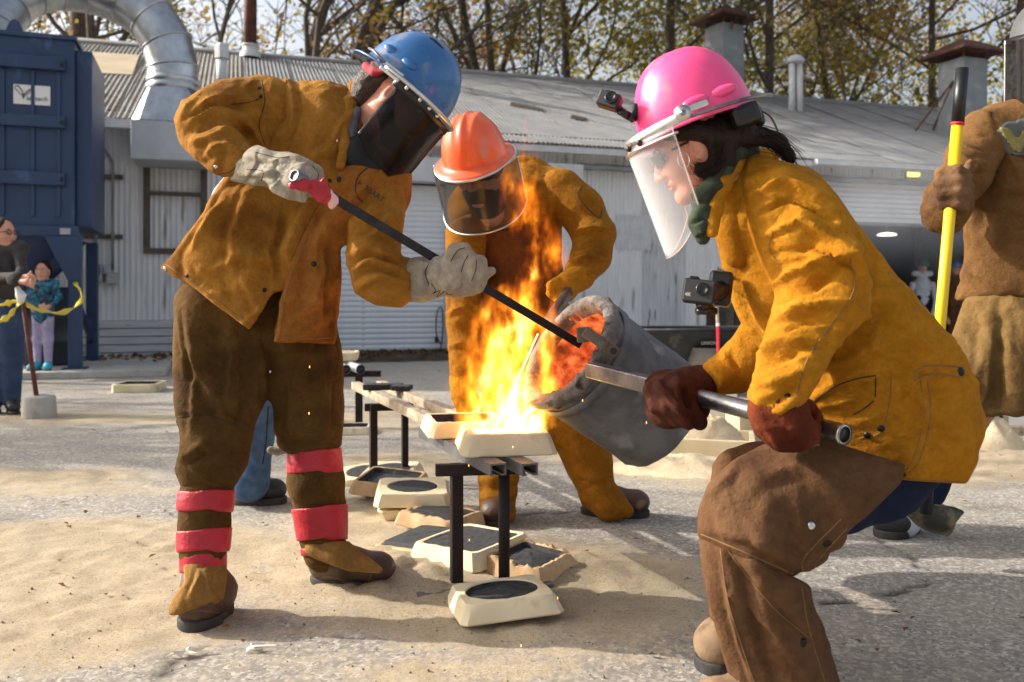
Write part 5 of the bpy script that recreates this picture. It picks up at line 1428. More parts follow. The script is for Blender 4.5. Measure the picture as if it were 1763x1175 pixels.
# ------------------------------------------------------------------ tape post, barrels, barrow, sand frames
a = G(45, 724); a.y += .17
po = empty('tape_post', Vector((a.x, a.y, 0)), 'dark red post in a round concrete block holding yellow tape', 'post')
s_ = a.y/FPX
MB().lathe([(27*s_, 0), (27.5*s_, 8*s_), (26*s_, 34*s_), (24*s_, 37*s_), (1e-3, 37*s_)], None, Vector((a.x, a.y, 0)), 28, jit=lambda q, t: q*(1+.02*math.sin(t*3+q.z*9))).build('concrete_block', concrete, po, True)
top = P(37, 502, a.y); MB().tube([(a.x-.01, a.y, .1), top], .017, 10).build('stake', mat('stake dark red', S(88, 44, 44), S(110, 60, 56), 20), po, True)
tp = empty('caution_tape', top, 'twisted yellow caution tape looped over the red post', 'tape')
for nm, pts in (('strand', [(37, 520, a.y), (70, 535, a.y+.4), (100, 540, a.y+.9), (128, 530, a.y+1.6), (142, 512, a.y+2.2), (136, 496, a.y+2.8), (128, 486, 10.0)]), ('strand', [(37, 520, a.y), (15, 545, a.y-.1), (-20, 558, a.y-.2), (-80, 560, a.y-.4)]), ('strand', [(37, 518, a.y), (20, 521, a.y), (-10, 528, a.y-.1), (-70, 540, a.y-.3)])):
    cp = curve_pts([P(*q) for q in pts], 40); vv = []; ff = []
    for i, p in enumerate(cp):
        t = i*.55+rng.uniform(-.3, .3); w = .019+.007*math.sin(i*.9)
        d = (cp[min(i+1, 39)]-cp[max(i-1, 0)]).normalized(); u = d.cross(Vector((0, 1, 0))).normalized(); v2 = d.cross(u)
        o_ = (u*math.cos(t*.35)+v2*math.sin(t*.35))*w; vv += [p-o_, p+u*.008*math.sin(t), p+o_]
    for i in range(39):
        for k in (0, 1): ff.append((i*3+k, i*3+k+1, i*3+k+4, i*3+k+3))
    o = obj(nm, vv, ff, tape_yellow, tp); md = o.modifiers.new('t', 'SOLIDIFY'); md.thickness = .006
s = Sdf(.02); s.chain([(37, 520, a.y, 6), (35, 508, a.y-.02, 7), (30, 496, a.y-.03, 4)]); s.chain([(37, 515, a.y-.03, 5), (44, 508, a.y-.04, 3)]); cloth('knot', s, white_plain, tp, .008, wr=[((0, 0, 1), 40, 20, .006)])
# black drum behind the girl
def drum(c, r, h, m, label, name='drum', bands=(.33, .66)):
    o = empty(name, c, label, 'barrel')
    pr = [(1e-3, 0), (r*.97, 0), (r, .02)]
    for b in bands: pr += [(r, h*b-.03), (r*1.03, h*b-.012), (r*1.03, h*b+.012), (r, h*b+.03)]
    pr += [(r, h-.03), (r*1.025, h-.02), (r*1.025, h), (r*.97, h)]
    MB().lathe(pr, None, c, 36).build('shell', m, o, True)
    MB().lathe([(r*.97, h-.03), (1e-3, h-.03)], None, c, 36).build('lid', m, o, True)
    return o
b = P(88, 640, 10.6); b.z = .08; drum(b, .3, .88, barrel_black, 'black steel drum under the blue collector behind the girl')
b = G(1228, 684); b.y += .2; drum(Vector((b.x, b.y, 0)), .2, .88-(598-515)*b.y/FPX, barrel_grey, 'dusty grey open drum beside the crouching worker', bands=(.52, .78))
# wheelbarrow
wb = P(1195, 560, 8.2); wbo = empty('wheelbarrow', Vector((wb.x, wb.y, 0)), 'black wheelbarrow parked by the wall beyond the ladle', 'wheelbarrow')
def wbp(x, y, z_): return Vector((wb.x, wb.y, 0))+rotz(.12) @ Vector((x, y, 0))+Vector((0, 0, z_))
zt = P(0, 566, 8.2).z; v = []
for hw_, hd, z_, sh in ((.56, .36, zt, 0), (.58, .38, zt-.012, 0), (.36, .24, zt-.27, .02), (.3, .2, zt-.28, .02)): v += [wbp(a*hw_+sh, b*hd, z_) for a, b in ((-1, -1), (1, -1), (1, 1), (-1, 1))]
f = [(i*4+k, i*4+(k+1) % 4, i*4+4+(k+1) % 4, i*4+4+k) for i in range(3) for k in range(4)]+[(12, 13, 14, 15)]
o = obj('tray', v, f, tray_black, wbo, False); o.data.flip_normals(); md = o.modifiers.new('t', 'SOLIDIFY'); md.thickness = .01
MB().tube([wbp(a*.565, b*.365, zt) for a, b in ((-1, -1), (1, -1), (1, 1), (-1, 1))], .016, 8, closed=True).build('tray_rim', tray_black, wbo, True)
for s2 in (-1, 1):
    MB().tube([wbp(-.75, s2*.12, .2), wbp(-.2, s2*.2, zt-.3), wbp(.95, s2*.3, zt-.12)], .018, 8).build('handle', steel_dark, wbo, True)
    MB().tube([wbp(.25, s2*.22, zt-.27), wbp(.38, s2*.24, 0.02), wbp(.2, s2*.24, .02)], .014, 8).build('leg', steel_dark, wbo, True)
MB().lathe([(.13, -.04), (.19, -.035), (.2, 0), (.19, .035), (.13, .04)], frame((0, 1, 0)), wbp(-.72, 0, .2), 24, closed=True).build('wheel', sole_m, wbo, True)
text_obj('lettering', 'UNION', .045, wbp(.02, -.335, zt-.12)+Vector((0, -.03, 0)), rotz(.12) @ Vector((1, 0, 0)), (0, -.35, .9), ink_white, wbo)
# dark carts and scrap by the bay
for (x0, x1, y0, y1, Y, lab) in ((1120, 1190, 590, 640, 8.9, 'low dark scrap crate behind the ladle base'), (1215, 1300, 505, 600, 10.5, 'stack of dark boards leaning by the wall behind the chest camera'),):
    c = P((x0+x1)/2, y1, Y); k = empty('scrap_stack', Vector((c.x, c.y, 0)), lab, 'scrap'); w = (x1-x0)*Y/FPX; hh = P(0, y0, Y).z
    for i in range(5):
        MB().box(Vector((c.x-w/2+w*(i+.5)/5, c.y+.05*i, hh*(.5-.03*i))), (w/5*.92, .06+.05*(i % 2), hh*(1-.06*i)), rotz(.1*(i-2)) @ Matrix.Rotation(.1, 3, 'X'), .006).build('board', [steel_rust, tray_black, frame_dark, tray_black, barrel_black][i], k)
p0, p1 = P(1234, 528, 6.0), P(1238, 596, 6.0)
sk = empty('marker_stake', p1, 'thin wooden stake with red and white painted tip in the grey drum', 'stake')
MB().tube([p0, p0.lerp(p1, .42)], .012, 6).build('shaft', wood_m, sk); MB().tube([p0.lerp(p1, .42), p0.lerp(p1, .5)], .013, 6).build('white_band', white_plain, sk); MB().tube([p0.lerp(p1, .5), p1-Vector((0, 0, .3))], .012, 6).build('red_tip', tag_red, sk)
# sand heap in a frame, white boards on the right
def heap(name, c, rx, ry, h, label, seed, m):
    n, q = 40, 14; v = []; f = []
    for i in range(q+1):
        for k in range(n):
            t = 2*math.pi*k/n; r = i/q
            x, y = math.cos(t)*r*rx, math.sin(t)*r*ry
            hh = h*(1-r**1.6)*(1+.45*fbm(np.array([[x*9, y*9, seed]]), 3)[0])-.01*r
            v.append(Vector(c)+Vector((x, y, hh)))
    for i in range(q):
        for k in range(n): f.append((i*n+k, (i+1)*n+k, (i+1)*n+(k+1) % n, i*n+(k+1) % n))
    o = obj(name, v, f, m, None, True, loc=c); tag(o, label, 'sand heap', kind=None); return o
sand_m = mat('loose sand', S(204, 182, 146), S(224, 204, 170), 14, rough=.95, bump=.8, bscale=70, bdist=.01)
a = G(1232, 786); c = Vector((a.x, a.y+.15, 0))
fr = empty('timber_sandbox', c, 'pale timber frame packed with sand behind the brown glove', 'sandbox')
for (dx, dy, sx, sy) in ((0, -.2, .5, .03), (0, .2, .5, .03), (-.236, 0, .03, .37), (.236, 0, .03, .37)): MB().box(c+rotz(-.25) @ Vector((dx, dy, .05)), (sx, sy, .1), rotz(-.25), .004).build('board', mould_m, fr)
heap('sand_heap', c+Vector((0, 0, .06)), .22, .17, .16, 'lumpy sand heaped inside the pale timber frame', 3, sand_m)
heap('sand_heap', Vector((a.x-.25, a.y-.35, 0)), .45, .3, .07, 'low spill of sand in front of the pale timber frame', 5, sand_m)
a2 = G(1280, 768); 
bx = MB().box(Vector((a2.x+.05, a2.y+.1, .12)), (.2, .2, .24), rotz(.2), .006).build('tan_block', mould_m, None, loc=Vector((a2.x+.05, a2.y+.1, 0))); tag(bx, 'tan block of bonded sand right of the sand frame', 'block')
a3 = P(1240, 735, 5.4); bx = empty('white_board', Vector((a3.x, a3.y, 0)), 'bright white board standing behind the heaped sand frame', 'board'); MB().box(Vector((a3.x, a3.y+.1, .16)), (.26, .03, .32), rotz(.1), .003).build('panel', white_plain, bx); MB().box(Vector((a3.x, a3.y+.16, .15)), (.03, .06, .3), rotz(.1), .003).build('prop', wood_m, bx)
a = G(1712, 775); heap('sand_heap', Vector((a.x, a.y+.2, 0)), .3, .25, .22, 'steep sand heap behind the crouching worker\'s back', 9, sand_m)
a = P(1760, 755, 5.6); wbd = empty('white_board', Vector((a.x+.1, a.y, 0)), 'large white board on low timber at the right edge', 'board')
MB().box(Vector((a.x+.3, a.y, .27)), (.9, .03, .42), rotz(-.1), .003).build('panel', white_plain, wbd); MB().box(Vector((a.x+.3, a.y, .03)), (.95, .08, .06), rotz(-.1), .003).build('foot_rail', wood_m, wbd)
b_ = P(1722, 720, 5.5); MB().box(Vector((b_.x, b_.y, .25)), (.02, .02, .5), None).build('post', steel_dark, wbd); MB().box(Vector((b_.x+.03, b_.y, .07)), (.03, .03, .14), None).build('peg', wood_m, wbd); MB().box(Vector((b_.x-.03, b_.y, .09)), (.03, .03, .18), None).build('peg', wood_m, wbd)
# two pale leaves on the asphalt in the foreground
def dry_leaf(x, y, ang, sc, label, seed):
    R = random.Random(seed); g = G(x, y); g.z = gz(g.x, g.y)+.004; v = [g+Vector((0, 0, .012))]; f = []
    n = 14
    for k in range(n):
        t = 2*math.pi*k/n; r = sc*(1.0 if k % 2 == 0 else .42)*R.uniform(.6, 1.1)*(1.5 if k in (0, 1) else 1)
        v.append(g+rotz(ang) @ Vector((math.cos(t)*r, math.sin(t)*r*.55, 0))+Vector((0, 0, R.uniform(.0, .02))))
    for k in range(n): f.append((0, 1+k, 1+(k+1) % n))
    o = obj('dry_leaf', v, f, paper_white, None, False, loc=g); tag(o, label, 'leaf', 'pale leaves on the asphalt'); md = o.modifiers.new('t', 'SOLIDIFY'); md.thickness = .0012
dry_leaf(322, 1130, .4, .055, 'pale spiky dried leaf beside the crack near the left boot', 1); dry_leaf(432, 1122, -.2, .042, 'flatter pale dried leaf right of the spiky one', 2)

# ------------------------------------------------------------------ smoke drifting in front of the right bay
sm = bpy.data.materials.new('thin smoke'); sm.use_nodes = True; _sn = sm.node_tree.nodes; _sl = sm.node_tree.links
_sn.remove(_sn['Principled BSDF']); _vs = _sn.new('ShaderNodeVolumeScatter'); _vs.inputs[0].default_value = (.86, .9, 1, 1)
_tc2 = _sn.new('ShaderNodeTexCoord'); _ns = _sn.new('ShaderNodeTexNoise'); _ns.inputs['Scale'].default_value = .8; _ns.inputs['Detail'].default_value = 4; _sl.new(_tc2.outputs['Object'], _ns.inputs['Vector'])
_ln = _sn.new('ShaderNodeVectorMath'); _ln.operation = 'LENGTH'; _mp = _sn.new('ShaderNodeMapping'); _mp.inputs['Scale'].default_value = (1/2.6, 1/1.2, 1/1.5); _sl.new(_tc2.outputs['Object'], _mp.inputs[0]); _sl.new(_mp.outputs[0], _ln.inputs[0])
_fa = _sn.new('ShaderNodeMapRange'); _fa.inputs[1].default_value = 1.0; _fa.inputs[2].default_value = .2; _fa.inputs[3].default_value = 0; _fa.inputs[4].default_value = 1; _sl.new(_ln.outputs['Value'], _fa.inputs[0])
_nr = _sn.new('ShaderNodeMapRange'); _nr.inputs[1].default_value = .35; _nr.inputs[2].default_value = .7; _sl.new(_ns.outputs['Fac'], _nr.inputs[0])
_mu = _sn.new('ShaderNodeMath'); _mu.operation = 'MULTIPLY'; _sl.new(_fa.outputs[0], _mu.inputs[0]); _sl.new(_nr.outputs[0], _mu.inputs[1])
_m2 = _sn.new('ShaderNodeMath'); _m2.operation = 'MULTIPLY'; _m2.inputs[1].default_value = .42; _sl.new(_mu.outputs[0], _m2.inputs[0]); _sl.new(_m2.outputs[0], _vs.inputs['Density']); _sl.new(_vs.outputs[0], _sn['Material Output'].inputs['Volume'])
sc_ = P(1500, 365, 14.5)
smk = MB().ellipsoid(sc_, 2.6, 1.2, 1.5, n=10).build('smoke', sm, None, True, loc=sc_); tag(smk, 'thin blue-grey smoke drifting before the open right bay', 'smoke', kind='stuff')
# ------------------------------------------------------------------ people: heads, helmets, hands
def hframe(f, up):
    f = Vector(f).normalized(); up = Vector(up); up = (up-f*up.dot(f)).normalized(); l = up.cross(f)
    return Matrix((f, l, up)).transposed()
def head_mesh(c, M3, sc=1.0, res=.0042, fem=0.0):
    s = Sdf(.02)
    s.ell((-.012, 0, .03), (.096, .076, .104)); s.ell((.03, 0, -.03), (.064, .06, .086), k=.04)
    for y in (-1, 1):
        s.seg((.0, y*.052, -.05), (.055, y*.022, -.098), .022, .022, k=.03)
        s.ell((.06, y*.036, -.028), (.028, .026, .03), k=.03)
    s.ell((.078, 0, -.104), (.021, .024, .019), k=.025)
    s.seg((.086, -.034, .024), (.086, .034, .024), .012-.003*fem, .012-.003*fem, k=.02)
    for y in (-1, 1): s.ell((.098, y*.033, .004), (.017, .018, .012), k=.012, op='s')
    s.seg((.093, 0, .014), (.113, 0, -.034), .009, .0135, k=.014)
    for y in (-1, 1): s.ell((.103, y*.012, -.037), (.011, .008, .008), k=.008)
    s.seg((.089, -.017, -.062), (.089, .017, -.062), .0075, .0075, k=.012); s.ell((.096, 0, -.060), (.008, .02, .0055), k=.006); s.ell((.095, 0, -.071), (.008, .018, .006), k=.006)
    s.ell((.1025, 0, -.0655), (.010, .024, .0016), k=.004, op='s')
    s.seg((-.02, 0, -.07), (-.035, 0, -.20), .054-.008*fem, .058-.008*fem, k=.03)
    for y in (-1, 1):
        s.ell((.004, y*.080, -.012), (.022, .009, .032), M=Matrix.Rotation(y*.35, 3, 'Z'), k=.008)
        s.ell((.010, y*.089, -.008), (.011, .007, .019), k=.004, op='s')
    V, F = s.mesh(res, .01); V = smooth_mesh(V, F, 1)
    Mn = np.array(M3)
    return (V*sc)@Mn.T+np.array(c), F
def eyes(c, M3, sc, parent, iris=(40, 28, 20)):
    im = MATS.get('iris') or mat('iris', S(*iris), rough=.15); wm = MATS.get('eye white') or mat('eye white', S(220, 214, 206), rough=.2)
    for y in (-1, 1):
        p = Vector(c)+M3 @ Vector((.0885, y*.033, .004))*sc
        MB().ellipsoid(p, .0105*sc, .0125*sc, .0085*sc, M3, 8).build('eye', wm, parent, True)
        MB().ellipsoid(p+M3 @ Vector((.0075, 0, 0))*sc, .0045*sc, .006*sc, .006*sc, M3, 6).build('iris', im, parent, True)
        MB().tube(curve_pts([Vector(c)+M3 @ Vector((x, y*yy, z_))*sc for x, yy, z_ in ((.098, .015, .026), (.097, .033, .033), (.085, .052, .026))], 8), [.002*sc, .003*sc, .003*sc, .003*sc, .003*sc, .0025*sc, .002*sc, .001*sc], 5).build('eyebrow', hair_dark, parent, True)
def person(name, base, label, headc, hM, sc, limbs, skin_m, group=None, fem=0.0, hres=.0042):
    """one continuous body mesh (head, neck, trunk, limbs); clothes are its children"""
    HV, HF = head_mesh(headc, hM, sc, hres, fem)
    s = Sdf(.04)
    neck0 = Vector(headc)+hM @ Vector((-.035, 0, -.19))*sc
    for ch in limbs: s.chain([(x, y, Y, r*.62) for x, y, Y, r in ch])
    ch0 = limbs[0][0]; s.seg(neck0, P(*ch0[:3]), .045*sc, .04)
    BV, BF = s.mesh(.018)
    V = np.concatenate([HV, BV]); F = np.concatenate([HF, BF+len(HV)])
    o = obj(name, V, F, skin_m, None, True, loc=base); tag(o, label, 'person', group); return o
def helmet(parent, c, M3, rx, ry, h, brim, m, ridges=0, back_brim=None, name='helmet', droop=.012, sc=1.0):
    bb = brim if back_brim is None else back_brim
    n, q = 64, 18; v = []; f = []
    rows = []
    for i in range(q+1):
        a = math.pi/2*(1-i/q)              # 90..0 deg
        rr_ = math.cos(a)**.82; zz = math.sin(a)**1.05
        rows.append((rr_, zz*h, 0))
    rows += [(1.02, -.004, 0.0), (1.0, -.008, .5), (1.0, -.009, 1.0), (1.0, -.013, 1.02)]
    for rr_, zz, ex in rows:
        for k in range(n):
            t = 2*math.pi*k/n; ct, st = math.cos(t), math.sin(t)
            bw = (brim if ct > 0 else bb)*abs(ct)+(brim+bb)/2*.75*(1-abs(ct))
            x = rx*rr_*ct+ex*bw*ct; y = ry*rr_*st+ex*bw*st; z_ = zz-(droop*ex*(.4+.6*ct*ct) if ex else 0)
            if ridges and zz > .012:
                g = 0
                for j in range(ridges):
                    off = (j-(ridges-1)/2)*.042; g += math.exp(-((y-off)/.010)**2)
                z_ += .007*g*min(1, zz/h*1.5)*(1 if zz > h*.25 else zz/(h*.25)); 
            v.append(Vector(c)+M3 @ Vector((x, y, z_))*sc)
    for i in range(len(rows)-1):
        for k in range(n): f.append((i*n+k, (i+1)*n+k, (i+1)*n+(k+1) % n, i*n+(k+1) % n))
    o = obj(name, v, f, m, parent)
    md = o.modifiers.new('shell', 'SOLIDIFY'); md.thickness = .004; md.offset = -1
    return o
def visor(parent, c, M3, R0, R1, z0, z1, phi, m, off=0.0, roundc=.25, lean=0.0, name='face_shield', edge=None, side=.82):
    n, q = 40, 16; v = []; f = []
    for i in range(q+1):
        s = i/q
        for k in range(n+1):
            t = (k/n*2-1)
            corner = roundc*(abs(t)**3.2)
            zb = z0+(z1-z0)*(1-corner)
            ph = t*phi; R_ = R0+(R1-R0)*s
            z_ = z0+(zb-z0)*s
            v.append(Vector(c)+M3 @ Vector((off+R_*math.cos(ph)+lean*s, R_*side*math.sin(ph), z_)))
    for i in range(q):
        for k in range(n): a = i*(n+1)+k; f.append((a, a+1, a+n+2, a+n+1))
    o = obj(name, v, f, m, parent); md = o.modifiers.new('t', 'SOLIDIFY'); md.thickness = .0016
    if edge:
        pts = [v[i*(n+1)] for i in range(0, q+1)]+[v[q*(n+1)+k] for k in range(1, n)]+[v[i*(n+1)+n] for i in range(q, -1, -1)]
        MB().tube(pts, edge[1], 6).build('edge_trim', edge[0], o, True)
    top = [v[k] for k in range(n+1)]
    return o, top
def boot(parent, heel, toe, ankle, h, w, m, sole, name='boot', ht=.085):
    """heel, toe: ground points; ankle: where the shaft ends"""
    heel, toe, ankle = Vector(heel), Vector(toe), Vector(ankle)
    d = (toe-heel).normalized(); L_ = (toe-heel).length; up = Vector((0, 0, 1)); sd = d.cross(up)
    s = Sdf(.03)
    s.seg(heel+d*.05+up*.065, heel+d*L_*.45+up*.066, w*.52, w*.52, flat=(tuple(up), .95)); s.seg(heel+d*L_*.45+up*.062, toe-d*.052+up*.058, w*.52, w*.57, flat=(tuple(up), .84))
    s.seg(heel+d*.055+up*.07, ankle, w*.5, h*.5); s.seg(heel+d*L_*.5+up*.06, heel.lerp(ankle, .85)+d*.05, w*.42, w*.42)
    o = cloth(name, s, m, parent, .006, wr=[(d, 55, 22, .003)])
    n = 40; v = []; f = []
    for z_, g in ((0.0, .97), (.006, 1.0), (.026, 1.0), (.030, .95)):
        for k in range(n):
            t = 2*math.pi*k/n; ct, st = math.cos(t), math.sin(t)
            x = L_/2+ct*abs(ct)**-.35*(L_/2+.006)*g if abs(ct) > 1e-6 else L_/2; wd = w*.56*(1.04 if ct > 0 else .9)*(1-.12*math.exp(-((x/L_-.4)/.15)**2))
            v.append(heel+d*min(max(x, -.008), L_+.010)+sd*st*wd*g+up*(z_))
    for i in range(3):
        for k in range(n): f.append((i*n+k, i*n+(k+1) % n, (i+1)*n+(k+1) % n, (i+1)*n+k))
    f.append(tuple(range(n-1, -1, -1))); f.append(tuple(3*n+k for k in range(n)))
    so_ = obj('sole', v, f, sole, o, False); smooth_by_angle(so_, 40)
    return o
def fingers(s, list_, k=.006):
    for ch in list_: s.chain(ch, k=k)

# ================================================================== worker in the blue helmet
bM = hframe((.76, -.20, -.62), (.62, .02, .78))
bc = P(703, 150, 2.46); bhead = bc-bM @ Vector((.0, 0, .045))
blue_man = person('person', Vector((P(450, 1040, 2.48).x, 2.48, 0)), 'worker in blue helmet and dark face shield bending with the long rod', bhead, bM, 1.0,
    [[(590, 235, 2.54, 40), (500, 360, 2.56, 70), (445, 520, 2.55, 70)], [(445, 520, 2.55, 60), (375, 640, 2.46, 45), (358, 840, 2.40, 30), (350, 960, 2.39, 18)], [(445, 520, 2.55, 60), (530, 650, 2.58, 40), (545, 840, 2.6, 26), (555, 930, 2.61, 18)],
     [(590, 235, 2.54, 40), (440, 200, 2.48, 40), (355, 225, 2.38, 28), (425, 284, 2.24, 18)], [(590, 235, 2.54, 40), (645, 340, 2.46, 38), (655, 465, 2.40, 28), (720, 484, 2.38, 16)]], skin_warm)
# jacket
s = Sdf(.05)
s.chain([(585, 215, 2.55, 60), (530, 260, 2.56, 110), (490, 350, 2.56, 140), (450, 450, 2.55, 165), (430, 540, 2.54, 170)], flat=((0, 1, 0), .68))
s.chain([(455, 200, 2.50, 68), (560, 240, 2.50, 84), (640, 318, 2.48, 64)], k=.05)
s.chain([(640, 318, 2.48, 62), (600, 400, 2.52, 70)], k=.05)
s.poly([(600, 132), (640, 200), (690, 255), (708, 300), (706, 380), (650, 418), (584, 424), (586, 485), (574, 593), (500, 588), (500, 500), (470, 506), (430, 569), (352, 512), (278, 463), (330, 390), (392, 300), (330, 240), (330, 160), (440, 115)], .006)
jk = cloth('jacket', s, suede_amber, blue_man, .0068, wr=[((.6, 0, -.7), 9, 3.2, .010), ((.2, 0, 1), 14, 5, .004)], seed=1, folds=[
    ([(395, 340), (345, 405), (330, 440)], 13, 12), ([(440, 330), (400, 400), (408, 470)], 12, 9), ([(560, 310), (500, 400), (480, 470)], 16, 8), ([(350, 470), (420, 440), (470, 450)], 11, 7),
    ([(460, 150), (480, 200), (455, 250)], 8, -9), ([(505, 128), (520, 190), (490, 270)], 9, -7), ([(610, 190), (560, 260), (520, 290)], 12, 6), ([(590, 330), (540, 420), (525, 560)], 14, 7), ([(500, 350), (470, 430), (485, 500)], 6, -9), ([(660, 280), (600, 330)], 9, -6), ([(420, 480), (440, 530)], 9, 7)])
jb = bvh_of(jk)
# right sleeve (elbow out to the left) and left sleeve
s = Sdf(.035)
s.chain([(455, 200, 2.46, 70), (400, 195, 2.42, 58), (360, 212, 2.38, 60), (352, 236, 2.33, 50), (375, 262, 2.28, 44), (412, 283, 2.235, 36)])
s.poly([(455, 122), (520, 150), (490, 250), (440, 300), (382, 306), (345, 284), (310, 250), (298, 205), (318, 168), (345, 148), (400, 128)], .015)
slv = cloth('sleeve', s, suede_amber, blue_man, .007, wr=[((.8, 0, -.5), 16, 4, .006)], seed=2, folds=[
    ([(335, 185), (380, 165), (440, 175)], 9, 9), ([(315, 215), (370, 195), (430, 215), (465, 260)], 9, 10), ([(325, 245), (390, 225), (440, 255)], 8, 8), ([(350, 275), (385, 250), (420, 262)], 7, 7), ([(370, 300), (378, 275), (372, 250)], 6, 6),
    ([(330, 200), (380, 180), (440, 192)], 6, -8), ([(320, 230), (375, 212), (435, 238)], 6, -8), ([(430, 150), (455, 190), (470, 240)], 7, -7)])
sb = bvh_of(slv)
s = Sdf(.035)
s.chain([(650, 335, 2.45, 56), (652, 410, 2.42, 54), (648, 462, 2.40, 60), (672, 488, 2.39, 46), (702, 492, 2.38, 38)])
s.poly([(600, 320), (705, 300), (694, 400), (690, 440), (712, 442), (706, 520), (692, 531), (645, 526), (610, 506), (593, 450)], .014)
sl2 = cloth('sleeve', s, suede_amber, blue_man, .007, wr=[((.4, 0, -1), 18, 5, .006)], seed=3, folds=[([(598, 440), (640, 430), (690, 445)], 8, 9), ([(604, 470), (650, 450), (695, 465)], 8, 9), ([(615, 500), (655, 475), (700, 490)], 8, 8), ([(600, 455), (645, 440), (690, 455)], 5, -8), ([(608, 487), (650, 464), (695, 478)], 5, -8), ([(690, 350), (650, 400), (610, 425)], 10, 7)])
# collar, shirt, placket and pocket
s = Sdf(.015); s.chain([(612, 150, 2.52, 12), (600, 180, 2.42, 13), (590, 215, 2.38, 12), (594, 250, 2.36, 10), (586, 285, 2.35, 9)], flat=((.4, 1, 0), .8)); s.chain([(612, 150, 2.52, 12), (625, 150, 2.56, 14)])
cloth('collar', s, suede_amber, blue_man, .005)
s = Sdf(.02); s.chain([(596, 200, 2.50, 22), (600, 232, 2.43, 26), (616, 266, 2.395, 30), (650, 288, 2.395, 24)]); cloth('shirt', s, cloth_black, blue_man, .008, wr=[((0, 0, 1), 20, 8, .003)])
s = Sdf(.012); s.chain([(616, 190, 2.40, 8), (606, 225, 2.375, 9), (604, 262, 2.365, 7)], flat=((0, 1, 0), .6)); cloth('shirt_collar', s, mat('shirt collar grey', S(62, 64, 70), S(88, 90, 96), 30, rough=.8), blue_man, .005)
s = Sdf(.05)
s.chain([(585, 215, 2.535, 60), (530, 260, 2.545, 110), (490, 350, 2.545, 140), (450, 450, 2.535, 165), (430, 540, 2.52, 172)], flat=((0, 1, 0), .69))
s.chain([(455, 200, 2.488, 68), (560, 240, 2.488, 84), (640, 318, 2.468, 66)]); s.chain([(640, 318, 2.468, 64), (600, 400, 2.505, 72)])
s.poly([(592, 288), (620, 276), (652, 262), (690, 262), (710, 300), (707, 380), (650, 419), (586, 425), (588, 485), (577, 594), (472, 590), (482, 520), (500, 450), (535, 372), (565, 318)], .006)
fp = cloth('front_panel', s, suede_rust, blue_man, .007, wr=[((.6, 0, -.7), 9, 3.2, .009), ((.2, 0, 1), 14, 5, .004)], seed=1, folds=[([(590, 330), (545, 420), (530, 560)], 13, 9), ([(640, 300), (600, 360), (560, 380)], 10, 8), ([(560, 440), (540, 520), (500, 560)], 11, 8), ([(575, 400), (560, 480), (560, 570)], 8, -8)])
fb_ = bvh_of(fp)
pk = [(612, 322), (625, 296), (668, 290), (688, 318), (660, 352), (632, 350)]
seam(fb_, [(632, 290), (616, 305), (612, 328), (622, 346), (642, 352), (662, 340)], .0014, seam_dark, 'pocket_seam', blue_man, lift=.001)
p, nn = hit(fb_, 635, 328)
if p:
    pt = empty('pocket_mark', p); pt.parent = blue_man; pt.location = p-root_loc(blue_man)
    xd = (P(648, 339, p.y)-P(622, 320, p.y)).normalized(); zd = nn.cross(xd)
    text_obj('lettering', 'HOBART', .021, p+nn*.012, xd, zd if zd.z > 0 else -zd, ink_dark, pt, .0006)
for x, y in ((583, 309), (532, 377), (497, 440), (540, 455), (482, 510)): stud(fb_, x, y, .0085, snap_dark, 'snap', blue_man)
for x, y in ((568, 311), (455, 500), (322, 475)): stud(jb, x, y, .007, snap_dark, 'snap', blue_man)
stud(jb, 284, 463, .006, snap_bright, 'snap', blue_man); stud(jb, 581, 243, .005, snap_bright, 'snap', blue_man)
for x, y in ((446, 152), (449, 166)): stud(sb, x, y, .006, snap_dark, 'snap', slv)
stud(sb, 372, 288, .006, snap_bright, 'snap', slv)
seam(sb, [(398, 180), (430, 176), (452, 168)], .0013, seam_dark, 'seam', slv); seam(sb, [(450, 138), (456, 175), (446, 215), (456, 250)], .0014, seam_dark, 'seam', slv); seam(sb, [(376, 300), (396, 296), (414, 278)], .0013, seam_dark, 'seam', slv)
seam(jb, [(495, 128), (486, 170), (460, 245)], .0014, seam_dark, 'seam', blue_man); 
seam(jb, [(286, 456), (352, 502), (426, 556)], .0013, stitch_m, 'hem_stitch', blue_man); seam(fb_, [(480, 582), (492, 505), (512, 448), (545, 374)], .0013, stitch_m, 'edge_stitch', blue_man); seam(fb_, [(482, 580), (525, 584), (570, 582)], .0013, stitch_m, 'hem_stitch', blue_man)
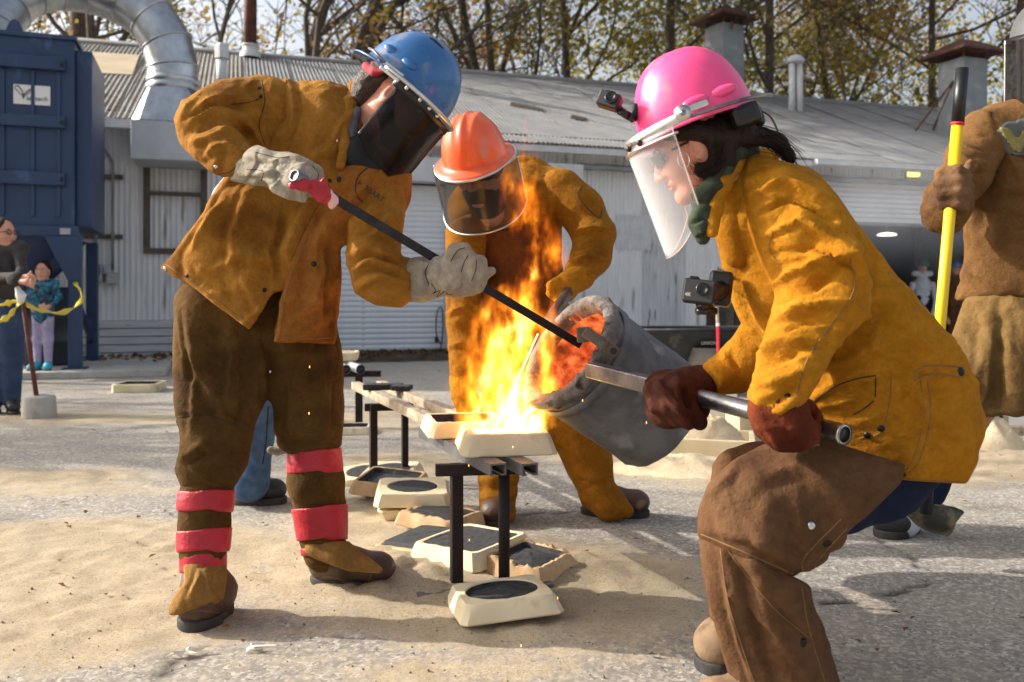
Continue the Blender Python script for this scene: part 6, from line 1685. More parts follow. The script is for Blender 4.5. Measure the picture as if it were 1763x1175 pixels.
# chaps
s = Sdf(.05)
s.chain([(440, 520, 2.57, 120), (430, 590, 2.55, 118)], flat=((0, 1, 0), .6))
s.chain([(390, 560, 2.55, 92), (376, 640, 2.50, 80), (372, 720, 2.45, 72), (364, 790, 2.42, 64), (362, 838, 2.41, 54)], flat=((0, 1, 0), .82))
s.chain([(500, 560, 2.59, 80), (528, 640, 2.59, 64), (532, 710, 2.59, 60), (536, 760, 2.60, 55), (540, 785, 2.6, 44)], flat=((0, 1, 0), .85))
s.poly([(296, 480), (600, 480), (590, 600), (594, 700), (588, 770), (500, 784), (476, 770), (470, 720), (462, 682), (440, 730), (428, 800), (405, 838), (312, 842), (298, 806), (308, 770), (297, 640)], .014)
ck = cloth('chaps', s, suede_olive, blue_man, .0078, wr=[((.5, 0, .9), 8, 3, .007)], seed=4, folds=[([(310, 520), (325, 600), (370, 690)], 12, 9), ([(305, 720), (380, 705), (440, 735)], 6, -6), ([(310, 790), (350, 770), (410, 800)], 10, 7), ([(480, 740), (540, 752), (588, 740)], 9, 7), ([(460, 590), (470, 680)], 8, -9), ([(500, 600), (560, 620)], 12, 5), ([(350, 620), (390, 720)], 14, 6), ([(320, 800), (365, 778), (420, 815)], 5, -6), ([(325, 530), (340, 640), (328, 750)], 10, 8), ([(400, 600), (392, 690)], 8, 7), ([(548, 610), (562, 720)], 9, 7), ([(505, 620), (498, 740)], 8, 7), ([(318, 540), (322, 650)], 5, -6), ([(420, 620), (415, 690), (400, 740)], 6, -6), ([(575, 640), (570, 740)], 6, -6)])
cb = bvh_of(ck)
seam(cb, [(302, 718), (360, 716), (435, 745)], .0016, seam_dark, 'seam', ck); seam(cb, [(484, 772), (540, 778), (586, 766)], .0014, seam_dark, 'seam', ck)
for x, y in ((464, 640), ): stud(cb, x, y, .006, snap_bright, 'snap', ck)
s = Sdf(.01); s.chain([(466, 775, 2.56, 7), (478, 778, 2.56, 7)]); s.chain([(478, 778, 2.56, 5), (500, 776, 2.56, 5)]); cloth('strap_buckle', s, glove_grey, blue_man, .004)
# shins, red tape, boot covers, boots
def shin(pts, name='leg_cover', m=suede_olive, seed=5):
    s = Sdf(.02); s.chain(pts); return cloth(name, s, m, blue_man, .007, wr=[((0, 0, 1), 26, 7, .003)], seed=seed)
shin([(360, 825, 2.41, 46), (354, 860, 2.40, 41), (352, 905, 2.40, 42), (350, 950, 2.39, 37), (350, 985, 2.385, 33)])
shin([(541, 770, 2.60, 42), (544, 830, 2.60, 47), (552, 880, 2.61, 42), (556, 925, 2.61, 37), (557, 952, 2.61, 34)], seed=6)
def band(pts, y0, y1, skew, name='red_tape_band'):
    pts = [(x, y, Y, r+2.8) for x, y, Y, r in pts]; s = Sdf(.01); s.chain(pts); xs = [p[0] for p in pts]; c = sum(xs)/len(xs)
    s.poly([(c-80, y0-skew), (c-20, y0+3), (c+10, y0-2), (c+80, y0+skew), (c+80, y1+skew), (c+22, y1+2), (c+5, y1-3), (c-25, y1+1), (c-80, y1-skew)], .0012)
    return cloth(name, s, tape_red, blue_man, .0038, wr=[((.2, 0, 1), 44, 14, .0012)], seed=int(y0), sm=1)
band([(357, 835, 2.405, 45), (354, 865, 2.40, 43.5), (353, 890, 2.40, 43)], 844, 880, 2)
band([(352, 905, 2.40, 44.5), (351, 935, 2.395, 41), (350, 960, 2.39, 39)], 911, 950, -4); band([(350, 945, 2.39, 37), (350, 985, 2.385, 36)], 953, 986, -2)
band([(541, 770, 2.60, 43.5), (543, 820, 2.60, 46)], 774, 814, -5); band([(550, 860, 2.605, 46), (556, 935, 2.61, 40)], 872, 930, -6); band([(557, 930, 2.61, 38), (558, 965, 2.61, 35)], 941, 956, -4)
tl = G(326, 1090); hl = G(376, 1052); bt1 = boot(blue_man, hl+Vector((.01, .02, 0)), tl, P(352, 985, 2.40), .1, .105, boot_brown, sole_m)
tr = G(676, 1012); hr = G(538, 1006); bt2 = boot(blue_man, hr, tr, P(556, 950, 2.61), .11, .105, boot_brown, sole_m)
for b_, ln in ((bt1, [[(300, 1066), (335, 1052), (380, 1056)]]), (bt2, [[(640, 990), (634, 1004), (640, 1016)], [(560, 990), (590, 1000), (600, 1012)]])):
    bb_ = bvh_of(b_)
    for l_ in ln: seam(bb_, l_, .0014, stitch_m, 'welt_stitch', b_)
s = Sdf(.03); s.chain([(350, 975, 2.39, 34), (345, 1010, 2.36, 46), (322, 1048, 2.31, 30)]); s.chain([(350, 975, 2.39, 30), (365, 1020, 2.36, 24)]); s.poly([(312, 960), (395, 965), (390, 1000), (386, 1034), (345, 1050), (290, 1063), (283, 1052), (318, 1000)], .012)
cloth('boot_cover', s, suede_spat, blue_man, .006, wr=[((0, -.6, -1), 20, 30, .005)], seed=7, folds=[([(345, 985), (325, 1030)], 6, 7), ([(355, 985), (362, 1030)], 6, 6)])
s = Sdf(.03); s.chain([(556, 945, 2.60, 38), (585, 958, 2.585, 34), (625, 978, 2.565, 24), (648, 986, 2.555, 14)]); s.poly([(520, 930), (600, 932), (628, 955), (664, 980), (655, 988), (600, 984), (545, 964), (524, 954)], .010)
cloth('boot_cover', s, suede_spat, blue_man, .006, wr=[((1, 0, -.4), 24, 14, .004)], seed=8)
# gloves
s = Sdf(.012)
s.chain([(404, 282, 2.25, 37), (432, 284, 2.21, 34), (460, 287, 2.18, 31)], k=.02, flat=((0, 1, 0), .8)); s.chain([(455, 287, 2.18, 31), (490, 297, 2.16, 33), (515, 306, 2.15, 27)], k=.02, flat=((0, 1, 0), .8))
s.poly([(447, 240), (462, 258), (510, 262), (560, 290), (565, 340), (520, 352), (470, 338), (432, 320), (396, 311), (405, 280)], .008)
fingers(s, [[(490, 276, 2.135, 11), (522, 276, 2.12, 11), (546, 292, 2.12, 10.5), (552, 314, 2.13, 9)], [(492, 287, 2.12, 11), (520, 290, 2.095, 11), (541, 303, 2.09, 10.5), (546, 324, 2.10, 9)], [(486, 298, 2.11, 11), (512, 302, 2.075, 11), (532, 314, 2.07, 10), (536, 332, 2.085, 8.5)], [(478, 308, 2.11, 11), (500, 318, 2.07, 11), (520, 328, 2.065, 10), (522, 344, 2.08, 8)], [(462, 298, 2.12, 14), (478, 322, 2.08, 13), (498, 336, 2.07, 11), (514, 340, 2.075, 8)]], .0025)
g1 = cloth('glove', s, glove_grey, blue_man, .0045, wr=[((.9, 0, -.3), 32, 10, .0035)], seed=9, folds=[([(430, 265), (470, 280), (500, 270)], 5, 6), ([(420, 300), (460, 300), (480, 290)], 5, 5), ([(455, 330), (478, 300)], 4, -5), ([(447, 258), (440, 290), (425, 315)], 3, -4)])
gb = bvh_of(g1); seam(gb, [(438, 262), (460, 268), (480, 272), (498, 270)], .0012, seam_dark, 'ink_scrawl', g1); seam(gb, [(424, 292), (452, 295), (450, 312)], .001, seam_dark, 'glove_seam', g1); seam(gb, [(538, 285), (548, 300), (546, 312)], .001, seam_dark, 'glove_seam', g1)
s = Sdf(.012)
s.chain([(700, 484, 2.385, 34), (722, 482, 2.38, 37), (745, 480, 2.37, 34)], k=.02, flat=((0, 1, 0), .8)); s.chain([(752, 476, 2.345, 32), (785, 474, 2.335, 36), (808, 478, 2.335, 32)], k=.018, flat=((0, 1, 0), .75))
fingers(s, [[(775, 452, 2.325, 14), (783, 432, 2.315, 13), (799, 430, 2.31, 12), (808, 444, 2.31, 11), (806, 462, 2.315, 10)], [(795, 462, 2.32, 13), (808, 444, 2.305, 12), (815, 452, 2.30, 12), (814, 480, 2.305, 10.5)], [(806, 470, 2.325, 13), (826, 452, 2.31, 12.5), (830, 474, 2.305, 12), (824, 496, 2.315, 10)], [(812, 480, 2.35, 12), (836, 470, 2.345, 10.5), (848, 467, 2.345, 7)], [(770, 490, 2.31, 13), (750, 466, 2.315, 12), (752, 452, 2.33, 9)]])
g2 = cloth('glove', s, glove_grey, blue_man, .0042, wr=[((1, 0, 0), 26, 10, .003)], seed=10, folds=[([(735, 450), (732, 480), (740, 505)], 4, -6), ([(700, 470), (720, 455), (735, 452)], 5, 4), ([(775, 500), (790, 490)], 6, 4)])
gb = bvh_of(g2)
for pts in ([(776, 450), (788, 432), (800, 427)], [(794, 468), (800, 450), (806, 440)], [(812, 484), (819, 465), (820, 448)], [(738, 455), (732, 470), (738, 490)], [(742, 488), (750, 500), (745, 506), (758, 500), (752, 512), (766, 502), (772, 508), (780, 506)]): seam(gb, pts, .0012, seam_dark, 'glove_seam', g2)
# hair, beard, ear side, bandana, helmet, face shield
s = Sdf(.02); Hp = lambda x, y, z_: bhead+bM @ Vector((x, y, z_))
s.wchain([(Hp(-.06, -.045, .03), .045), (Hp(-.075, -.04, -.03), .04), (Hp(-.07, -.03, -.075), .03)]); s.wchain([(Hp(-.06, .045, .03), .045), (Hp(-.075, .04, -.03), .04)]); s.wchain([(Hp(-.085, 0, .0), .045), (Hp(-.08, 0, -.06), .035)])
hr_ = cloth('hair', s, hair_brown, blue_man, .006, wr=[(bM @ Vector((0, 0, 1)), 30, 60, .006)], seed=11)
s = Sdf(.02)
for y in (-1, 1): s.wchain([(Hp(.02, y*.066, -.02), .014), (Hp(.03, y*.06, -.06), .022), (Hp(.07, y*.03, -.1), .026), (Hp(.085, 0, -.1), .022)])
cloth('beard', s, hair_dark, blue_man, .006, wr=[(bM @ Vector((0, 0, 1)), 40, 60, .006)], seed=12)
s = Sdf(.015); s.wchain([(Hp(-.09, -.03, .04), .026), (Hp(-.105, 0, .045), .026), (Hp(-.09, .03, .04), .026)], flat=(tuple(bM @ Vector((0, 0, 1))), 1.4)); s.wchain([(Hp(-.09, -.03, .04), .022), (Hp(-.04, -.078, .045), .014), (Hp(.03, -.072, .04), .012)], flat=(tuple(bM @ Vector((0, 1, 0))), .6)); s.chain([(630, 114, 2.43, 8), (646, 124, 2.385, 7), (668, 122, 2.355, 4)]); s.chain([(632, 120, 2.42, 6), (636, 134, 2.40, 4)]); cloth('bandana', s, band_red, blue_man, .005, wr=[((0, 0, 1), 50, 20, .004)])
eyes(bhead, bM, 1.0, blue_man)
hb = helmet(blue_man, bc, bM, .142, .122, .155, .03, helm_blue, 0, .04)
for (x, z_) in ((.015, .034), (-.055, .036)): MB().ellipsoid(bc+bM @ Vector((x, -math.sqrt(max(0, 1-(x/.142)**2))*.122*.945, z_)), .026, .010, .013, bM, 10).build('slot_boss', helm_blue, hb, True)
hbb = None
def dome_patch(c, M3, rx, ry, h, az, el, w, t, m, parent, name, seed):
    R = random.Random(seed); v = []; n = 16
    d = Vector((math.cos(el)*math.cos(az), math.cos(el)*math.sin(az), math.sin(el)))
    u = d.orthogonal().normalized(); u = Vector((math.cos(az+1.57), math.sin(az+1.57), 0)); w2 = d.cross(u)
    def onto(q):
        q = Vector(q).normalized(); e_ = math.asin(q.z); a_ = math.atan2(q.y, q.x)
        return c+M3 @ Vector((rx*math.cos(e_)**.82*math.cos(a_)*1.006, ry*math.cos(e_)**.82*math.sin(a_)*1.006, h*math.sin(e_)**1.05*1.006))
    v.append(onto(d))
    for k in range(n):
        a_ = 2*math.pi*k/n; r = R.uniform(.55, 1.15); v.append(onto(d+u*math.cos(a_)*w*r+w2*math.sin(a_)*t*r))
    return obj(name, v, [(0, 1+k, 1+(k+1) % n) for k in range(n)], m, parent)
dome_patch(bc, bM, .142, .122, .155, -1.45, 1.08, .16, .06, scuff_m, hb, 'scuff_mark', 2)
vz, top = visor(blue_man, bc, bM, .152, .150, -.012, -.235, rg(82), visor_dark, off=.012, roundc=.16, side=.86)
pts = [bc+bM @ Vector((.012+.158*math.cos(a), .150*math.sin(a), -.014)) for a in np.linspace(-1.75, 1.75, 40)]
MB().tube(pts, .0065, 8).build('visor_bracket', alu, hb, True)
vv = []; ff = []
for i, a in enumerate(np.linspace(-1.5, 1.5, 40)):
    for z_ in (-.006, -.04): vv.append(bc+bM @ Vector((.012+.1545*math.cos(a), .136*math.sin(a)*1.02, z_)))
for i in range(39): ff.append((2*i, 2*i+1, 2*i+3, 2*i+2))
o = obj('visor_band', vv, ff, plastic_black, vz); md = o.modifiers.new('t', 'SOLIDIFY'); md.thickness = .003
for a in (-1.25, -.95, -.72, -.5): MB().ellipsoid(bc+bM @ Vector((.012+.157*math.cos(a), .14*math.sin(a), -.022)), .006, .004, .008, bM, 8).build('slot', alu, vz, True)
sp_ = bc+bM @ Vector((-.03, -.137, -.012)); MB().box(sp_+bM @ Vector((.03, 0, -.002)), (.07, .006, .028), bM, .003).build('side_plate', alu, hb)
MB().tube([bc+bM @ Vector((-.03, -.142, -.006)), bc+bM @ Vector((-.09, -.118, .004)), bc+bM @ Vector((-.13, -.07, .008))], .004, 8).build('spring_clip', steel, hb, True)
for x in (-.045, -.02, .005): MB().tube([sp_+bM @ Vector((x+.03, -.002, 0)), sp_+bM @ Vector((x+.03, -.006, 0))], .0045, 10).build('rivet', steel, hb, True)
MB().box(bc+bM @ Vector((-.118, -.01, -.03)), (.014, .05, .03), bM, .004).build('suspension_strap', plastic_black, hb)
text_m = None

# ------------------------------------------------------------------ person hidden behind, only jeans and boot show
a = G(440, 872); hp = a.y
hM = hframe((.2, -1, 0), (0, 0, 1)); hc = Vector((a.x-.02, hp+.05, 1.44))
bx_ = lambda z_: HY-(z_-CAMH)/hp*FPX
hid = person('person', Vector((a.x, hp, 0)), 'bystander in blue jeans and black boots standing behind the blue-helmeted worker', hc, hM, .95,
    [[(435, bx_(1.3), hp, 40), (435, bx_(.95), hp, 50)], [(435, bx_(.95), hp, 40), (445, bx_(.5), hp, 30), (430, bx_(.1), hp, 20)], [(435, bx_(.95), hp, 40), (400, bx_(.5), hp+.1, 30), (395, bx_(.1), hp+.1, 20)], [(435, bx_(1.28), hp, 35), (395, bx_(1.22), hp, 30), (385, bx_(.95), hp, 20), (398, bx_(.75), hp, 15)], [(435, bx_(1.28), hp, 35), (475, bx_(1.22), hp, 30), (488, bx_(.95), hp, 20), (480, bx_(.75), hp, 15)]], skin, hres=.008)
s = Sdf(.04); s.chain([(435, bx_(1.0), hp, 62), (435, bx_(.88), hp, 64)], flat=((0, 1, 0), .7)); s.chain([(450, bx_(.86), hp, 40), (452, bx_(.5), hp, 36), (440, bx_(.3), hp, 30), (430, bx_(.1), hp-.02, 34)]); s.chain([(415, bx_(.86), hp+.06, 40), (405, bx_(.5), hp+.12, 34), (398, bx_(.1), hp+.14, 32)])
jn = cloth('jeans', s, denim, hid, .012, wr=[((0, 0, 1), 14, 5, .012)], seed=14, folds=[([(425, 770), (450, 800)], 8, 7), ([(415, 820), (455, 830)], 7, 7)])
seam(bvh_of(jn), [(462, 700), (458, 760), (452, 800)], .003, denim_dark, 'seam', jn); 
s = Sdf(.05); s.chain([(435, bx_(1.28), hp, 68), (435, bx_(1.0), hp, 66)], flat=((0, 1, 0), .65)); 
for sx, xs in ((-1, (395, 380, 390)), (1, (475, 492, 484))): s.chain([(xs[0], bx_(1.26), hp, 30), (xs[1], bx_(1.0), hp, 24), (xs[2], bx_(.8), hp-.05, 18)])
cloth('sweatshirt', s, cloth_ltblue, hid, .014, wr=[((0, 0, 1), 12, 5, .012)], seed=15)
boot(hid, G(400, 868), G(492, 866)+Vector((0, .0, 0)), P(425, 835, hp), .13, .1, boot_black, sole_m); boot(hid, G(385, 852), G(440, 862), P(398, 830, hp+.13), .13, .1, boot_black, sole_m)
s = Sdf(.02); s.ell(hc+Vector((0, .02, .05)), (.1, .11, .1)); cloth('hair', s, hair_brown, hid, .012)
eyes(hc, hM, .95, hid)
# ================================================================== worker in the pink helmet
pM = hframe((-.945, .10, -.33), (-.33, 0, .95)); pH = hframe((-.90, .14, -.42), (-.40, 0, .92))
pc = P(1197, 207, 1.88); phead = pc+pM @ Vector((.020, 0, -.054))
pink = person('person', Vector((P(1420, 1100, 1.95).x, 1.95, 0)), 'crouching worker in pink helmet, clear face shield and golden jacket gripping the pipe', phead, pH, .85,
    [[(1290, 330, 1.92, 40), (1420, 500, 1.93, 80), (1570, 720, 1.94, 80)], [(1570, 720, 1.94, 70), (1420, 840, 1.86, 60), (1290, 900, 1.80, 50), (1310, 1060, 1.81, 40), (1360, 1230, 1.83, 30)], [(1570, 720, 1.98, 70), (1420, 800, 2.06, 50), (1285, 830, 2.10, 40), (1262, 1000, 2.09, 32), (1262, 1130, 2.08, 26)],
     [(1300, 340, 1.90, 40), (1370, 370, 1.82, 50), (1425, 505, 1.77, 40), (1345, 700, 1.72, 24)], [(1300, 350, 1.96, 40), (1300, 420, 2.06, 40), (1330, 560, 2.12, 36), (1215, 648, 2.12, 20)]], skin_warm, fem=1.0, hres=.0036)
s = Sdf(.05)
s.chain([(1285, 325, 1.93, 52), (1335, 380, 1.93, 105), (1410, 470, 1.93, 150), (1500, 590, 1.94, 160), (1560, 690, 1.95, 150), (1590, 770, 1.96, 140)], flat=((0, 1, 0), .85))
s.chain([(1330, 350, 1.90, 80), (1400, 390, 1.88, 80)])
s.poly([(1238, 330), (1262, 285), (1290, 258), (1345, 278), (1400, 293), (1440, 328), (1475, 385), (1560, 488), (1640, 583), (1672, 640), (1699, 720), (1683, 800), (1664, 834), (1550, 827), (1480, 796), (1400, 766), (1372, 740), (1300, 672), (1248, 575), (1230, 480), (1222, 400)], .016)
pj = cloth('jacket', s, suede_gold, pink, .0075, wr=[((.6, 0, -.75), 9, 3.5, .010), ((.7, 0, .7), 16, 6, .004)], seed=21, folds=[
    ([(1290, 285), (1360, 300), (1420, 330)], 9, 8), ([(1300, 300), (1290, 340), (1310, 380)], 6, -8), ([(1500, 520), (1560, 560), (1640, 640)], 14, 7), ([(1400, 640), (1500, 600), (1560, 620)], 10, 9), ([(1430, 690), (1540, 640), (1640, 650)], 8, -7),
    ([(1390, 690), (1450, 655), (1520, 650)], 9, 9), ([(1560, 660), (1590, 700), (1580, 760)], 9, 8), ([(1540, 700), (1570, 660)], 6, -6), ([(1240, 440), (1290, 560), (1330, 620)], 9, -8), ([(1232, 420), (1250, 540), (1300, 640)], 7, 7), ([(1600, 700), (1660, 760)], 14, 6), ([(1430, 380), (1500, 470)], 12, 6)])
pjb = bvh_of(pj)
s = Sdf(.04)
s.chain([(1345, 345, 1.86, 84), (1385, 400, 1.82, 88), (1420, 470, 1.78, 84), (1430, 520, 1.76, 74), (1400, 575, 1.74, 70), (1368, 640, 1.72, 62), (1338, 695, 1.71, 54)])
s.poly([(1272, 300), (1350, 280), (1420, 310), (1470, 380), (1500, 470), (1507, 500), (1497, 548), (1455, 584), (1420, 640), (1392, 690), (1372, 712), (1348, 720), (1310, 706), (1280, 684), (1300, 620), (1310, 575), (1325, 500), (1290, 400)], .014)
psl = cloth('sleeve', s, suede_gold, pink, .0065, wr=[((-.4, 0, -1), 13, 4, .008), ((-.2, 0, -1), 26, 9, .003)], seed=22, folds=[
    ([(1290, 335), (1350, 312), (1420, 340)], 9, 12), ([(1300, 370), (1360, 340), (1440, 380)], 7, -12), ([(1310, 405), (1380, 380), (1450, 420)], 9, 11), ([(1325, 440), (1400, 425), (1480, 465)], 7, -13), ([(1325, 490), (1400, 450), (1470, 440), (1500, 490)], 9, 13), ([(1330, 520), (1400, 500), (1450, 470)], 7, -13),
    ([(1318, 555), (1380, 530), (1460, 520), (1495, 545)], 10, 13), ([(1330, 580), (1390, 555), (1450, 555)], 6, -12), ([(1300, 610), (1350, 585), (1420, 590)], 9, 10), ([(1295, 640), (1340, 625), (1395, 600)], 6, -9), ([(1290, 670), (1350, 650), (1410, 630)], 9, 9), ([(1325, 705), (1362, 680), (1390, 660)], 6, -9), ([(1340, 715), (1375, 690)], 6, 7)])
psb = bvh_of(psl)
seam(psb, [(1330, 400), (1325, 430), (1345, 455)], .0014, stitch_m, 'seam', psl); seam(psb, [(1462, 440), (1470, 500), (1430, 560), (1390, 620), (1372, 680)], .0013, stitch_m, 'seam', psl)
stud(psb, 1356, 682, .007, snap_dark, 'snap', psl); stud(psb, 1368, 706, .007, snap_dark, 'snap', psl)
s = Sdf(.035); s.chain([(1345, 520, 2.08, 75), (1310, 590, 2.11, 56), (1262, 630, 2.12, 44), (1210, 650, 2.12, 34)]); s.poly([(1196, 640), (1230, 612), (1262, 580), (1300, 520), (1400, 520), (1400, 640), (1300, 690), (1206, 684), (1196, 668)], .012)
cloth('sleeve', s, suede_gold, pink, .008, wr=[((.8, 0, .4), 14, 5, .007)], seed=23, folds=[([(1220, 620), (1240, 650), (1235, 680)], 7, 7), ([(1250, 600), (1275, 640)], 7, -7)])
# collar, hem strap, seams and snaps
s = Sdf(.012); s.chain([(1290, 262, 1.95, 12), (1265, 285, 1.85, 13), (1246, 320, 1.80, 13), (1232, 360, 1.78, 12), (1226, 400, 1.77, 12)], flat=((0, 1, 0), .7)); s.chain([(1290, 262, 1.95, 12), (1330, 270, 2.02, 12)]); cloth('collar', s, suede_gold, pink, .005)
for pts in ([(1572, 640), (1600, 630), (1650, 632)], [(1574, 654), (1610, 644), (1658, 650)]): seam(pjb, pts, .0022, stitch_m, 'waist_strap', pink)
stud(pjb, 1655, 640, .010, snap_dark, 'snap', pink)
for pts in ([(1585, 655), (1590, 720), (1572, 790), (1555, 815)], [(1597, 655), (1602, 720), (1584, 790), (1566, 815)], [(1535, 650), (1530, 700), (1515, 745), (1480, 755)], [(1400, 768), (1480, 796), (1560, 824), (1655, 828)]): seam(pjb, pts, .0012, stitch_m, 'seam', pj)
seam(pjb, [(1236, 480), (1258, 572), (1308, 664)], .0013, stitch_m, 'edge_stitch', pink)
for x, y in ((1517, 738), (1493, 750), (1553, 817), (1254, 532)): stud(pjb, x, y, .0085, snap_dark, 'snap', pink)
for pts in ([(1388, 706), (1412, 684), (1442, 664), (1475, 653), (1508, 647)], [(1508, 650), (1507, 684)], [(1505, 690), (1490, 702), (1470, 714)]): seam(pjb, pts, .0015, seam_dark, 'pocket_flap_edge', pink)
p, nn = hit(pjb, 1254, 470)
if p:
    pt = empty('jacket_mark', p); pt.parent = pink; pt.location = p-root_loc(pink)
    xd = (P(1264, 468, p.y)-P(1250, 470, p.y)).normalized(); xd = (xd-nn*xd.dot(nn)).normalized(); text_obj('lettering', 'HOBART', .014, p+nn*.006, xd, nn.cross(xd), ink_dark, pt, .0005)
# scarf, hair
s = Sdf(.02); s.chain([(1290, 300, 1.91, 34), (1268, 340, 1.87, 32), (1262, 390, 1.87, 26), (1270, 440, 1.87, 24)]); cloth('shirt', s, suede_gold, pink, .008)
s = Sdf(.014); s.chain([(1266, 262, 1.86, 15), (1244, 300, 1.83, 17), (1226, 330, 1.805, 17), (1212, 352, 1.795, 17), (1206, 385, 1.79, 19), (1210, 410, 1.79, 13)]); s.chain([(1226, 322, 1.805, 15), (1200, 340, 1.795, 12)]); s.chain([(1262, 262, 1.86, 18), (1285, 262, 1.93, 20), (1260, 285, 1.98, 20), (1215, 315, 1.95, 20)])
cloth('scarf', s, cloth_green, pink, .0042, wr=[((.8, 0, -.5), 40, 10, .0022)], seed=24, folds=[([(1200, 345), (1222, 350), (1235, 335)], 4, -6), ([(1190, 385), (1210, 375), (1225, 380)], 4, -6), ([(1195, 405), (1212, 395)], 4, 5)])
s = Sdf(.016); s.chain([(1146, 236, 1.822, 8), (1172, 230, 1.812, 11), (1200, 226, 1.81, 15), (1228, 236, 1.83, 26)]); s.chain([(1195, 222, 1.85, 20), (1235, 232, 1.85, 34), (1268, 228, 1.88, 32)]); s.chain([(1232, 244, 1.84, 22), (1234, 272, 1.835, 20), (1222, 292, 1.83, 15), (1206, 294, 1.825, 9), (1200, 286, 1.82, 5)]); s.chain([(1240, 250, 1.84, 26), (1244, 282, 1.84, 20), (1226, 298, 1.82, 13)]); s.chain([(1270, 228, 1.86, 30), (1250, 240, 1.98, 40), (1215, 235, 1.97, 36)])
s.chain([(1275, 228, 1.86, 22), (1312, 236, 1.87, 14), (1340, 245, 1.87, 13), (1358, 268, 1.87, 9), (1366, 284, 1.87, 3)])
hr2 = cloth('hair', s, hair_dark, pink, .0048, wr=[((-.3, 0, 1), 10, 70, .005), ((.7, 0, .3), 40, 60, .003)], seed=25)
R = random.Random(4)
for i in range(10):
    st_ = P(1335+R.uniform(-20, 10), 246+R.uniform(-6, 6), 1.86); MB().tube(curve_pts([st_, st_+Vector((.03, 0, -.01+R.uniform(-.01, .01))), st_+Vector((.05+R.uniform(0, .02), 0, -.035+R.uniform(-.03, .01)))], 8), [.0016-.00018*k for k in range(8)], 4).build('hair_strand', hair_dark, hr2, True)
def strands(name, path, n, spread, r, m, parent, seed, jitter=.012):
    R = random.Random(seed); mb = MB()
    for i in range(n):
        o_ = Vector((R.gauss(0, spread), R.gauss(0, spread), R.gauss(0, spread))); f_ = R.uniform(.75, 1.1)
        pts = []
        for k, q_ in enumerate(path):
            t_ = k/(len(path)-1); pts.append(P(*q_)+o_*(1-.35*t_*(1 if f_ < 1 else -1))+Vector((R.gauss(0, jitter), R.gauss(0, jitter), R.gauss(0, jitter)))*t_*.6)
        mb.tube(curve_pts(pts, 12), [r*(1-.06*k) for k in range(12)], 4, cap=False)
    return mb.build(name, m, parent, True)
strands('hair_strand', [(1262, 228, 1.86), (1300, 232, 1.865), (1335, 244, 1.865), (1360, 272, 1.865)], 90, .010, .0011, hair_dark, hr2, 1)
strands('hair_strand', [(1165, 228, 1.808), (1200, 222, 1.802), (1235, 228, 1.815), (1268, 228, 1.845)], 60, .008, .0010, hair_dark, hr2, 2, .004)
strands('hair_strand', [(1232, 232, 1.815), (1238, 262, 1.812), (1228, 290, 1.808), (1206, 296, 1.806), (1198, 284, 1.806)], 70, .008, .0010, hair_dark, hr2, 3, .006)
eyes(phead, pH, .85, pink)
for zz, nm in ((-.060, 'lips'),):
    MB().ellipsoid(phead+pH @ Vector((.0945, 0, zz-.005))*.85, .0075, .016, .0065, pH, 8).build(nm, lip_m, pink, True)
ring = [P(1177, 276, 1.80)+Vector((.012*math.cos(t), .004*math.sin(t), .017*math.sin(t))) for t in np.linspace(0, 6.28, 24)[:-1]]
MB().tube(ring, .0012, 6, closed=True).build('hoop_earring', alu, pink, True)
# safety glasses
for y in (-1, 1):
    v = []; f = []
    for i in range(7):
        for j in range(5):
            a_ = (.012+.052*i/6)*y; v.append(phead+pH @ Vector((.108-.35*abs(a_)**1.25*2.1, a_, .022-.034*j/4+.006*(i/6)*(j/4)))*.88)
    for i in range(6):
        for j in range(4): f.append((i*5+j, i*5+j+1, i*5+j+6, i*5+j+5))
    o = obj('glasses_lens', v, f, visor_dark, pink); md = o.modifiers.new('t', 'SOLIDIFY'); md.thickness = .002
    MB().tube([phead+pH @ Vector((.06, y*.068, .012))*.88, phead+pH @ Vector((.0, y*.08, .012))*.88], .0025, 6).build('glasses_arm', plastic_black, pink, True)
# helmet and clear shield
hp_ = helmet(pink, pc, pM, .125, .111, .150, .011, helm_pink, 3, .010, droop=.006)
MB().ellipsoid(pc+pM @ Vector((.005, .108, .022)), .028, .010, .012, pM, 10).build('slot_boss', helm_pink, hp_, True); MB().ellipsoid(pc+pM @ Vector((-.055, .1, .024)), .030, .010, .012, pM, 10).build('slot_boss', helm_pink, hp_, True)
vz, top = visor(pink, pc, pM, .148, .138, -.012, -.262, rg(68), visor_clear, off=.012, roundc=.30, lean=.004, edge=(mat('shield edge amber', S(214, 190, 176), rough=.2), .0016), side=.86)
pts = [pc+pM @ Vector((.012+.152*math.cos(a_), .132*math.sin(a_), -.012)) for a_ in np.linspace(-1.45, 1.45, 36)]
vv = []; ff = []
for i, a_ in enumerate(np.linspace(-1.5, 1.5, 40)):
    for z_ in (.002, -.020): vv.append(pc+pM @ Vector((.012+.150*math.cos(a_), .128*math.sin(a_), z_+.012*(abs(a_)/1.5)**2)))
for i in range(39): ff.append((2*i, 2*i+1, 2*i+3, 2*i+2))
o = obj('visor_bracket', vv, ff, alu, hp_); md = o.modifiers.new('t', 'SOLIDIFY'); md.thickness = .003
MB().tube([pc+pM @ Vector((.012+.152*math.cos(a_), .132*math.sin(a_), -.026)) for a_ in np.linspace(-1.25, 1.25, 40)], .003, 6).build('bracket_edge', alu, hp_, True)
MB().tube([pc+pM @ Vector((.155*math.cos(a_)-.01, .128*math.sin(a_), -.006+.004*math.cos(a_))) for a_ in np.linspace(1.3, 2.9, 24)], .0042, 8).build('spring_wire', steel, hp_, True)
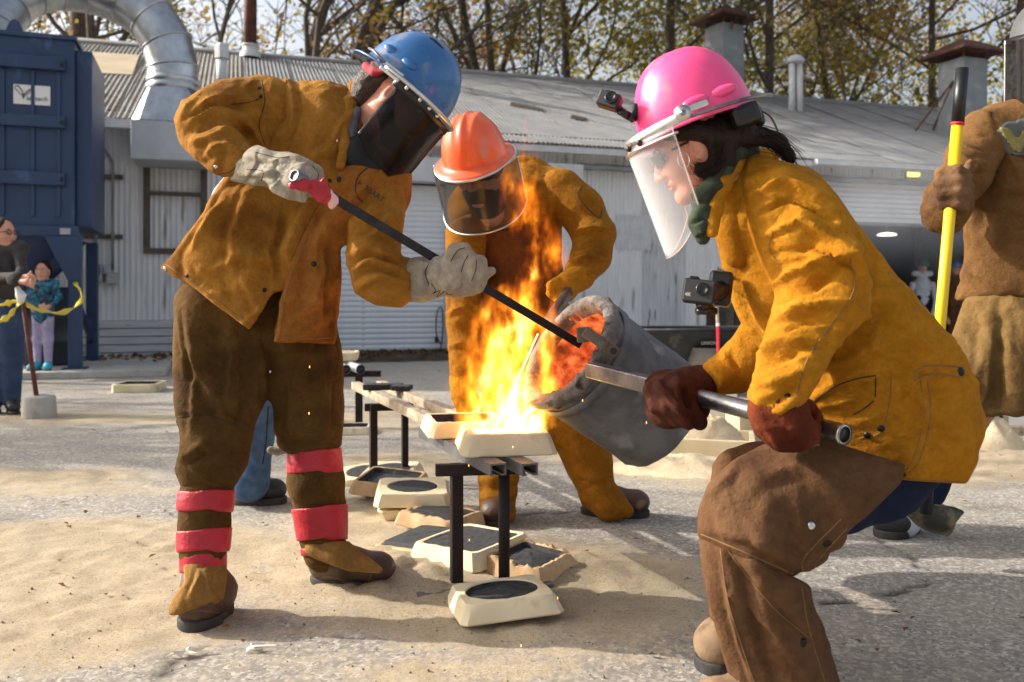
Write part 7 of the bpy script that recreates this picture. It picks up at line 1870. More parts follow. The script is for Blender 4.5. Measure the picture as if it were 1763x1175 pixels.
q = pc+pM @ Vector((.040, .126, .006)); MB().tube([q, q+pM @ Vector((0, .007, 0))], .017, 24).build('pivot_disc', alu, hp_, True); MB().tube([q, q+pM @ Vector((0, .011, 0))], .006, 14).build('pivot_screw', steel, hp_, True)
MB().box(q+pM @ Vector((-.03, .001, .004)), (.05, .004, .014), pM, .003).build('pivot_arm', alu, hp_)
for a_ in (.62, .3): MB().ellipsoid(pc+pM @ Vector((.012+.152*math.cos(a_), .133*math.sin(a_), -.015)), .006, .006, .007, pM, 8).build('toggle', plastic_black, vz, True)
MB().box(pc+pM @ Vector((-.085, .02, -.035)), (.06, .17, .045), pM, .012).build('headband', plastic_black, hp_); MB().lathe([(1e-3, .01), (.022, .01), (.024, 0), (.022, -.01), (1e-3, -.01)], frame(pM @ Vector((1, 0, 0))), pc+pM @ Vector((-.122, .01, -.038)), 12).build('ratchet_knob', plastic_black, hp_, True)
MB().tube(curve_pts([pc+pM @ Vector((-.125, -.03, -.012)), P(1325, 200, 1.86), P(1345, 240, 1.86)], 10), .0022, 6).build('chin_strap', mat('strap brown', S(92, 66, 50), rough=.8), hp_, True)
# action camera on the helmet and on the chest
def action_cam(c, M3, w, h, d, label, mount):
    o = empty('action_camera', c, label, 'camera')
    MB().box(c, (w, d, h), M3, .005).build('housing', plastic_black, o); MB().box(c+M3 @ Vector((0, -d*.52, 0)), (w*.94, .003, h*.9), M3, .002).build('face_plate', mat('camera face', S(52, 50, 50), rough=.5) if 'camera face' not in MATS else MATS['camera face'], o)
    lc = c+M3 @ Vector((w*.12, -d*.55, h*.08)); MB().lathe([(.0135, 0), (.0135, .007), (.010, .009), (.009, .005), (1e-3, .006)], frame(M3 @ Vector((0, -1, 0))), lc, 20).build('lens', plastic_gloss, o, True)
    MB().box(c+M3 @ Vector((-w*.2, 0, h*.55)), (w*.3, d*.6, h*.14), M3, .003).build('button', plastic_black, o)
    if mount:
        for a, b, r in mount: MB().tube([a, b], r, 10).build('mount_arm', plastic_black, o, True)
    return o
cM = Matrix((Vector((.86, -.35, -.36)), Vector((.3, .93, -.18)), Vector((.4, .05, .91)))).transposed()
c1 = P(1050, 175, 1.86); a1 = P(1066, 190, 1.86); a2 = P(1082, 200, 1.86); a3 = P(1097, 196, 1.87)
ac = action_cam(c1, cM, .05, .034, .03, 'small black action camera on an arm at the pink helmet\'s front', [(P(1062, 182, 1.86), a1, .010), (a1, a2, .009), (a2, P(1090, 205, 1.87), .009), (P(1090, 208, 1.87), P(1097, 180, 1.87), .008)])
cM = Matrix((Vector((.93, -.3, -.12)), Vector((.28, .94, -.1)), Vector((.14, .06, .98)))).transposed()
c2 = P(1204, 503, 1.80)
ac = action_cam(c2, cM, .066, .05, .04, 'black action camera strapped to the golden jacket\'s chest', [(P(1210, 520, 1.81), P(1214, 532, 1.81), .016), (P(1200, 536, 1.80), P(1232, 536, 1.82), .008), (P(1214, 505, 1.82), P(1246, 500, 1.86), .022)])
text_obj('lettering', '4K', .011, c2+cM @ Vector((-.02, -.0225, -.010)), cM @ Vector((1, 0, 0)), cM @ Vector((0, 0, 1)), ink_white, ac); MB().box(P(1240, 498, 1.87), (.05, .05, .075), cM, .008).build('chest_plate', plastic_black, ac)
# chaps, jeans, boots
s = Sdf(.05)
s.chain([(1575, 770, 1.92, 105), (1490, 805, 1.88, 112), (1400, 850, 1.84, 110), (1300, 885, 1.81, 98), (1292, 915, 1.80, 92)])
s.poly([(1198, 925), (1200, 880), (1222, 830), (1262, 790), (1310, 765), (1400, 750), (1560, 800), (1552, 832), (1470, 912), (1425, 965), (1420, 985), (1395, 1012), (1330, 990)], .016)
ch1 = cloth('chaps_thigh', s, suede_brown, pink, .008, wr=[((.9, 0, .4), 8, 3.5, .009)], seed=26, folds=[([(1215, 915), (1290, 930), (1400, 985)], 10, 8), ([(1290, 830), (1380, 800), (1450, 850)], 18, 6), ([(1330, 900), (1380, 940), (1420, 935)], 12, 9), ([(1340, 960), (1375, 925), (1350, 890)], 10, -7), ([(1230, 850), (1270, 800)], 9, 6)])
chb = bvh_of(ch1)
s = Sdf(.05)
s.chain([(1292, 925, 1.80, 92), (1300, 1000, 1.80, 84), (1325, 1090, 1.815, 82), (1355, 1180, 1.83, 86), (1370, 1250, 1.83, 90)])
s.poly([(1199, 918), (1330, 975), (1398, 1008), (1412, 1060), (1440, 1140), (1470, 1262), (1275, 1262), (1250, 1160), (1228, 1080), (1212, 1010)], .014)
ch2 = cloth('chaps_shin', s, suede_brown, pink, .008, wr=[((.2, 0, 1), 8, 4, .008)], seed=27, folds=[([(1245, 950), (1262, 1060), (1300, 1175)], 8, 11), ([(1262, 950), (1290, 1060), (1330, 1170)], 8, -9), ([(1270, 960), (1340, 1040), (1420, 1110)], 9, 10), ([(1262, 1020), (1340, 1100), (1400, 1180)], 9, 9), ([(1300, 1000), (1370, 1075)], 7, -9), ([(1215, 960), (1235, 1060), (1262, 1160)], 9, 8)])
ch2b = bvh_of(ch2)
seam(chb, [(1202, 918), (1290, 955), (1390, 1000)], .0014, stitch_m, 'seam', ch1); seam(ch2b, [(1240, 945), (1255, 1040), (1290, 1150), (1300, 1175)], .0014, stitch_m, 'seam', ch2); seam(ch2b, [(1380, 1010), (1392, 1080), (1420, 1175)], .0013, stitch_m, 'seam', ch2); seam(ch2b, [(1250, 945), (1330, 1045), (1395, 1100)], .0013, stitch_m, 'seam', ch2)
seam(chb, [(1382, 985), (1386, 958), (1448, 894)], .0014, stitch_m, 'strap_tab_stitch', ch1); seam(chb, [(1398, 996), (1408, 966), (1458, 910)], .0014, stitch_m, 'strap_tab_stitch', ch1)
for x, y in ((1424, 936), ): stud(chb, x, y, .009, snap_dark, 'snap', ch1)
stud(chb, 1397, 905, .009, snap_bright, 'snap', ch1); stud(ch2b, 1383, 1107, .009, snap_dark, 'snap', ch2)
s = Sdf(.04); s.chain([(1480, 790, 2.06, 70), (1340, 800, 2.10, 56), (1265, 825, 2.10, 46), (1250, 860, 2.10, 42)]); s.chain([(1258, 850, 2.10, 42), (1256, 1000, 2.09, 42), (1262, 1120, 2.08, 44)]); s.poly([(1226, 800), (1245, 775), (1290, 760), (1500, 760), (1500, 880), (1330, 900), (1330, 1150), (1222, 1150), (1222, 830)], .012)
cloth('chaps_far_leg', s, suede_brown, pink, .012, wr=[((0, 0, 1), 9, 4, .008)], seed=28)
s = Sdf(.04); s.chain([(1565, 775, 1.97, 72), (1515, 822, 1.95, 68), (1450, 868, 1.90, 52)]); cloth('jeans', s, denim_dark, pink, .009, wr=[((1, 0, .3), 16, 6, .006)], seed=29)
boot(pink, G(1300, 1148), G(1208, 1152)+Vector((-.01, 0, 0)), P(1262, 1095, 2.07), .11, .1, boot_tan, sole_m, 'boot')
boot(pink, Vector((P(1400, 1250, 1.82).x, 1.84, 0)), Vector((P(1400, 1250, 1.82).x-.26, 1.76, 0)), P(1370, 1170, 1.83), .11, .1, boot_tan, sole_m, 'boot')
# gloves
s = Sdf(.012)
s.chain([(1206, 662, 2.10, 34), (1180, 668, 2.09, 32), (1160, 676, 2.08, 32)], k=.02, flat=((0, 1, 0), .8)); s.chain([(1165, 680, 2.07, 34), (1150, 700, 2.05, 36), (1190, 705, 2.08, 30)], k=.02)
fingers(s, [[(1135, 662, 2.07, 16), (1122, 672, 2.02, 15), (1130, 700, 1.99, 14), (1150, 722, 2.0, 12)], [(1150, 658, 2.07, 16), (1140, 668, 2.0, 15), (1148, 700, 1.975, 14), (1166, 726, 1.985, 12)], [(1166, 660, 2.07, 16), (1158, 672, 1.99, 15), (1166, 704, 1.965, 14), (1186, 730, 1.975, 12)], [(1184, 700, 2.06, 20), (1190, 716, 2.0, 18), (1205, 728, 1.99, 14)], [(1150, 650, 2.10, 14), (1128, 652, 2.10, 12), (1118, 662, 2.08, 10)]])
g3 = cloth('glove', s, glove_brown, pink, .0045, wr=[((.8, 0, .5), 30, 10, .004)], seed=30, folds=[([(1130, 665), (1150, 690), (1180, 720)], 5, 6), ([(1145, 660), (1170, 690), (1195, 705)], 5, -6)])
s = Sdf(.014)
s.chain([(1340, 692, 1.71, 46), (1338, 722, 1.705, 50), (1345, 745, 1.70, 44)], k=.02); s.chain([(1345, 742, 1.70, 46), (1372, 745, 1.715, 36)], k=.02)
fingers(s, [[(1370, 715, 1.755, 16), (1395, 708, 1.76, 15), (1408, 716, 1.74, 13)], [(1372, 728, 1.76, 16), (1398, 720, 1.765, 14), (1412, 728, 1.75, 12)], [(1380, 755, 1.70, 18), (1400, 752, 1.70, 15), (1405, 736, 1.72, 12)], [(1360, 700, 1.74, 18), (1385, 698, 1.76, 14), (1398, 702, 1.77, 11)], [(1355, 765, 1.69, 20), (1382, 768, 1.69, 16), (1396, 758, 1.70, 12)]])
s.poly([(1280, 680), (1400, 680), (1420, 720), (1410, 765), (1375, 782), (1335, 778), (1300, 750), (1286, 715)], .008)
g4 = cloth('glove', s, glove_red, pink, .005, wr=[((.5, 0, 1), 22, 8, .005)], seed=31, folds=[([(1290, 705), (1320, 740), (1345, 775)], 7, 6), ([(1310, 715), (1350, 735)], 6, -5)])

# ================================================================== worker in the orange helmet
oM = hframe((-.22, -.82, -.52), (-.17, -.40, .9)); oc = P(817, 268, 3.22); ohead = oc-oM @ Vector((.0, 0, .05))
oran = person('person', Vector((P(950, 900, 3.48).x, 3.48, 0)), 'worker in orange helmet and smoked face shield behind the flames', ohead, oM, 1.0,
    [[(880, 340, 3.52, 35), (890, 450, 3.54, 60), (920, 580, 3.56, 60)], [(920, 580, 3.56, 50), (985, 730, 3.52, 30), (1035, 860, 3.48, 20)], [(920, 580, 3.56, 50), (870, 720, 3.5, 30), (857, 880, 3.46, 20)], [(880, 340, 3.52, 35), (975, 340, 3.46, 30), (1018, 410, 3.38, 22), (985, 490, 3.22, 14)], [(880, 340, 3.52, 35), (805, 390, 3.42, 28), (797, 520, 3.32, 20), (800, 670, 3.22, 12)]], skin, hres=.006)
s = Sdf(.05); s.chain([(905, 330, 3.54, 62), (880, 400, 3.54, 84), (882, 500, 3.55, 86), (900, 590, 3.56, 86)], flat=((0, 1, 0), .75)); s.chain([(960, 335, 3.48, 44), (820, 360, 3.46, 50)])
oj = cloth('jacket', s, suede_orange, oran, .012, wr=[((.3, 0, 1), 10, 4, .012)], seed=41, folds=[([(900, 300), (860, 380), (850, 450)], 10, 6), ([(960, 320), (930, 420)], 9, 6), ([(830, 400), (860, 500)], 9, 6)])
ojb = bvh_of(oj)
patch(ojb, [(835, 400), (945, 380), (965, 470), (950, 580), (850, 590), (822, 500)], .008, suede_dark, 'leather_bib', oran, 7); seam(ojb, [(828, 395), (838, 440), (845, 500)], .003, seam_dark, 'seam', oran, lift=.012); stud(ojb, 898, 418, .012, snap_dark, 'snap', oran)
s = Sdf(.035); s.chain([(965, 332, 3.46, 42), (1000, 362, 3.42, 38), (1022, 402, 3.38, 35), (1018, 440, 3.32, 33), (996, 476, 3.26, 27)]); osl = cloth('sleeve', s, suede_orange, oran, .010, wr=[((.4, 0, -1), 14, 5, .009)], seed=42, folds=[([(985, 400), (1020, 395), (1055, 400)], 6, 6), ([(985, 430), (1015, 420), (1050, 425)], 6, -6), ([(975, 460), (1010, 440), (1040, 450)], 6, 6)])
osb = bvh_of(osl); seam(osb, [(1003, 320), (996, 340), (1030, 375), (1036, 362)], .002, seam_dark, 'patch_seam', osl)
s = Sdf(.035); s.chain([(805, 390, 3.42, 40), (797, 470, 3.36, 34), (796, 560, 3.30, 31), (798, 640, 3.24, 30)]); s.poly([(764, 390), (840, 350), (840, 560), (824, 672), (776, 672), (764, 520)], .02); cloth('sleeve', s, suede_orange, oran, .010, wr=[((0, 0, 1), 16, 6, .010)], seed=43, folds=[([(770, 480), (800, 470), (825, 490)], 6, 6), ([(770, 540), (800, 530), (825, 545)], 6, 6), ([(772, 600), (800, 590), (822, 605)], 6, 6)])
def simple_glove(parent, wrist, palm, tips, m, r, seed):
    s = Sdf(.01); s.chain([wrist, palm], k=.015)
    for t in tips: s.chain([(palm[0], palm[1], palm[2], palm[3]*.5)]+list(t), k=.006)
    return cloth('glove', s, m, parent, r, wr=[((0, 0, 1), 30, 12, .003)], seed=seed)
simple_glove(oran, (1000, 476, 3.26, 25), (974, 492, 3.20, 22), [[(955, 494, 3.17, 9), (948, 505, 3.16, 8), (958, 514, 3.17, 7)], [(958, 486, 3.17, 9), (948, 492, 3.15, 8), (950, 505, 3.15, 7)], [(966, 505, 3.16, 9), (962, 515, 3.15, 8), (972, 518, 3.16, 7)], [(985, 505, 3.16, 9), (980, 514, 3.15, 7)]], suede_gold, .006, 44)
simple_glove(oran, (799, 655, 3.23, 26), (798, 680, 3.21, 22), [[(790, 695, 3.19, 9), (792, 704, 3.2, 8)], [(800, 697, 3.18, 9), (802, 706, 3.2, 8)], [(810, 694, 3.19, 9), (812, 702, 3.2, 8)], [(815, 680, 3.18, 8), (822, 690, 3.19, 7)]], suede_gold, .006, 45)
s = Sdf(.05); s.chain([(905, 570, 3.56, 88), (915, 620, 3.56, 84)], flat=((0, 1, 0), .8)); s.chain([(950, 640, 3.55, 52), (985, 730, 3.52, 44), (1012, 790, 3.50, 38), (1030, 850, 3.47, 33)]); s.chain([(880, 640, 3.54, 50), (866, 740, 3.50, 38), (858, 820, 3.48, 31), (856, 885, 3.46, 32)])
oc_ = cloth('chaps', s, suede_orange, oran, .011, wr=[((0, 0, 1), 13, 5, .010)], seed=46, folds=[([(832, 830), (858, 838), (886, 828)], 5, 6), ([(832, 855), (858, 862), (886, 852)], 5, 6), ([(1000, 820), (1040, 830)], 6, 6), ([(985, 760), (1010, 800)], 7, 6)])
s = Sdf(.03); s.chain([(1028, 845, 3.47, 34), (1050, 868, 3.45, 28), (1080, 880, 3.43, 12)]); cloth('boot_cover', s, suede_orange, oran, .008, wr=[((1, 0, 0), 20, 10, .005)], seed=47)
boot(oran, G(1002, 884), G(1116, 890), P(1032, 850, 3.47), .11, .105, boot_brown, sole_m); boot(oran, G(866, 882), G(848, 912), P(858, 860, 3.46), .1, .1, boot_brown, sole_m)
ho = helmet(oran, oc, oM, .135, .118, .155, .045, helm_orange, 3, .045)
MB().tube([oc+oM @ Vector((.180*math.cos(a_), .152*math.sin(a_), -.016-.01*math.cos(a_)**2)) for a_ in np.linspace(0, 6.28, 48)[:-1]], .005, 6, closed=True).build('brim_trim', alu, ho, True)
for y in (-.05, .05, 0): MB().ellipsoid(oc+oM @ Vector((.09, y, .085-abs(y)*.2)), .005, .005, .005, oM, 6).build('rivet', alu, ho, True)
vz, top = visor(oran, oc, oM, .182, .186, -.018, -.238, rg(84), visor_mid, off=-.01, roundc=.20, edge=(alu, .0035), side=.9)
MB().box(oc+oM @ Vector((0, 0, -.04)), (.25, .2, .05), oM, .03).build('headband', plastic_black, ho)
s = Sdf(.02); s.ell(ohead+oM @ Vector((-.01, 0, .02)), (.103, .084, .1)); s.wchain([(ohead+oM @ Vector((.05, 0, -.07)), .06), (ohead+oM @ Vector((-.02, 0, -.15)), .07)]); cloth('dark_hood', s, cloth_black, oran, .01, wr=[((0, 0, 1), 18, 8, .005)])
# ================================================================== man with the shovel at the right edge
rM = hframe((-.25, -.95, -.1), (0, 0, 1)); rc = P(1806, 62, 3.05); rhead = rc-Vector((0, 0, .05))
rgt = person('person', Vector((P(1740, 920, 3.2).x, 3.2, 0)), 'worker in tan leather holding a yellow-handled shovel at the right edge', rhead, rM, 1.0,
    [[(1790, 230, 3.12, 40), (1790, 380, 3.14, 90), (1785, 520, 3.16, 80)], [(1785, 520, 3.16, 60), (1700, 680, 3.18, 45), (1600, 860, 3.24, 26)], [(1785, 520, 3.16, 60), (1850, 700, 3.2, 45), (1880, 900, 3.22, 26)], [(1790, 230, 3.12, 40), (1690, 235, 3.05, 40), (1622, 355, 2.98, 28), (1650, 320, 2.9, 18)], [(1790, 230, 3.12, 40), (1900, 240, 3.1, 40), (1930, 400, 3.1, 28), (1915, 520, 3.05, 18)]], skin, hres=.007)
s = Sdf(.06); s.chain([(1775, 210, 3.12, 80), (1785, 300, 3.13, 128), (1785, 420, 3.14, 134), (1785, 520, 3.15, 140)], flat=((0, 1, 0), .75)); s.chain([(1695, 235, 3.06, 48), (1880, 235, 3.08, 52)])
s.poly([(1640, 240), (1665, 190), (1740, 172), (1800, 140), (1900, 185), (1940, 260), (1930, 516), (1850, 520), (1763, 514), (1700, 512), (1646, 520), (1662, 440), (1655, 350)], .016)
rj = cloth('jacket', s, suede_tan, rgt, .011, wr=[((.3, 0, 1), 8, 4, .014)], seed=51, folds=[([(1700, 260), (1680, 330), (1690, 400)], 10, -8), ([(1720, 250), (1763, 300)], 12, 6), ([(1700, 420), (1763, 400)], 12, 6), ([(1670, 460), (1720, 500)], 10, 6)])
rjb = bvh_of(rj)
lp_ = patch(rjb, [(1712, 228), (1728, 214), (1763, 206), (1800, 210), (1815, 250), (1800, 272), (1740, 268), (1714, 254)], .006, mat('badge slate', S(74, 78, 78), S(92, 94, 92), 14, rough=.8), 'badge', rgt, 6)
if lp_:
    bv2 = bvh_of(lp_); patch(bv2, [(1717, 220), (1737, 222), (1752, 243), (1760, 226), (1775, 226), (1784, 243), (1795, 222), (1808, 224), (1790, 258), (1778, 262), (1766, 244), (1756, 264), (1744, 260)], .002, mat('badge emblem yellow green', S(118, 108, 58), S(146, 132, 70), 20, rough=.8), 'badge_emblem', lp_, 4)
s = Sdf(.04); s.chain([(1695, 240, 3.05, 50), (1655, 300, 3.0, 44), (1622, 350, 2.97, 38), (1618, 378, 2.93, 34)]); s.chain([(1620, 370, 2.95, 36), (1640, 350, 2.9, 34)]); s.poly([(1640, 215), (1700, 180), (1740, 260), (1700, 340), (1660, 400), (1626, 408), (1600, 390), (1584, 368), (1590, 330), (1622, 290)], .014)
cloth('sleeve', s, suede_tan, rgt, .009, wr=[((.3, 0, 1), 14, 6, .010)], seed=52, folds=[([(1600, 330), (1640, 300), (1680, 310)], 7, 7), ([(1595, 355), (1630, 330)], 7, -7), ([(1640, 260), (1690, 290)], 8, 7)])
s = Sdf(.04); s.chain([(1890, 245, 3.08, 50), (1925, 330, 3.08, 42), (1930, 410, 3.06, 38), (1915, 500, 3.0, 32)]); cloth('sleeve', s, suede_tan, rgt, .012, wr=[((.3, 0, 1), 14, 6, .010)], seed=53)
s = Sdf(.05); s.chain([(1780, 520, 3.16, 130), (1760, 600, 3.16, 140), (1745, 690, 3.16, 130)], flat=((0, 1, 0), .8)); s.poly([(1664, 505), (1940, 505), (1930, 718), (1763, 714), (1700, 720), (1650, 690), (1634, 640), (1634, 590)], .02)
cloth('leather_apron', s, suede('suede apron dun', S(104, 80, 46), S(122, 96, 58), S(84, 62, 36)), rgt, .012, wr=[((1, 0, .1), 7, 2.5, .016)], seed=54, folds=[([(1700, 540), (1690, 620), (1660, 700)], 12, 8), ([(1740, 540), (1740, 700)], 14, 9), ([(1720, 560), (1712, 700)], 10, -8)])
s = Sdf(.04); s.chain([(1672, 650, 3.18, 46), (1640, 740, 3.2, 40), (1592, 840, 3.24, 33), (1566, 876, 3.25, 28)]); s.chain([(1850, 680, 3.2, 62), (1868, 800, 3.2, 46), (1880, 900, 3.22, 36)]); cloth('trousers', s, denim_dark, rgt, .014, wr=[((0, 0, 1), 12, 5, .010)], seed=55)
s = Sdf(.02); s.chain([(1566, 860, 3.24, 32), (1552, 895, 3.25, 32)]); cloth('sock', s, cloth_white, rgt, .008)
boot(rgt, G(1572, 912), G(1520, 920)+Vector((-.03, -.06, 0)), P(1556, 888, 3.25), .12, .11, boot_black, sole_m); boot(rgt, G(1890, 915), G(1870, 940), P(1880, 890, 3.22), .12, .11, boot_black, sole_m)
simple_glove(rgt, (1618, 372, 2.93, 30), (1636, 335, 2.88, 30), [[(1622, 300, 2.83, 13), (1648, 294, 2.80, 12), (1664, 304, 2.82, 10)], [(1620, 316, 2.82, 13), (1650, 312, 2.79, 12), (1668, 322, 2.82, 10)], [(1622, 334, 2.82, 13), (1650, 330, 2.79, 12), (1667, 340, 2.82, 10)], [(1626, 350, 2.83, 12), (1648, 350, 2.8, 11), (1662, 356, 2.82, 9)], [(1650, 310, 2.9, 12), (1668, 292, 2.88, 10), (1670, 282, 2.87, 8)]], glove_umber, .006, 56)
hr3 = helmet(rgt, rc, rM, .135, .12, .13, .012, mat('helmet grey', S(70, 70, 72), S(90, 90, 92), 6, rough=.6), 0)
visor(rgt, rc, rM, .155, .15, -.005, -.27, rg(88), visor_dark, roundc=.15, edge=(alu, .003), side=.9)
s = Sdf(.02); s.wchain([(rhead+Vector((0, 0, .0)), .095), (rhead+Vector((.0, .02, -.14)), .085)]); cloth('dark_hood', s, cloth_black, rgt, .012)
# shovel
h0, h1 = P(1657, 118, 2.80), P(1592, 862, 2.86)
sv = empty('shovel', G(1610, 905), 'shovel with yellow fibreglass handle and black grip, dusty steel blade', 'shovel')
hd = (h1-h0).normalized(); MB().tube([h0, h0.lerp(h1, .125)], .0195, 16).build('grip', plastic_black, sv, True); MB().tube([h0.lerp(h1, .123), h0.lerp(h1, .129)], .0205, 16).build('grip_band', tag_red, sv, True)
MB().tube([h0.lerp(h1, .13), h1], .0178, 18).build('handle', yellow_handle, sv, True); MB().tube([h1-hd*.12, h1+hd*.04], [.021, .026], 16).build('socket', steel_dark, sv, True)
v = []; f = []; bt = h1+hd*.02; ux = Vector((1, .25, 0)).normalized(); uy = hd.cross(ux).normalized()
tip = P(1640, 908, 2.87)
for i in range(9):
    s_ = i/8; wd = .05+.045*min(1, s_*4) if s_ < .5 else .095*(1-((s_-.5)/.5)**2.4*.85)
    for j in range(9):
        t = j/4-1; p = bt.lerp(tip, s_); v.append(p+ux*t*wd*.95+Vector((0, .02*(t*t)-.01, 0))+Vector((0, 0, .03*t*s_)))
for i in range(8):
    for j in range(8): f.append((i*9+j, i*9+j+1, i*9+j+10, i*9+j+9))
o = obj('blade', v, f, mat('dusty blade', S(52, 50, 40), S(120, 106, 76), 12, rough=.5, metal=.3, lo=.45, hi=.62), sv); md = o.modifiers.new('t', 'SOLIDIFY'); md.thickness = .003

# ================================================================== onlookers
def onlooker(x, ft, top, label, face, kid, torso_m, leg_m, shoe_m, hair_m, shoulders, hem, hairlen, arms, Y=None, zf=0.0, cat=None, legw=10, hips=12, torso_tex=None):
    Y = Y or FPX*(CAMH-zf)/(ft-HY); k = FPX/Y; H_ = (ft-top)/k
    hh = .125*H_*.98; hs = hh/.128/1.0
    M3 = hframe(face, (0, 0, 1)); hc = Vector(((x-CX)*Y/FPX, Y, zf+H_-hh*1.05)); hs = H_/1.70*.98*(1.16 if kid > 1 else 1)
    if kid > 1: hc.z -= .015
    py = lambda z_: HY-(zf+z_-CAMH)*k
    sh = shoulders*k
    o = person('person', Vector(((x-CX)*Y/FPX, Y, zf)), label, hc, M3, hs, [[(x, py(H_*.80), Y, .05*k), (x, py(H_*.66), Y, .07*k), (x, py(H_*.52), Y, .07*k)], [(x, py(H_*.52), Y, .06*k), (x-hips, py(H_*.28), Y, .04*k), (x-hips, py(.08), Y, .03*k)], [(x, py(H_*.52), Y, .06*k), (x+hips, py(H_*.28), Y, .04*k), (x+hips, py(.08), Y, .03*k)]]+[[(x, py(H_*.80), Y, .05*k)]+[(ax, ay, aY, .022*k) for ax, ay, aY in a] for a in arms], skin, hres=.007)
    s = Sdf(.04); s.chain([(x, py(H_*(.79 if kid < 2 else .745)), Y, (.085 if kid < 2 else .06)*k), (x, py(H_*.66), Y, .13*k*shoulders/.2), (x, py(hem+.10), Y, .13*k*shoulders/.2)], flat=((0, 1, 0), .75)); s.chain([(x-sh*.7, py(H_*(.80 if kid < 2 else .75)), Y, .055*k), (x+sh*.7, py(H_*(.80 if kid < 2 else .75)), Y, .055*k)])
    for a in arms: s.chain([(ax, ay, aY, (.047-.008*i)*k*shoulders/.2) for i, (ax, ay, aY) in enumerate(a[:-1])]+[(a[-1][0]*.25+a[-2][0]*.75, a[-1][1]*.25+a[-2][1]*.75, a[-1][2]*.25+a[-2][2]*.75, .038*k*shoulders/.2)], k=.02)
    cloth('jacket', s, torso_m, o, .014, wr=[((0, 0, 1), 14, 6, .010)], seed=int(x))
    s = Sdf(.03); s.chain([(x-hips*.6, py(H_*.52), Y, .09*k*shoulders/.2), (x+hips*.6, py(H_*.52), Y, .09*k*shoulders/.2)]); 
    for sd in (-1, 1): s.chain([(x+sd*hips*.9, py(H_*.46), Y, legw*1.25), (x+sd*hips, py(H_*.28), Y, legw), (x+sd*hips, py(.10), Y, legw*.75)])
    cloth('trousers', s, leg_m, o, .012, wr=[((0, 0, 1), 16, 6, .006)], seed=int(x)+1)
    for sd in (-1, 1):
        g = Vector((((x+sd*hips)-CX)*Y/FPX, Y, zf)); d = Vector((sd*.35+face[0]*.5, -1, 0)).normalized(); b = boot(o, g-d*.06*hs, g+d*.17*hs, g+Vector((0, 0, .11*hs)), .08*hs, .085*hs, shoe_m, sole_m, 'shoe')
    s = Sdf(.02); s.ell(hc+M3 @ Vector((-.022, 0, .045))*hs, (.098*hs, .085*hs, .098*hs), M3)
    for yy in (-1, 1): s.wchain([(hc+M3 @ Vector((-.03, yy*.06, .03))*hs, .038*hs), (hc+M3 @ Vector((-.05, yy*.055, -hairlen))*hs, .03*hs)])
    s.wchain([(hc+M3 @ Vector((-.07, 0, .0))*hs, .05*hs), (hc+M3 @ Vector((-.075, 0, -hairlen))*hs, .045*hs)])
    s.ell(hc+M3 @ Vector((.085, 0, -.035))*hs, (.05*hs, .05*hs, .085*hs), M3, k=.02, op='s')
    if hair_m: cloth('hair', s, hair_m, o, .008, wr=[((0, 0, 1), 10, 40, .005)], seed=3)
    eyes(hc, M3, hs, o)
    MB().ellipsoid(hc+M3 @ Vector((.095, 0, -.066))*hs, .007*hs, .02*hs, .007*hs, M3, 8).build('lips', lip_m, o, True)
    for a in arms:
        p_ = P(*a[-1]); q_ = P(*a[-2]); d = (p_-q_).normalized(); s = Sdf(.008)
        s.seg(q_.lerp(p_, .6), p_, .024*hs, .03*hs); u_ = d.cross(Vector((0, 1, 0))).normalized()
        for j in range(4): b_ = p_+u_*(j-1.5)*.017*hs; s.wchain([(b_, .010*hs), (b_+d*.04*hs+Vector((0, -.01, -.004)), .009*hs), (b_+d*.06*hs+Vector((0, .0, -.02)), .008*hs)], k=.004)
        s.wchain([(p_-d*.02, .012*hs), (p_+d*.02+u_*.035*hs+Vector((0, -.01, .01)), .010*hs)], k=.004)
        cloth('hand', s, skin, o, .006)
    return o, hc, M3, hs
Yw = 6.7; kw = FPX/Yw
wo, hc, M3, hs = onlooker(6, 712, 357, 'woman in glasses, dark fleece jacket and jeans at the left edge', (.93, -.35, 0), 1, cloth_charcoal, mat('denim mid', S(40, 56, 84), S(56, 76, 108), 8, rough=.9), boot_black, hair_dark, .21, .86, .12,
    [[(-20, 422, Yw), (-8, 478, Yw-.15), (30, 476, Yw-.3), (50, 478, Yw-.32)], [(32, 425, Yw), (38, 468, Yw-.1), (20, 484, Yw-.3), (48, 486, Yw-.34)]], Y=Yw, legw=19, hips=14)
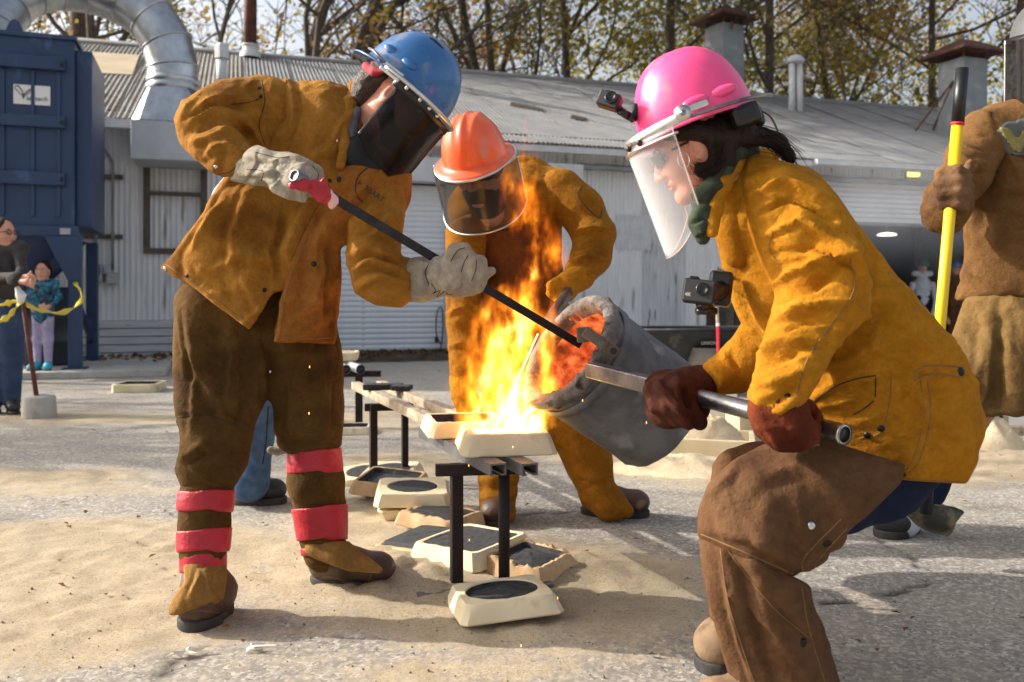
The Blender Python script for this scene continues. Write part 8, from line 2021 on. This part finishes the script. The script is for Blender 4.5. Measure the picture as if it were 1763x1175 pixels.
for y in (-1, 1):
    ring = [hc+M3 @ Vector((.108+.0*math.cos(t), y*.034+.024*math.cos(t), .008+.018*math.sin(t)))*hs for t in np.linspace(0, 6.28, 18)[:-1]]; MB().tube(ring, .003, 5, closed=True).build('glasses_rim', plastic_black, wo, True)
    MB().tube([hc+M3 @ Vector((.105, y*.058, .01))*hs, hc+M3 @ Vector((-.005, y*.08, .008))*hs], .0028, 5).build('glasses_arm', plastic_black, wo, True)
go, hc, M3, hs = onlooker(74, 642, 440, 'dark-haired girl in teal floral jacket and lavender leggings by the drum', (.15, -1, -.05), 2, cloth_teal, cloth_lav, shoe_teal, hair_dark, .19, .55, .13,
    [[(56, 488, 9.8), (48, 515, 9.75), (62, 526, 9.65), (74, 528, 9.62)], [(92, 488, 9.8), (102, 512, 9.75), (92, 524, 9.65), (82, 529, 9.6)]], Y=9.8, zf=.06, legw=8.2, hips=9)
Yd = 18.2; kd = FPX/Yd
far1, hc, M3, hs = onlooker(1588, 592, 447, 'man in pale silver coat and green visor helmet inside the right bay', (-.1, -1, 0), 1, cloth_white, denim_dark, boot_black, None, .24, .75, .02,
    [[(1571, 490, Yd), (1566, 520, Yd-.1), (1570, 540, Yd-.15), (1574, 552, Yd-.2)], [(1606, 490, Yd), (1611, 520, Yd-.1), (1606, 540, Yd-.15), (1602, 552, Yd-.2)]], Y=Yd, legw=7, hips=7)
h4 = helmet(far1, hc+Vector((0, 0, .05)), M3, .14, .12, .14, .02, helm_green, 0); vz, tp_ = visor(far1, hc+Vector((0, 0, .17)), hframe((-.1, -1, .9), (0, 0, 1)), .16, .15, .0, -.12, rg(80), visor_mat('green flip shield', (.01, .05, .04, 1), .8), name='flipped_visor', roundc=.2)
far2, hc, M3, hs = onlooker(1645, 590, 447, 'worker in blue helmet and brown leather jacket inside the right bay', (-.2, -1, 0), 1, suede_brown, suede_brown, boot_black, None, .24, .7, .02,
    [[(1628, 490, Yd), (1624, 520, Yd-.1), (1628, 540, Yd-.15), (1632, 552, Yd-.2)], [(1663, 490, Yd), (1668, 520, Yd-.1), (1663, 540, Yd-.15), (1660, 552, Yd-.2)]], Y=Yd, legw=7, hips=7)
h5 = helmet(far2, hc+Vector((0, 0, .05)), M3, .14, .12, .14, .03, helm_blue, 0); visor(far2, hc+Vector((0, 0, .15)), hframe((-.2, -1, .7), (0, 0, 1)), .16, .15, .0, -.13, rg(80), visor_mid, name='flipped_visor', roundc=.2)
